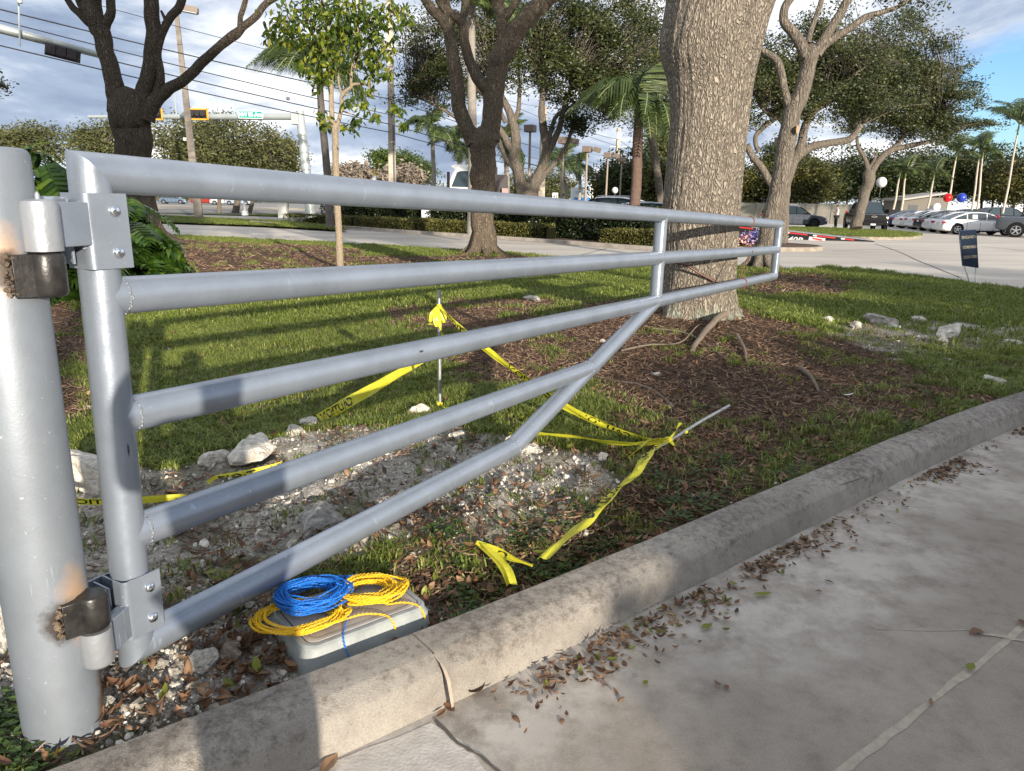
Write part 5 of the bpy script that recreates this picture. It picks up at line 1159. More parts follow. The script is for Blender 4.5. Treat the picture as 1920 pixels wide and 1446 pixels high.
# left multi-stemmed oak
bA = Vector((D(265, 440, 22.5).x, 22.5, .28))
tree('oak_tree', 'dark multi-stemmed oak at the left behind the big-leaved plant', bA, 22.5, [
    [(262, 470, 84), (258, 420, 74), (252, 350, 64), (247, 290, 60), (246, 240, 66), (243, 205, 72)],
    [(232, 225, 44), (222, 190, 34), (212, 150, 30), (200, 100, 28), (188, 60, 30), (182, 40, 30), (172, 10, 32), (170, -60, 26)],
    [(262, 220, 38), (268, 180, 28), (277, 145, 27), (284, 110, 24), (287, 60, 26), (284, 0, 24), (282, -70, 20)],
    [(268, 222, 30), (280, 195, 24), (296, 175, 17), (301, 140, 14), (295, 100, 14), (303, 65, 13), (318, 35, 14), (340, 5, 14), (352, -50, 10)],
    [(272, 225, 34), (290, 190, 26), (315, 168, 20), (345, 150, 18), (378, 118, 17), (410, 88, 15), (440, 66, 17), (455, 52, 13), (480, 30, 12), (500, 6, 11), (530, -10, 9)],
    [(452, 58, 11), (450, 38, 9), (458, 10, 9), (470, -40, 7)],
    [(184, 62, 22), (170, 45, 16), (150, 26, 12), (132, 8, 11), (110, -30, 9)], [(180, 40, 14), (155, 18, 10), (140, -20, 9)],
    [(195, 50, 18), (208, 20, 15), (205, -30, 14)], [(305, 60, 9), (310, 40, 6), (302, 20, 4)]], bark_dark,
    [blob(150, -330, 330, 110, 22.5), blob(400, -350, 260, 120, 22.5), blob(-80, -300, 220, 120, 22.5)], 260, 24, .12, oak_l, 3, foot=.55, n=14, twigs=False)
# centre forked oak
bB = Vector((D(905, 475, 21.2).x, 21.2, .17))
tree('oak_tree', 'forked oak in the middle of the lawn with sun-dappled trunk', bB, 21.2, [
    [(905, 482, 52), (906, 465, 48), (906, 430, 43), (905, 380, 42), (905, 330, 45), (906, 290, 46), (908, 262, 50)],
    [(893, 268, 36), (876, 240, 27), (862, 205, 26), (856, 160, 26), (850, 110, 23), (842, 62, 22), (832, 40, 18), (812, 20, 16), (786, -15, 14)],
    [(844, 70, 18), (838, 20, 14), (835, -40, 12)],
    [(918, 262, 40), (922, 230, 34), (925, 190, 36), (928, 150, 34), (935, 115, 38), (950, 88, 36), (970, 55, 33), (1000, 22, 32), (1032, -5, 24), (1090, -30, 18)],
    [(924, 180, 26), (902, 155, 22), (884, 125, 19), (872, 80, 17), (864, 40, 18), (838, 20, 16), (812, -20, 13)],
    [(866, 42, 14), (872, 10, 14), (874, -40, 11)],
    [(938, 120, 30), (944, 70, 22), (940, 30, 20), (934, 0, 22), (926, -50, 16)],
    [(942, 40, 15), (960, 15, 13), (985, -20, 10)]], bark_mid,
    [blob(780, -330, 300, 110, 21), blob(1080, -360, 300, 120, 21)], 90, 24, .12, oak_l, 4, foot=.36, n=16, twigs=False)
# leaning oak on the right of the big one
bE = Vector((D(1425, 500, 19).x, 19.0, .10))
tree('oak_tree', 'leaning oak just right of the gate end with a cut limb scar', bE, 19.0, [
    [(1424, 508, 42), (1432, 480, 36), (1440, 440, 35), (1450, 400, 34), (1462, 350, 33), (1470, 300, 32), (1478, 250, 32), (1484, 215, 31), (1498, 185, 29), (1510, 150, 26), (1516, 120, 25), (1520, 100, 30)],
    [(1512, 105, 24), (1503, 85, 20), (1488, 62, 18), (1471, 42, 16), (1471, 15, 14), (1490, -12, 13), (1520, -50, 10)],
    [(1530, 98, 18), (1545, 75, 17), (1563, 45, 15), (1583, 12, 14), (1600, -30, 12)],
    [(1515, 80, 10), (1523, 50, 9), (1538, 10, 9), (1545, -30, 8)],
    [(1530, 104, 18), (1545, 86, 14), (1568, 68, 13), (1590, 56, 12), (1620, 34, 12), (1650, 24, 9), (1682, 14, 7), (1710, -6, 5)],
    [(1480, 200, 15), (1471, 170, 13), (1464, 135, 14), (1455, 112, 13), (1435, 98, 10), (1420, 90, 8)]], bark_pale,
    [blob(1640, -15, 70, 26, 19), blob(1700, -10, 50, 24, 19), blob(1560, -150, 200, 50, 19)], 130, 26, .10, oak_l, 5, foot=.30, n=14, cs=.22, tw=.008, jit=.025)
b = MB(); b.lathe([(.0001, -.01), (.09, 0), (.10, .02)], D(1494, 243, 18.72), 14, rot=Vector((.8, -.6, 0)).to_track_quat('Z', 'Y').to_matrix()); E5 = [o for o in SC.objects if o.get('label', '').startswith('leaning oak')][0]
b.build('limb_scar', mat('cut_wood', (.48, .27, .13), .8), E5)
# the spreading oak behind it
tree('oak_tree', 'spreading oak behind the leaning one, its long bare limb reaching right', Vector((D(1470, 440, 31).x, 31.0, .1)), 31.0, [
    [(1466, 455, 24), (1468, 400, 22), (1474, 340, 21), (1486, 305, 20), (1500, 285, 22)],
    [(1498, 290, 18), (1504, 262, 15), (1510, 235, 14), (1524, 212, 13), (1545, 195, 11), (1575, 180, 9), (1620, 160, 6)],
    [(1502, 288, 18), (1520, 276, 14), (1545, 270, 13), (1570, 266, 12), (1592, 262, 13), (1604, 250, 11), (1612, 235, 11)],
    [(1462, 372, 16), (1446, 346, 13), (1428, 315, 13), (1412, 295, 12), (1400, 272, 12)],
    [(1480, 250, 11), (1462, 222, 9), (1440, 212, 8), (1422, 190, 6)], [(1422, 285, 8), (1416, 260, 8), (1430, 240, 9), (1460, 218, 8)],
    [(1512, 232, 9), (1540, 190, 8), (1590, 150, 6), (1640, 110, 4)]], bark_pale,
    [blob(1440, 140, 60, 60, 31), blob(1430, 200, 50, 30, 31), blob(1520, 110, 90, 60, 31), blob(1500, 190, 80, 34, 31), blob(1600, 120, 80, 55, 31), blob(1600, 190, 70, 26, 31), blob(1560, 60, 80, 30, 31), blob(1640, 70, 60, 35, 31)], 1050, 24, .125, oak_l, 6, cs=.24, gap=.58, tw=.010)
# oak on the far grass island
tree('oak_tree', 'oak leaning right on the grass island in front of the black truck', Vector((D(1608, 424, 48).x, 48.0, .1)), 48.0, [
    [(1606, 428, 22), (1610, 405, 19), (1618, 375, 18), (1626, 350, 19), (1630, 328, 22)],
    [(1626, 334, 12), (1627, 316, 9), (1620, 295, 7), (1610, 278, 6), (1606, 255, 5)],
    [(1632, 332, 14), (1640, 312, 12), (1655, 293, 12), (1672, 281, 11), (1690, 277, 9), (1712, 272, 9), (1742, 266, 6), (1775, 258, 4)],
    [(1668, 284, 7), (1690, 262, 7), (1704, 242, 6), (1730, 235, 4), (1760, 220, 3)], [(1628, 320, 6), (1640, 298, 5), (1646, 280, 3)], [(1606, 260, 5), (1600, 240, 4), (1640, 225, 3)]], bark_pale,
    [blob(1680, 90, 80, 50, 48), blob(1640, 150, 80, 50, 48), blob(1720, 130, 80, 55, 48), blob(1680, 190, 110, 45, 48), blob(1760, 180, 70, 50, 48), blob(1620, 220, 60, 30, 48), blob(1700, 235, 100, 28, 48), blob(1780, 225, 50, 32, 48), blob(1700, 40, 50, 20, 48)]
    + [blob(1810 + 12 * i, 150 + [10, 45, 88][i % 3] - 4 * i, 28, 7, 48) for i in range(3)], 1700, 22, .165, oak_l, 7, cs=.28, gap=.57, tw=.010, flat=.4, gscale=1.0)
# mid distance oak with two stems behind the hedge
tree('oak_tree', 'two-stemmed oak with a wide dark crown beyond the hedge', Vector((D(985, 420, 38).x, 38.0, .1)), 38.0, [
    [(988, 440, 34), (988, 395, 32), (985, 360, 34)], [(980, 372, 24), (972, 330, 20), (965, 295, 20), (966, 260, 18), (960, 225, 15), (948, 195, 12), (935, 170, 9), (925, 150, 7)],
    [(992, 378, 26), (1002, 345, 20), (1015, 315, 17), (1024, 280, 16), (1020, 245, 15), (1015, 210, 12), (1018, 170, 10), (1008, 130, 8)],
    [(966, 290, 13), (955, 275, 13), (945, 255, 12), (932, 235, 10), (925, 215, 8)],
    [(1020, 300, 13), (1036, 270, 12), (1050, 235, 10), (1058, 200, 8), (1072, 160, 6)], [(1004, 350, 11), (1022, 325, 10), (1046, 300, 9), (1062, 272, 7), (1078, 225, 5)],
    [(1024, 280, 10), (1035, 240, 8), (1046, 215, 7), (1090, 190, 5)], [(962, 235, 9), (972, 205, 8), (975, 160, 6)], [(948, 230, 8), (930, 195, 7), (900, 175, 5)], [(980, 330, 10), (950, 300, 8), (935, 262, 7)],
    [(860, 225, 5), (835, 208, 6), (800, 190, 4), (770, 180, 3)]], bark_pale,
    [blob(820, 70, 70, 50, 38), blob(800, 130, 60, 45, 38), blob(790, 170, 45, 25, 38), blob(890, 60, 80, 60, 38), blob(860, 150, 60, 45, 38), blob(1000, 50, 100, 60, 38), blob(960, 130, 60, 40, 38), blob(1090, 60, 80, 60, 38), blob(1050, 140, 90, 45, 38), blob(1130, 130, 70, 50, 38), blob(1180, 50, 70, 60, 38), blob(1110, 200, 60, 40, 38), blob(1160, 190, 50, 50, 38), blob(1190, 130, 60, 60, 38), blob(1060, 235, 40, 18, 38), blob(830, 195, 40, 18, 38)], 2500, 22, .155, oak_l, 8, cs=.25, gap=.58, tw=.008)
tree('oak_tree', 'slim pale-trunked tree leaning behind the shaggy palm', Vector((D(1238, 400, 44).x, 44.0, .1)), 44.0, [[(1240, 420, 16), (1238, 370, 14), (1232, 320, 13), (1224, 270, 13), (1215, 225, 14), (1208, 190, 11), (1200, 150, 8)], [(1214, 225, 8), (1225, 180, 6), (1235, 120, 4)]], bark_pale,
    [blob(1200, 100, 50, 60, 44), blob(1235, 160, 40, 45, 44), blob(1225, 215, 40, 18, 44)], 380, 26, .14, oak_l, 9, cs=.4)
# young tree with big glossy leaves, tied near the middle of the left lawn
sp_b = G(639, 502, .13); sap = thing('young_tree', 'slender young tree with glossy green and yellow leaves on the left lawn', 'tree', sp_b); ys = sp_b.y
bark_s = barkmat('sapling_bark', (.26, .19, .13), (.50, .41, .30), scale=14, dist=.01)
mb = MB(); A = limbs(mb, [[(639, 508, 14), (636, 450, 13), (632, 380, 12), (629, 300, 12), (628, 250, 12), (626, 235, 13)], [(625, 240, 10), (622, 210, 9), (621, 170, 9), (620, 130, 8), (618, 90, 7), (612, 50, 6), (605, 10, 5), (600, -30, 4)],
    [(632, 240, 8), (640, 205, 7), (642, 178, 7), (656, 165, 6), (664, 158, 5), (690, 160, 4), (704, 180, 2)], [(658, 164, 5), (660, 130, 5), (668, 90, 4), (672, 40, 4), (680, 0, 3)], [(642, 180, 4), (635, 155, 4), (634, 110, 4), (640, 60, 3)],
    [(620, 120, 5), (600, 80, 4), (575, 50, 3), (540, 30, 2)], [(618, 90, 4), (590, 50, 3), (560, 20, 2)], [(664, 130, 4), (700, 60, 3), (740, 20, 2), (768, 30, 1.5)], [(622, 160, 4), (600, 120, 3), (580, 110, 2)], [(668, 60, 3), (720, 10, 3), (750, -20, 2)], [(690, 160, 3), (712, 110, 2), (725, 80, 1.5)], [(625, 230, 3), (604, 222, 2), (595, 226, 1.5)], [(640, 208, 3), (662, 215, 2), (680, 225, 1.5)]], ys, n=8, jit=.03)
mb.build('trunk', bark_s, sap, smooth=80)
sap_l = leafmat('glossy_leaf', (.030, .060, .010), (.09, .14, .014), (.34, .34, .03), rough=.3, trans=.35, scale=1.6)
cl = [(520, 45, 24), (505, 65, 12), (545, 60, 22), (560, 20, 32), (600, 20, 36), (640, 15, 36), (680, 20, 36), (715, 35, 30), (600, 55, 30), (650, 60, 32), (690, 70, 28), (585, 85, 18), (570, 125, 14), (600, 118, 24), (625, 95, 26), (660, 110, 26), (700, 110, 20), (720, 90, 16), (572, 130, 8), (595, 155, 14), (610, 140, 16), (700, 145, 14), (724, 140, 10), (755, 40, 10), (770, 40, 6), (600, 215, 10), (612, 232, 10), (655, 190, 12), (680, 195, 14), (665, 230, 12), (705, 220, 8), (748, 205, 10), (756, 232, 9), (650, 240, 8), (530, 75, 9), (560, 85, 9), (690, 170, 10), (765, 15, 8), (740, 10, 12), (740, 70, 8), (735, 205, 6)]
lf = [leafmesh(200 + i, .15, .062, -.35, sap_l, .25, 'leaf') for i in range(3)]; g = np.random.default_rng(5); wts = np.array([c[2] ** 1.45 for c in cl]); wts /= wts.sum()
V_, nl = [], 0
for i in range(285):
    c = cl[g.choice(len(cl), p=wts)]; u, v = c[0] + g.normal() * c[2] * .55, c[1] + g.normal() * c[2] * .5; p = D(u, v, ys + g.normal() * .35); o = bpy.data.objects.new('leaf', lf[i % 3]); SC.collection.objects.link(o); o.parent = sap; o.location = p - sp_b; o.rotation_euler = (g.normal() * .5, g.uniform(.4, 1.5), g.uniform(0, 6.28)); o.scale = (g.uniform(.75, 1.25),) * 3
F_, V_ = [], []
for i in range(3000):
    c = cl[g.choice(len(cl), p=wts)]; u, v = c[0] + g.normal() * c[2] * .62, c[1] + g.normal() * c[2] * .58; p = np.array(D(u, v, ys + g.normal() * .4) - sp_b); a = g.normal(size=3); a[2] = -abs(a[2]) - .4; a /= np.linalg.norm(a); t = np.cross(a, g.normal(size=3)); t /= np.linalg.norm(t); L_ = g.uniform(.09, .19); k = len(V_); V_ += [p, p + a * L_ * .45 + t * L_ * .22, p + a * L_, p + a * L_ * .45 - t * L_ * .22]; F_.append((k, k + 1, k + 2, k + 3))
o = npmesh('foliage', np.array(V_), np.array(F_), sap_l, parent=sap); o['kind'] = 'stuff'
# big-leaved philodendron
def philo_leaf(seed):
    r = random.Random(seed); mb = MB(); n = 9; L_ = 1.0; ctr = [Vector((0, t * L_, -.25 * t * t)) for t in np.linspace(0, 1, 12)]
    for s in (-1, 1):
        for i in range(n):
            f = (i + .2) / n; b0 = Vector((0, f * .92, -.25 * (f * .92) ** 2)); ln = .52 * math.sin(math.pi * (.12 + .80 * f)) ** .8 * r.uniform(.85, 1.1); d = Vector((s * math.cos(.35 + f * .55), math.sin(.35 + f * .55) , 0)); w = .066
            tip = b0 + d * ln + Vector((0, 0, -.20 * ln - .05 * r.random())); m1 = b0 + d * ln * .6 + Vector((0, 0, .02)); t_ = Vector((-d.y, d.x, 0))
            k = len(mb.v); mb.v += [tuple(b0 - t_ * w * .9), tuple(m1 - t_ * w * 1.15), tuple(tip), tuple(m1 + t_ * w * 1.15), tuple(b0 + t_ * w * .9), tuple(m1)]; mb.f += [(k, k + 1, k + 5), (k + 1, k + 2, k + 5), (k + 2, k + 3, k + 5), (k + 3, k + 4, k + 5), (k + 4, k, k + 5)]; mb.m += [0] * 5
    k = len(mb.v)
    mb.loft([[(-.06, c.y, c.z - .004), (0, c.y, c.z + .012), (.06, c.y, c.z - .004)] for c in ctr], caps=False, wrap=False)
    mb.tube([Vector((0, -.55, -.12)), Vector((0, -.25, .02)), Vector((0, 0, 0))], .014, 5)
    return rawmesh(mb, 'leaf', leafmat('philodendron_leaf', (.014, .036, .006), (.042, .090, .012), (.12, .18, .03), rough=.25, trans=.3, scale=1.2), smooth=False)
phl = [philo_leaf(i) for i in range(4)]; g = np.random.default_rng(9)
def philodendron(base, lab, n, R_x, R_y, H):
    t = thing('philodendron', lab, 'plant', base, 'split-leaf plants by the left oak')
    for i in range(n):
        th = g.uniform(0, 2 * math.pi); el = math.asin(g.uniform(.0, .97)); d = Vector((math.cos(th) * math.cos(el), math.sin(th) * math.cos(el), math.sin(el))); rr = g.uniform(.55, 1.0) if i % 3 else g.uniform(.2, .6)
        p = Vector((d.x * R_x * rr, d.y * R_y * rr, .15 + d.z * H * rr)); out = Vector((d.x, d.y, .25 * d.z - .35 - .2 * g.random())); o = bpy.data.objects.new('leaf', phl[i % 4]); SC.collection.objects.link(o); o.parent = t; o.location = p
        q = out.to_track_quat('Y', 'Z'); o.rotation_euler = (q @ Euler((g.normal() * .2, g.normal() * .5, 0)).to_quaternion()).to_euler(); o.scale = (g.uniform(.50, .78),) * 3
    b = MB()
    for i in range(5): b.tube(smooth_path([Vector(base) + Vector((g.normal() * .15, g.normal() * .15, -.1)), Vector(base) + Vector((g.normal() * .3, g.normal() * .2, .5)), Vector(base) + Vector((g.normal() * R_x * .4, g.normal() * .2, H * .6))], 4), .035, 7)
    b.build('stem', bark_dark, t, smooth=80); return t
pb_ = G(205, 520, .13); philodendron(Vector((pb_.x, pb_.y + .5, .12)), 'large split-leaf philodendron between the post and the left oak', 170, .72, .8, 1.45)
pb_ = D(95, 400, 10.6); philodendron(Vector((pb_.x, pb_.y, .12)), 'taller split-leaf philodendron right behind the gate post', 150, .62, .7, 2.25)
# palms
frond_m = leafmat('palm_leaflet', (.030, .050, .014), (.070, .105, .028), (.15, .18, .05), rough=.4, trans=.25, scale=.8); rach_m = mat('palm_rachis', (.22, .24, .10), .6)
def frondmesh(seed, L_=1.0, droop=.55, nl=34, lw=.018, ll=.36, hang=.5):
    r = random.Random(seed); mb = MB(); P = []
    for i in range(9): t = i / 8; P.append(Vector((t * L_ * (1 - .25 * droop * t), 0, L_ * (.28 * t - droop * .75 * t * t * t - .10 * t * t))))
    mb.tube(P, [.014 * (1 - .8 * i / 8) + .002 for i in range(9)], 4, mi=1, cap=False)
    for i in range(nl):
        t = .12 + .88 * i / nl; j = min(7, int(t * 8)); c = P[j].lerp(P[j + 1], t * 8 - j); tan = (P[j + 1] - P[j]).normalized()
        for s in (-1, 1):
            l = ll * math.sin(math.pi * (.18 + .78 * t)) ** .7 * r.uniform(.8, 1.1); d = (Vector((0, s, 0)) * .8 + tan * .55 + Vector((0, 0, r.uniform(-.1, .25)))).normalized(); m_ = c + d * l * .5; e = c + d * l * .9 + Vector((0, 0, -hang * l)); k = len(mb.v)
            mb.v += [tuple(c - tan * lw), tuple(c + tan * lw), tuple(m_ + tan * lw * .9), tuple(m_ - tan * lw * .9), tuple(e)]; mb.f += [(k, k + 1, k + 2, k + 3), (k + 3, k + 2, k + 4)]; mb.m += [0, 0]
    return rawmesh(mb, 'frond', [frond_m, rach_m])
fr_a = [frondmesh(i, 1, .45 + .12 * i, hang=.45) for i in range(3)]; fr_q = [frondmesh(10 + i, 1, .75 + .15 * i, nl=44, lw=.010, ll=.34, hang=1.25) for i in range(3)]; fr_s = [frondmesh(20 + i, 1, .35 + .1 * i, nl=24, lw=.014, ll=.34, hang=.35) for i in range(3)]
def palm(lab, bu, bv, tu, tv, y, w0, w1, R, n, fr, bark, seed, grp='palm trees', crownshaft=None, lo=-.5, hi=1.3):
    r = random.Random(seed); b_ = D(bu, bv, y); t_ = D(tu, tv, y); b_.z = max(b_.z, 0.0); root = thing('palm_tree', lab, 'palm tree', b_, grp); k = y / CAMF
    mb = MB(); P = smooth_path([b_, b_.lerp(t_, .35) + Vector((.05, 0, 0)), b_.lerp(t_, .7), t_], 6); mb.tube(P, [(w0 + (w1 - w0) * i / (len(P) - 1)) * k / 2 * (1 + .05 * (i % 2)) for i in range(len(P))], 10); mb.build('trunk', bark, root, smooth=80)
    if crownshaft:
        mb = MB(); mb.tube([t_.lerp(b_, .0) + Vector((0, 0, -.1)), t_ + Vector((0, 0, crownshaft * .5)), t_ + Vector((0, 0, crownshaft))], [w1 * k / 2 * 1.05, w1 * k / 2 * 1.15, w1 * k / 2 * .6], 10); mb.build('crownshaft', mat('green_crownshaft', (.14, .20, .05), .4), root, smooth=80); t_ = t_ + Vector((0, 0, crownshaft))
    for i in range(n):
        o = bpy.data.objects.new('frond', fr[i % len(fr)]); SC.collection.objects.link(o); o.parent = root; o.location = t_ - b_; o.rotation_euler = (r.uniform(-.3, .3), -(lo + (hi - lo) * ((i * .618) % 1)), i * 2.399 + r.uniform(-.3, .3)); o.scale = (R * r.uniform(.85, 1.1),) * 3
    return root
palm_b = barkmat('palm_bark', (.24, .21, .18), (.42, .38, .33), scale=4, strz=2.0, dist=.01); palm_br = barkmat('palm_bark_brown', (.13, .07, .05), (.28, .20, .16), scale=5, strz=1.4, dist=.02); palm_p = mat('pale_palm_trunk', (.50, .44, .36), .8, var=.12, vscale=3)
palm('grey-trunked royal palm seen through the fork of the middle oak', 884, 440, 884, 10, 30, 17, 13, 2.6, 16, fr_a, palm_b, 1, lo=-.2)
palm('shaggy queen palm with a rusty brown trunk left of the big oak', 1187, 415, 1199, 205, 34, 20, 16, 3.1, 30, fr_q, palm_br, 2, lo=-.2, hi=1.45)
palm('dark-trunked palm standing behind the slender young tree', 619, 425, 597, 128, 36, 15, 11, 3.0, 20, fr_q, mat('dark_palm_trunk', (.13, .115, .10), .9, var=.2, vscale=4), 3, lo=-.1)
palm('palm with a full round crown left of the middle oak fork', 813, 350, 811, 262, 62, 8, 7, 2.6, 26, fr_a, palm_b, 4, crownshaft=1.0, lo=-.6)
palm('palm whose crown shows just left of the middle oak trunk', 864, 352, 862, 292, 64, 9, 8, 2.9, 26, fr_a, palm_b, 5, crownshaft=1.0, lo=-.7)
palm('palm whose crown shows just right of the middle oak trunk', 951, 375, 949, 290, 66, 9, 8, 2.8, 24, fr_a, palm_b, 6, crownshaft=1.0, lo=-.7)
palm('palm behind the pale utility pole', 1062, 370, 1054, 318, 85, 7, 6, 3.0, 24, fr_a, palm_b, 7, crownshaft=.8, lo=-.6)
palm('small palm in front of the clouds right of the second lot lamp', 1086, 375, 1088, 322, 92, 6, 5, 2.8, 22, fr_a, palm_b, 8, crownshaft=.8, lo=-.6)
for (bu, bv, tu, tv, R, s, lab) in [(1675, 393, 1686, 334, 1.5, 21, 'thin palm left of the pair behind the black truck'), (1690, 394, 1697, 334, 1.9, 22, 'thin palm next to the white balloon behind the parked cars'), (1739, 391, 1750, 338, 1.9, 23, 'thin palm above the round sign'), (1775, 394, 1792, 300, 2.2, 24, 'thin palm whose trunk passes behind the red balloon'), (1822, 394, 1836, 295, 2.3, 25, 'taller palm right of the blue balloon'), (1832, 394, 1842, 296, 2.2, 26, 'grey-trunked palm close behind the one by the blue balloon'), (1880, 400, 1908, 250, 2.6, 27, 'tall thin palm leaning at the right edge over the dark truck')]:
    palm(lab, bu, bv, tu, tv, 66 if s != 27 else 52, 3.8, 2.6, R, 17, fr_s, palm_p, s, grp='thin palms behind the parked cars', crownshaft=.6, lo=-.3, hi=1.2)
# trees along the horizon
def bushtree(lab, u, y, blobs_, lm, nclus, nleaf, size, seed, name='tree', cat='tree', grp=None, trunks=((0, 8),), cs=.6, gap=.42, bark=bark_pale, vb=None, limbset=None, gscale=.6):
    b_ = D(u, 380, y); b_.z = 0; t = thing(name, lab, cat, b_, grp); mb = MB(); A = []
    top = blobs_[0]; k = y / CAMF
    for dx, w in trunks:
        e = Vector((top[0] + dx * 1.5 * k, top[1], top[2])); s = Vector((b_.x + dx * k, b_.y, -.05)); P = smooth_path([s, s.lerp(e, .4) + Vector((.3, 0, 0)), e], 5); mb.tube(P, [w * k / 2 * (1 - .55 * i / len(P)) for i in range(len(P))], 8)
        A += P[4:]
    if limbset: A += [p for l in limbs(mb, limbset, y, n=7) for p in l]
    mb.build('trunk', bark, t, smooth=80); foliage('crown', blobs_, nclus, nleaf, size, lm, t, seed, cs=cs, gap=gap, anchors=A, twig_r=.02, twig_m=bark, gscale=gscale); return t
bushtree('wide grey-green tree with visible limbs behind the far signal arm', 440, 72, [blob(440, 285, 110, 60, 72), blob(350, 275, 60, 55, 72), blob(500, 290, 60, 50, 72), blob(400, 235, 50, 25, 72), blob(330, 250, 50, 25, 72)], oak_far, 1100, 24, .30, 41, trunks=((0, 14), (-30, 9), (25, 9)), limbset=[[(430, 350, 12), (398, 315, 9), (350, 290, 7), (310, 278, 5)], [(432, 350, 10), (455, 320, 8), (500, 305, 6)], [(425, 345, 10), (400, 290, 7), (385, 250, 5)]])
bushtree('dark green tree at the right end behind the far signal pole', 535, 78, [blob(530, 300, 32, 42, 78), blob(520, 270, 22, 22, 78)], yel_l, 320, 24, .30, 42)
bushtree('olive tree mass at the left edge behind the post', 30, 80, [blob(10, 275, 90, 36, 80), blob(110, 275, 60, 34, 80), blob(70, 255, 50, 22, 80), blob(-120, 270, 120, 50, 80)], oak_far, 700, 26, .34, 43)
bushtree('tree between the left oak and the olive mass', 190, 76, [blob(190, 285, 50, 34, 76), blob(170, 262, 30, 24, 76), blob(215, 240, 28, 16, 76)], oak_far, 380, 24, .30, 44)
bushtree('rounded dark green tree left of the round-crowned palm', 745, 95, [blob(745, 318, 55, 34, 95), blob(715, 300, 22, 18, 95), blob(790, 330, 30, 24, 95)], grn_l, 420, 26, .36, 45)
bushtree('leafless grey shrub left of the concrete utility pole', 660, 88, [blob(660, 335, 34, 26, 88)], bare_l, 230, 26, .50, 46, name='bare_shrub', cat='shrub', grp='leafless shrubs across the street', gap=.2)
bushtree('leafless grey shrub right of the concrete utility pole', 752, 86, [blob(755, 338, 34, 24, 86)], bare_l, 230, 26, .50, 47, name='bare_shrub', cat='shrub', grp='leafless shrubs across the street', gap=.2)
for (u, v, ru, rv, y, m, s, lab) in [(1195, 330, 62, 56, 75, grn_d, 51, 'dense green tree left of the big oak behind the shaggy palm'), (1150, 345, 30, 40, 78, yel_d, 52, 'olive-yellow tree behind the white balloon at the centre'), (1245, 270, 35, 40, 80, oak_far, 53, 'tree top just left of the big oak trunk'), (1240, 345, 25, 45, 70, yel_d, 54, 'yellowish tree beside the slim pale trunk'),
        (1010, 345, 70, 30, 120, oak_far, 55, 'dark far tree behind the two-stemmed oak'), (930, 360, 60, 20, 125, oak_far, 56, 'low far tree behind the middle oak'), (1110, 355, 60, 24, 130, oak_far, 57, 'low far tree behind the white building'),
        (1420, 345, 45, 50, 88, yel_d, 61, 'yellow-green tree behind the leaning oak'), (1515, 340, 48, 46, 84, yel_d, 62, 'yellow-green tree over the wall above the grey car'), (1480, 290, 50, 40, 96, grn_d, 63, 'dark tree top behind the spreading oak'), (1575, 325, 50, 50, 96, grn_d, 64, 'tree over the wall above the standing person'), (1640, 325, 60, 50, 98, grn_d, 65, 'dark tree behind the oak on the grass island'), (1700, 320, 55, 45, 92, grn_d, 66, 'green tree behind the pair of thin palms'), (1760, 320, 60, 50, 97, oak_l, 67, 'dark tree behind the red balloon'), (1850, 320, 70, 55, 95, oak_l, 68, 'dark tree behind the blue balloon'), (1910, 335, 55, 50, 88, yel_d, 69, 'yellow-green tree at the right edge'), (1990, 320, 70, 60, 90, oak_l, 70, 'dark tree beyond the right edge'), (1370, 340, 50, 40, 100, oak_l, 71, 'dark tree directly behind the big oak trunk'), (1310, 340, 60, 40, 90, grn_d, 72, 'green tree hidden behind the big oak trunk')]:
    bushtree(lab, u, y, [blob(u, v, ru, rv, y), blob(u - ru * .5, v + rv * .25, ru * .6, rv * .7, y), blob(u + ru * .5, v + rv * .2, ru * .6, rv * .7, y), blob(u, v + rv * .5, ru * .9, rv * .4, y)], m, int(150 + ru * rv * .11), 22, .36, s, grp='trees along the horizon', trunks=((-8, 6), (9, 5)), gap=.36, bark=bark_dark)
# far wood: only a dim mass behind everything
foliage('far_wood', [blob(u, 362, 70, 16, 190, ry=8) for u in range(-300, 2300, 70)], 2600, 14, .9, oak_far, None, 90, gap=.3, cs=1.2); tag(SC.objects['far_wood'], 'low dark wood far off along the horizon', 'wood', kind='stuff')
# bit of foliage at the left edge, close
t = thing('oak_tree', 'tree outside the left edge whose leafy twig tip reaches into view', 'tree', (-17.5, 20.0, .1)); mb = MB(); P = smooth_path([Vector((-17.5, 20, 0)), Vector((-17.3, 20, 3)), Vector((-16.6, 20, 4.6)), D(-60, 140, 20), D(15, 165, 20)], 5); mb.tube(P, [.25 * (1 - i / 22) + .01 for i in range(len(P))], 8); mb.build('trunk', bark_dark, t, smooth=80)
foliage('crown', [blob(2, 160, 16, 14, 20, ry=.4), blob(-60, 130, 60, 50, 20), blob(-160, 40, 100, 90, 20)], 120, 22, .11, grn_l, t, 77, gap=.1, cs=.12)

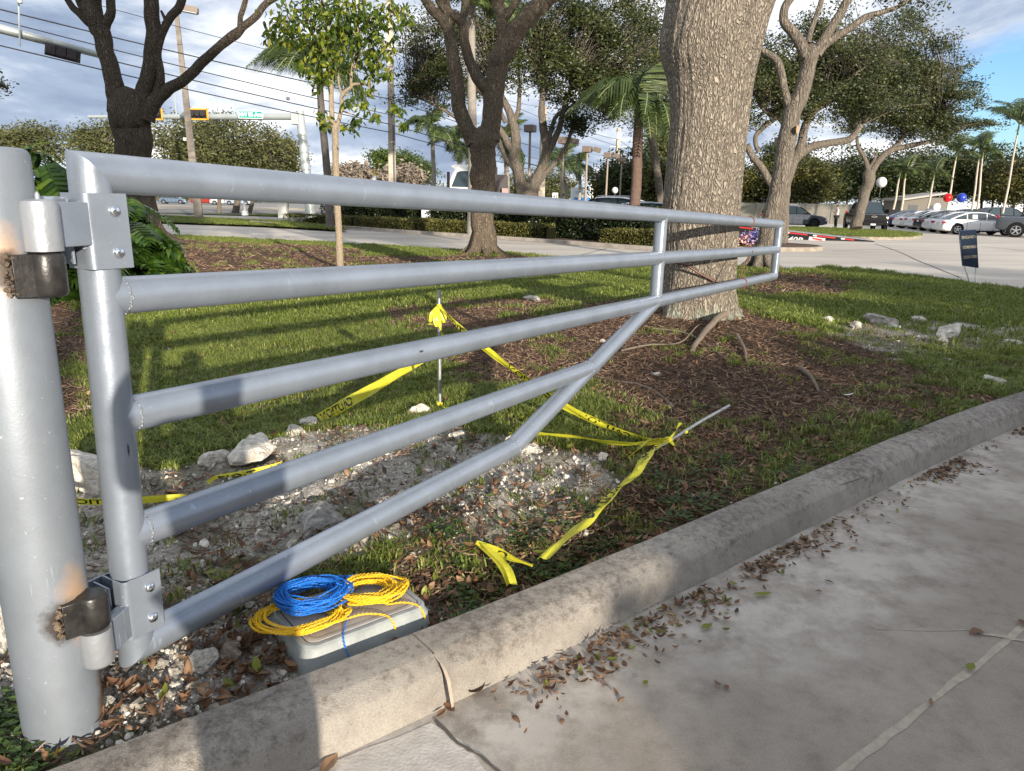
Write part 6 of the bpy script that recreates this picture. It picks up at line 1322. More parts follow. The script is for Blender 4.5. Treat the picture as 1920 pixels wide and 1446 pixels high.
# ================================================================== HEDGES
def hedge(lab, P, w, z0, z1, lm, n, size, seed, name='hedge'):
    g = np.random.default_rng(seed); P = [Vector(p) for p in P]; root = thing(name, lab, 'hedge', (P[0].x, P[0].y, z0)); seg = [(P[i + 1] - P[i]).length for i in range(len(P) - 1)]; tot_ = sum(seg); mb = MB(); rings = []
    for i, p in enumerate(P):
        if len(P) > 3 and i in (0, len(P) - 1): continue
        t = (P[min(i + 1, len(P) - 1)] - P[max(i - 1, 0)]).normalized(); s = Vector((t.y, -t.x)); ed = 1 < i < len(P) - 2 or len(P) <= 3; h2 = w / 2 * (.82 if ed else .25)
        rings.append([(p.x + s.x * a, p.y + s.y * a, z) for a, z in ((-h2, z0), (-h2, z1 - (.12 if ed else .3)), (-h2 * .7, z1 - (.06 if ed else .28)), (h2 * .7, z1 - (.06 if ed else .28)), (h2, z1 - (.12 if ed else .3)), (h2, z0))])
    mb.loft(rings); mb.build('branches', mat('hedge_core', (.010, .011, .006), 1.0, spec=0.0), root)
    V = np.zeros((n * 4, 3)); o0 = np.array(root['_o'])
    for i in range(n):
        s = g.random() * tot_; j = 0
        while j < len(seg) - 1 and s > seg[j]: s -= seg[j]; j += 1
        p = P[j].lerp(P[j + 1], s / seg[j]); t = (P[j + 1] - P[j]).normalized(); sd = Vector((t.y, -t.x)); a = g.random()
        lump = .12 * (float(vnoise(p.x * 1.9, p.y * 1.9, seed)) - .4)
        if a < .45: o_, z = w / 2 * g.uniform(.85, 1.08) + lump, g.uniform(z0, z1)
        elif a < .6: o_, z = -w / 2 * g.uniform(.85, 1.05), g.uniform(z0, z1)
        else: o_, z = g.uniform(-w / 2, w / 2), z1 + g.normal() * .03 + lump
        if g.random() < .05:
            e_ = 1 if g.random() < .5 else len(P) - 2; p = P[e_] + t * g.normal() * .12; o_, z = g.uniform(-w / 2, w / 2), g.uniform(z0, z1)
        c = np.array([p.x + sd.x * o_, p.y + sd.y * o_, z]); A = g.normal(size=3); A /= np.linalg.norm(A); B = np.cross(A, g.normal(size=3)); B /= np.linalg.norm(B); q = size * g.uniform(.6, 1.3)
        V[i * 4:i * 4 + 4] = [c - A * q / 2, c + B * q * .28, c + A * q / 2, c - B * q * .28]
    npmesh('foliage', V - o0, np.arange(n * 4).reshape(-1, 4), lm, parent=root)
dark_h = leafmat('dark_hedge_leaf', (.009, .016, .006), (.020, .034, .010), (.045, .06, .016), rough=.35, trans=.15, scale=.8)
gold_h = leafmat('golden_hedge_leaf', (.035, .04, .010), (.10, .105, .022), (.26, .22, .055), rough=.45, trans=.25, scale=1.5)
def FKo(s0, s1, off):
    cum = [0]
    for i in range(1, len(FK)): cum.append(cum[-1] + (FK[i] - FK[i - 1]).length)
    out = []
    for s in np.linspace(s0, s1, max(2, int((s1 - s0) / 1.2))):
        i = min(len(FK) - 2, int(np.searchsorted(cum, s, 'right') - 1)); p = FK[i].lerp(FK[i + 1], (s - cum[i]) / (cum[i + 1] - cum[i])); t = (FK[i + 1] - FK[i]).normalized(); out.append(p + Vector((-t.y, t.x)) * off)
    return out
def s_at_u(u):
    best = None; c = 0
    for i in range(len(FK) - 1):
        a, b_ = FK[i], FK[i + 1]; L_ = (b_ - a).length
        for q in range(10):
            p = a.lerp(b_, q / 10); d = Vector((p.x, p.y, 0)) - Vector(cC); zc = d.dot(Vector(cF))
            if zc > 1: uu = 960 + CAMF * d.dot(Vector(cR)) / zc; e = abs(uu - u); best = min(best, (e, c + L_ * q / 10)) if best else (e, c + L_ * q / 10)
        c += L_
    return best[1]
# a wall of dark hedge with three clipped golden lengths in front of it
hedge('tall clipped dark hedge along the far side of the driveway', FKo(s_at_u(560), s_at_u(1205), 2.2), 1.4, .1, 1.42, dark_h, 26000, .11, 1)
for a_, b_, lab, s in ((516, 645, 'low golden hedge length at the left end, before the dark palm trunk', 2), (650, 765, 'low golden hedge length right of the young tree', 3), (770, 862, 'low golden hedge length just left of the middle oak', 4), (886, 1004, 'low golden hedge length just right of the middle oak', 5), (1106, 1240, 'low patchy golden hedge length left of the big oak', 6)):
    hedge(lab, FKo(s_at_u(a_), s_at_u(b_), .85), .75, .1, .62, gold_h, 5200, .075, s)

# ================================================================== STREET THINGS
conc = mat('pole_concrete', (.46, .40, .32), .9, var=.12, vscale=5); conc_d = mat('pole_weathered', (.20, .175, .15), .9, var=.2, vscale=3); galv_m = mat('galvanised_grey', (.42, .46, .46), .5, metal=.3, var=.08, vscale=1); black = mat('signal_black', (.02, .018, .02), .5); brown_box = mat('lamp_bronze', (.20, .155, .125), .6)
def sqpole(mb, p0, p1, w0, w1, rz=.3):
    rings = [[(p.x + w / 2 * math.sqrt(2) * math.cos(rz + a), p.y + w / 2 * math.sqrt(2) * math.sin(rz + a), p.z) for a in (math.pi / 4, 3 * math.pi / 4, 5 * math.pi / 4, 7 * math.pi / 4)] for p, w in ((p0, w0), (p1, w1))]; mb.loft(rings)
yl = 47; p0 = D(373, 405, yl); p0.z = .05; p1 = D(331, 28, yl)
t = thing('street_lamp', 'tall concrete street lamp with a flat box head right of the left oak', 'street lamp', p0); b = MB(); sqpole(b, p0, p1, .48, .24); b.build('pole', conc_d, t)
b = MB(); hc = D(352, 17, yl); b.box(hc, (1.15, .55, .30), Matrix.Rotation(.25, 3, 'Z') @ Matrix.Rotation(.12, 3, 'Y')); b.box(D(333, 22, yl), (.35, .2, .2)); b.build('lamp_head', brown_box, t, bevel=.02); b = MB(); b.box(hc - Vector((0, 0, .17)), (1.0, .45, .04), Matrix.Rotation(.25, 3, 'Z') @ Matrix.Rotation(.12, 3, 'Y')); b.build('lamp_lens', mat('lens_glass', (.7, .72, .75), .2), t)
b = MB(); b.tube([D(347, 258, yl), D(347, 264, yl)], .12, 10); b.tube([D(361, 262, yl), D(364, 264, yl)], .08, 10); b.build('camera_box', mat('white_housing', (.75, .75, .75), .5), t)
yp = 44; p0 = D(737, 400, yp); p0.z = 0; p1 = D(729, -60, yp)
t = thing('utility_pole', 'pale concrete utility pole with a crossarm right of the young tree', 'utility pole', p0); b = MB(); sqpole(b, p0, p1, .45, .27, .1); b.build('pole', conc, t)
b = MB(); b.box(D(735, 94, yp), (1.35, .12, .12), Matrix.Rotation(-.5, 3, 'Z')); b.build('crossarm', galv_m, t)
b = MB(); 
for u in (722, 735, 748): b.lathe([(.04, -.1), (.07, -.05), (.04, 0), (.07, .05), (.03, .12)], D(u, 92 + (u - 735) * .3, yp) + Vector((0, 0, .12)), 8)
b.build('insulator', mat('insulator', (.45, .42, .40), .3), t, smooth=60); b = MB(); b.tube([D(737, 235, yp) + Vector((.05, -.25, 0)), D(741, 398, yp) + Vector((.05, -.25, 0))], .05, 8); b.build('conduit', mat('conduit', (.14, .14, .15), .6), t)
for (u0, v0, u1, v1, y, w, lab) in [(1013, 372, 1021, 200, 58, .55, 'pale square concrete pole behind the two-stemmed oak'), (1155, 380, 1160, 240, 110, .7, 'distant utility pole with crossarms left of the shaggy palm'), (872, 345, 876, 262, 75, .30, 'slim grey pole just right of the middle oak trunk')]:
    p0 = D(u0, v0 + 10, y); p0.z = 0; p1 = D(u1, v1, y); t = thing('utility_pole', lab, 'utility pole', p0); b = MB(); sqpole(b, p0, p1, w, w * .6, .2); b.build('pole', conc, t)
    if y == 110:
        b = MB(); b.box(D(1160, 262, y), (1.9, .12, .12)); b.box(D(1160, 275, y), (2.4, .12, .12)); b.box(D(1160, 255, y), (.6, .5, .9)); b.build('crossarm', galv_m, t)
# signals
def signal(mb_, c, rz, horiz, s=1.0, face=None): pass
ym = 52; p0 = D(583, 398, ym); p0.z = 0; p1 = D(562, 208, ym)
t = thing('signal_mast', 'grey traffic signal mast with a long arm across the far street', 'signal mast', p0); b = MB(); b.tube([p0, p1], [.36, .27], 14); b.build('pole', galv_m, t, smooth=60)
b = MB(); b.box(p1 - Vector((.18, 0, .5)), (.75, .5, .75)); b.build('arm_bracket', galv_m, t, bevel=.03)
a0, a1 = D(552, 219, ym), D(166, 219, ym + 4); b = MB(); b.tube([a0, a0.lerp(a1, .5), a1], [.22, .18, .10], 12); b.build('mast_arm', galv_m, t, smooth=60)
b = MB(); b.tube([D(331, 218, ym + 2) , D(327, 178, ym + 2)], .04, 6); b.build('antenna_rod', galv_m, t)
amber = mat('signal_amber', (.85, .36, .02), .5)
def far_signal(u, lab):
    c = D(u, 215, ym + 1.4) + Vector((0, -.25, 0)); t = thing('traffic_signal', lab, 'traffic light', c, 'horizontal traffic signals on the far arm'); w, h = 1.22, .66; b = MB()
    for cx, cz, sx, sz in ((0, h / 2, w, .09), (0, -h / 2, w, .09), (-w / 2, 0, .09, h + .09), (w / 2, 0, .09, h + .09)): b.box(c + Vector((cx, 0, cz)), (sx, .05, sz))
    b.build('border_frame', amber, t); b = MB(); b.box(c + Vector((0, .05, 0)), (w - .04, .12, h - .04)); b.build('backplate', black, t)
    for i, col in enumerate(((.30, .05, .03), (.12, .10, .05), (.05, .10, .08))):
        b = MB(); b.lathe([(.16, -.28), (.17, -.02), (.17, 0)], c + Vector((-.36 + .36 * i, -.02, 0)), 14, axis='y'); o = b.build('visor', black, t); b = MB(); b.lathe([(.0001, -.05), (.14, -.04), (.15, -.02)], c + Vector((-.36 + .36 * i, -.02, 0)), 12, axis='y'); b.build('lens', mat('lens_%d' % i, tuple(c_ + .25 for c_ in col), .2), o)
far_signal(375, 'far traffic signal with orange border in the middle of the arm'); far_signal(290, 'far traffic signal partly hidden behind the left oak')
c = D(472, 216, ym + .6) + Vector((0, -.28, 0)); t = thing('street_name_sign', 'green street name sign on the far mast arm reading NW 86 Ave', 'street sign', c); rzs = 0
b = MB(); b.box(c, (1.68, .04, .50)); b.build('sign_border', mat('sign_white', (.80, .82, .82), .5), t); b = MB(); b.box(c + Vector((0, -.025, 0)), (1.60, .012, .42)); b.build('sign_panel', mat('sign_green', (.0, .30, .22), .5), t)
V, F_ = text_mesh('NW 86 Ave', .39); b = MB(); b.add([c + Vector((v[0] * .82, -.034, v[1])) for v in V], F_); b.add([c + Vector((v[0] * .82 + .02, -.035, v[1])) for v in V], F_); b.build('lettering', mat('sign_white', (.8, .82, .82)), t)
yn = 26; t = thing('signal_mast', 'near traffic signal mast arm reaching in from the left edge', 'signal mast', D(-500, 380, yn - 2)); b = MB(); q0, q1 = D(-480, -75, yn - 3), D(218, 111, yn + 2); b.tube([q0, q0.lerp(q1, .5), q1], [.20, .155, .095], 14); b.build('mast_arm', galv_m, t, smooth=60)
pb0 = Vector((q0.x, q0.y, 0)); b = MB(); b.tube([pb0, q0 + Vector((0, 0, .3))], [.25, .2], 14); b.build('pole', galv_m, t, smooth=60)
b = MB(); b.tube([D(43, 88, yn + .2) + Vector((0, -.15, 0)), D(35, 0, yn + .2)], .03, 6); b.tube([D(35, -6, yn), D(37, 6, yn)], .09, 8); b.build('antenna_rod', galv_m, t, smooth=60)
c = D(108, 92, yn + .8); t = thing('traffic_signal', 'black traffic signal seen from behind on the near mast arm', 'traffic light', c); dr = (q1 - q0).normalized(); Rz_ = dr.to_track_quat('X', 'Z').to_matrix(); b = MB(); b.box(c + Vector((0, .30, -.02)), (1.05, .04, .50), Rz_); b.build('backplate', black, t); b = MB()
for i in (-.3, 0, .3): b.box(c + dr * i + Vector((0, .18, -.05)), (.28, .2, .32), Rz_)
b.build('signal_head', mat('signal_dark', (.035, .022, .03), .5), t, bevel=.02); b = MB()
for i in np.linspace(-.42, .42, 9): b.lathe([(.0001, -.01), (.018, -.005), (.018, 0)], c + dr * float(i) + Vector((0, .07, -.16)), 6, axis='y')
b.build('bolt', mat('signal_bolt', (.10, .08, .09), .5), t)
# wires overhead
cable = mat('cable_black', (.025, .025, .028), .6)
def wire(lab, pts, r=.022):
    P = []
    for i in range(len(pts) - 1):
        a, b_ = pts[i], pts[i + 1]; L_ = (b_ - a).length
        for q in range(12): f = q / 12; P.append(a.lerp(b_, f) - Vector((0, 0, 4 * f * (1 - f) * L_ * .006)))
    P.append(pts[-1]); m = MB(); m.tube(P, r, 5); tag(m.build('power_line', cable, smooth=80, origin=P[0]), lab, 'power line', 'overhead lines to the utility pole')
wire('highest heavy overhead line running to the pale utility pole', [D(-260, -48, 24), D(735, 187, yp), D(1180, 320, 110)], .024)
wire('second overhead line running to the pale utility pole', [D(-260, -30, 24.5), D(735, 216, yp), D(1180, 336, 110)], .02)
wire('third overhead line, the one with a white marker', [D(-260, -5, 25), D(735, 234, yp), D(1180, 345, 110)], .024)
wire('lowest overhead line crossing just above the far signal arm', [D(-260, 22, 25), D(735, 249, yp), D(1180, 352, 110)], .024)
wire('thin faint overhead line crossing high above the left oak', [D(150, 0, 40), D(735, 148, 60)], .018); wire('thin overhead line from the pale pole rising to the right', [D(735, 95, yp), D(860, 160, 60), D(1010, 200, 90)], .018)
wire('pair of thin lines right of the shaggy palm crown', [D(1060, 230, 80), D(1160, 262, 110), D(1240, 310, 150)], .03); wire('thin line from the distant pole toward the left trees', [D(1160, 275, 110), D(1000, 215, 90), D(880, 160, 80)], .025)
wire('thin low line between the far palms and the distant pole', [D(960, 300, 90), D(1060, 322, 100), D(1180, 332, 110)], .03)
b = MB(); b.lathe([(.0001, -.10), (.09, -.06), (.11, 0), (.09, .06), (.0001, .10)], D(540, 185, 39.5), 12); tag(b.build('line_marker', mat('white_housing', (.75, .75, .75)), smooth=60, origin=D(540, 185, 39.5)), 'white marker ball clipped to an overhead line', 'line marker')
# lot lamps: bronze twin shoebox heads
def lot_lamp(u0, v0, u1, v1, y, s, lab, tw=True):
    p0 = D(u0, v0 + 12, y); p0.z = 0; p1 = D(u1, v1, y); t = thing('lot_lamp', lab, 'lot lamp', p0, 'lamp posts of the parking lot'); b = MB(); b.tube([p0, p1], [.13 * s, .09 * s], 8); b.build('pole', mat('lamp_pole', (.30, .25, .20), .6), t, smooth=60)
    hd = MB(); Rz_ = Matrix.Rotation(R_(-25), 3, 'Z'); hd.box(p1 + Rz_ @ Vector((-.12 * s * 0 , 0, .15 * s)), (.80 * s, .75 * s, .55 * s), Rz_); hd.build('lamp_head', brown_box, t, bevel=.03)
    if tw: hd = MB(); hd.box(p1 + Rz_ @ Vector((.9 * s, .15, .10 * s)), (.55 * s, .75 * s, .45 * s), Rz_ @ Matrix.Rotation(.25, 3, 'Y')); hd.build('lamp_head', brown_box, t, bevel=.03)
lot_lamp(991, 365, 994, 245, 46, .75, 'lot lamp seen between the stems of the two-stemmed oak', False)
lot_lamp(1052, 372, 1057, 267, 52, .80, 'lot lamp just right of the two-stemmed oak'); lot_lamp(1097, 374, 1101, 283, 58, .80, 'lot lamp in front of the white building'); lot_lamp(1135, 376, 1140, 294, 66, .80, 'lot lamp right of the white building'); lot_lamp(1161, 380, 1166, 302, 72, .78, 'lot lamp nearest the shaggy palm trunk', False)
lot_lamp(1472, 390, 1461, 268, 56, .8, 'lot lamp half hidden behind the leaning oak', False)
# signs and small buildings
c = D(1091, 362, 100); t = thing('sign_building', 'white low building front with a blue panel beyond the parked cars', 'building', (c.x, c.y, 0)); wh = mat('building_white', (.70, .72, .72), .7)
b = MB(); b.box((c.x, c.y, 1.5), (2.8, 2, 3.9)); b.build('wall', wh, t); b = MB(); b.box((c.x + .0, c.y - 1.03, 1.55), (2.1, .06, 1.3)); b.build('blue_panel', mat('sign_blue', (.02, .22, .62), .5), t); b = MB(); b.box((c.x, c.y - 1.02, 2.9), (1.9, .05, .35)); b.build('name_band', mat('band_pale', (.40, .58, .78), .5), t)
b = MB(); b.lathe([(.0001, .8), (.9, .5), (1.3, 0)], (c.x + .3, c.y, 3.45), 16); b.build('roof_dome', mat('dome_glass', (.55, .65, .75), .2), t, smooth=60)
def small_sign(u, v0, v1, w, y, col, lab, back=None, post=True, name='road_sign', shape='rect', n=4):
    c = D(u, (v0 + v1) / 2, y); h = abs(v1 - v0) * y / CAMF; t = thing(name, lab, 'sign', (c.x, c.y, 0)); b = MB()
    if shape == 'rect': b.box(c, (w * y / CAMF, .05, h))
    else: b.lathe([(h / 2, -.02), (h / 2, .02)], c, n, axis='y', rot=Matrix.Rotation(math.pi / n, 3, 'Y'))
    b.build('sign_panel', col, t)
    if post: b = MB(); b.tube([Vector((c.x, c.y + .06, 0)), Vector((c.x, c.y + .06, c.z + h * .45))], .035 if y > 20 else .02, 6); b.build('post', galv_m, t)
    return t, c, h
t, c, h = small_sign(1041, 362, 374, 10, 70, wh, 'small white sign with black figures right of the pale square pole'); V, F_ = text_mesh('43', .4); b = MB(); b.add([c + Vector((v[0], -.04, v[1] - .05)) for v in V], F_); b.build('lettering', black, t)
small_sign(702, 330, 341, 7, 75, wh, 'small yellow and white marker sign right of the leafless shrub'); b = MB(); c = D(702, 325, 75); b.box(c, (.15, .05, .5)); tag(b.build('marker_post', mat('marker_yellow', (.80, .50, .02)), origin=c), 'yellow marker above the small white sign', 'marker')
small_sign(1757, 381, 395, 14, 60, mat('sign_back_grey', (.42, .43, .43), .6), 'grey back of an octagonal stop sign behind the white cars', shape='oct', n=8)
small_sign(1182, 354, 362, 5, 90, mat('sign_blue', (.02, .22, .62)), 'small blue sign left of the shaggy palm trunk')
# blue directory sign on two legs
y = 15.6; t = thing('directory_sign', 'dark blue directory sign on two bent legs at the lawn edge', 'sign', G(1815, 537, .1)); q = [D(1799, 433, y), D(1831, 431, y + .15), D(1835, 502, y + .15), D(1806, 498, y)]
nrm = (q[1] - q[0]).cross(q[3] - q[0]).normalized(); nrm = -nrm if nrm.y < 0 else nrm; ex = (q[1] - q[0]); ey = (q[3] - q[0]); dk = mat('navy_panel', (.007, .014, .030), .75, spec=.15)
b = MB(); b.add([p for p in q] + [p + nrm * .03 for p in q], [(0, 3, 2, 1), (4, 5, 6, 7), (0, 1, 5, 4), (1, 2, 6, 5), (2, 3, 7, 6), (3, 0, 4, 7)]); b.build('sign_panel', dk, t)
fr = MB(); 
for i in range(4): fr.tube([q[i] + nrm * .015, q[(i + 1) % 4] + nrm * .015], .009, 6)
fr.build('sign_frame', mat('navy_trim', (.03, .06, .12), .4), t)
gold = mat('sign_gold', (.22, .20, .15), .7)
for i, s in enumerate(('SERVICE & PARTS  >', 'CUSTOMER PARKING  >', 'COLLISION CENTER  >')):
    V, F_ = text_mesh(s, 1.0); wx = max(v[0] for v in V) - min(v[0] for v in V); b = MB(); b.add([q[0] + ex * (.5 + v[0] / wx * .86) + ey * ((.20 + .285 * i) - v[1] * .115) - nrm * .004 for v in V], F_); b.build('lettering', gold, t)
b = MB(); b.tube(smooth_path([q[3].lerp(q[2], .15) + nrm * .03, D(1815, 520, y), D(1820, 538, y)], 4), .014, 8); b.tube(smooth_path([q[3].lerp(q[2], .9) + nrm * .03, D(1829, 515, y), D(1830, 539, y)], 4), .014, 8); b.build('leg', galv_m, t, smooth=60)
# balloons
for (u, v, d, y, col, lab) in [(1153, 357, 11, 58, (.80, .80, .80), 'small white balloon in front of the yellow-green tree'), (1653, 342, 18, 50, (.80, .80, .82), 'white balloon above the black pickup truck'), (1777, 371, 15, 49, (.75, .015, .02), 'red balloon above the white sedan roof'), (1803, 371, 16, 49, (.03, .07, .50), 'blue balloon above the white sedan roof'), (1475, 374, 6, 56, (.75, .015, .02), 'tiny red balloon over the grey car roof'), (1475, 382, 9, 56, (.80, .80, .80), 'white balloon under the tiny red one over the grey car')]:
    c = D(u, v, y); r = d * y / CAMF / 2; t = thing('balloon', lab, 'balloon', c, 'balloons over the car lot'); b = MB(); b.lathe([(r * math.sin(a) + .0001, -r * math.cos(a) * 1.04) for a in np.linspace(.06, math.pi, 14)], c, 20); b.build('balloon_skin', mat('balloon_%d' % int(u + v), col, .22, trans=.15), t, smooth=80)
    b = MB(); b.lathe([(.001, -r * 1.02), (.03, -r * 1.12), (.001, -r * 1.13)], c, 8); b.tube([c - Vector((0, 0, r * 1.1)), c - Vector((.05, 0, r * 1.1 + .9))], .004, 4); b.build('string', mat('string_white', (.7, .7, .7)), t)
# boundary wall of concrete panels
t = thing('boundary_wall', 'pale concrete panel wall behind the car lot', 'wall', (25, 92, 0)); wl = mat('wall_panel', (.36, .33, .28), .9, col2=(.22, .21, .17), vscale=.8); wa, wb = D(1290, 400, 86), D(1640, 400, 74); dv = Vector((wb.x - wa.x, wb.y - wa.y, 0)); L_ = dv.length; dv.normalize(); n = int(L_ / 2.6); an = math.atan2(dv.y, dv.x)
me0 = None
for i in range(n):
    c = Vector((wa.x, wa.y, 0)) + dv * (i + .5) * 2.6
    if me0 is None: b = MB(); b.box((0, 0, .95), (2.54, .14, 1.9)); o = b.build('wall_panel', wl, t, world=False); me0 = o.data
    else: o = bpy.data.objects.new('wall_panel', me0); SC.collection.objects.link(o); o.parent = t
    o.location = c - Vector((25, 92, 0)); o.rotation_euler = (0, 0, an)
b = MB()
for i in range(n + 1): c = Vector((wa.x, wa.y, .98)) + dv * i * 2.6; b.box(c, (.12, .22, 1.96), Matrix.Rotation(an, 3, 'Z'))
b.build('wall_post', wl, t)
# house roofs glimpsed behind the palms
c = D(1715, 385, 84); t = thing('white_building', 'low white building glimpsed under the trees behind the parked cars', 'building', (c.x, c.y, 0)); b = MB(); b.box((c.x, c.y, 1.4), (5, 4, 2.8)); b.build('wall', mat('render_white', (.16, .145, .12), .8, var=.1), t); b = MB(); rr = Matrix.Rotation(-.16, 3, 'Y'); b.box((c.x - .5, c.y - .4, 2.9), (4.6, 5, .2), rr); b.build('roof', mat('roof_grey', (.34, .32, .29), .8), t)
for i in range(2): b = MB(); b.box((c.x - 1.2 + i * 2, c.y - 2.01, 1.5), (1.0, .05, 1.0)); b.build('window', mat('window_dark', (.03, .035, .04), .2), t)
c = D(530, 383, 58); b = MB(); b.box((c.x, c.y, .55), (.65, .5, 1.1)); b.box((c.x, c.y, 1.12), (.7, .55, .06)); tag(b.build('cabinet', mat('cabinet_grey', (.45, .45, .42), .6), origin=(c.x, c.y, 0), bevel=.02), 'grey utility cabinet left of the dark hedge', 'cabinet')
c = D(458, 380, 62); t = thing('pedestrian_post', 'short white crossing signal post on the median', 'signal post', (c.x, c.y, 0)); b = MB(); b.lathe([(.28, 0), (.26, .35), (.10, .42), (.07, .5), (.07, 2.4)], (c.x, c.y, .05), 12); b.build('post', mat('post_white', (.62, .64, .63), .6), t, smooth=40); b = MB(); c2 = D(458, 311, 62); b.box((c2.x, c2.y, 2.6), (.5, .4, .6)); b.build('signal_head', black, t, bevel=.03)
c = D(503, 418, 42); b = MB(); b.tube([D(470, 416, 43), D(520, 420, 41)], .06, 6); tag(b.build('fallen_pipe', mat('pipe_orange_white', (.62, .40, .26), .6, col2=(.70, .68, .64), vscale=.7), origin=D(470, 416, 43)), 'striped white and orange pipe lying on the verge', 'pipe')
c = G(1041, 448, .1); b = MB(); b.lathe([(.06, 0), (.06, .8), (.0001, .82)], (c.x, c.y + 1.0, .1), 8); tag(b.build('marker_stub', galv_m, origin=(c.x, c.y + 1, .1)), 'short grey stub post in front of the dark hedge', 'stub post')
# flower bed between the oaks
pet_m = leafmat('petal', (.10, .10, .40), (.30, .26, .50), (.6, .5, .6), trans=.2, scale=4); fb = thing('flower_bed', 'bed of purple, white and pink flowers seen between the two oaks', 'flower bed', D(1410, 470, 28)); 
foliage('leaves', [blob(1412, 455, 34, 18, 28.5), blob(1370, 460, 30, 14, 28.5), blob(1400, 470, 30, 12, 28)], 260, 22, .08, gold_h, fb, 13, cs=.12, gap=.1, gscale=2); foliage('flowers', [blob(1418, 446, 28, 13, 28.1)], 130, 6, .10, pet_m, fb, 14, cs=.08, gap=.3, shape=.9, gscale=2); foliage('flowers', [blob(1400, 452, 30, 13, 28.1)], 40, 5, .09, mat('petal_pink', (.75, .38, .30), .6), fb, 15, cs=.06, gap=.3, shape=.9)

# ================================================================== VEHICLES
glass = mat('car_glass', (.03, .045, .055), .06, spec=.8); tyre_m = mat('tyre_rubber', (.014, .014, .014), .9, spec=.15); rim_m = mat('alloy_rim', (.50, .51, .53), .3, metal=.8); rimb = mat('dark_rim', (.03, .03, .032), .35, metal=.5); trim = mat('black_trim', (.010, .010, .011), .55, spec=.15); tail = mat('tail_lamp', (.42, .012, .02), .25); headm = mat('head_lamp', (.65, .70, .74), .12); platem = mat('plate_white', (.70, .70, .68), .5)
PROF = {
 'sedan': dict(top=[(0, .60), (.012, .86), (.04, .93), (.12, .96), (.3, .95), (.55, .93), (.70, .92), (.80, .88), (.90, .80), (.965, .68), (1, .48)], roof=[(.085, .94), (.16, 1.14), (.25, 1.33), (.36, 1.43), (.48, 1.45), (.56, 1.42), (.63, 1.32), (.765, .90)], wh=(.185, .805), r=.335, zb=.20, b=(.30, .55)),
 'suv': dict(top=[(0, .70), (.01, 1.0), (.03, 1.06), (.3, 1.07), (.6, 1.05), (.70, 1.04), (.80, 1.0), (.91, .92), (.97, .80), (1, .56)], roof=[(.02, 1.06), (.06, 1.40), (.10, 1.58), (.22, 1.66), (.42, 1.68), (.52, 1.65), (.60, 1.54), (.735, 1.03)], wh=(.18, .80), r=.36, zb=.24, b=(.27, .52)),
 'pickup': dict(top=[(0, .75), (.008, 1.14), (.02, 1.20), (.2, 1.21), (.38, 1.21), (.42, 1.20), (.70, 1.20), (.76, 1.19), (.93, 1.15), (.985, 1.06), (1, .60)], roof=[(.385, 1.19), (.405, 1.70), (.43, 1.86), (.50, 1.93), (.62, 1.93), (.66, 1.86), (.76, 1.18)], wh=(.19, .815), r=.42, zb=.40, b=(.55, .66))}
def interp(P, x): return float(np.interp(x, [p[0] for p in P], [p[1] for p in P]))
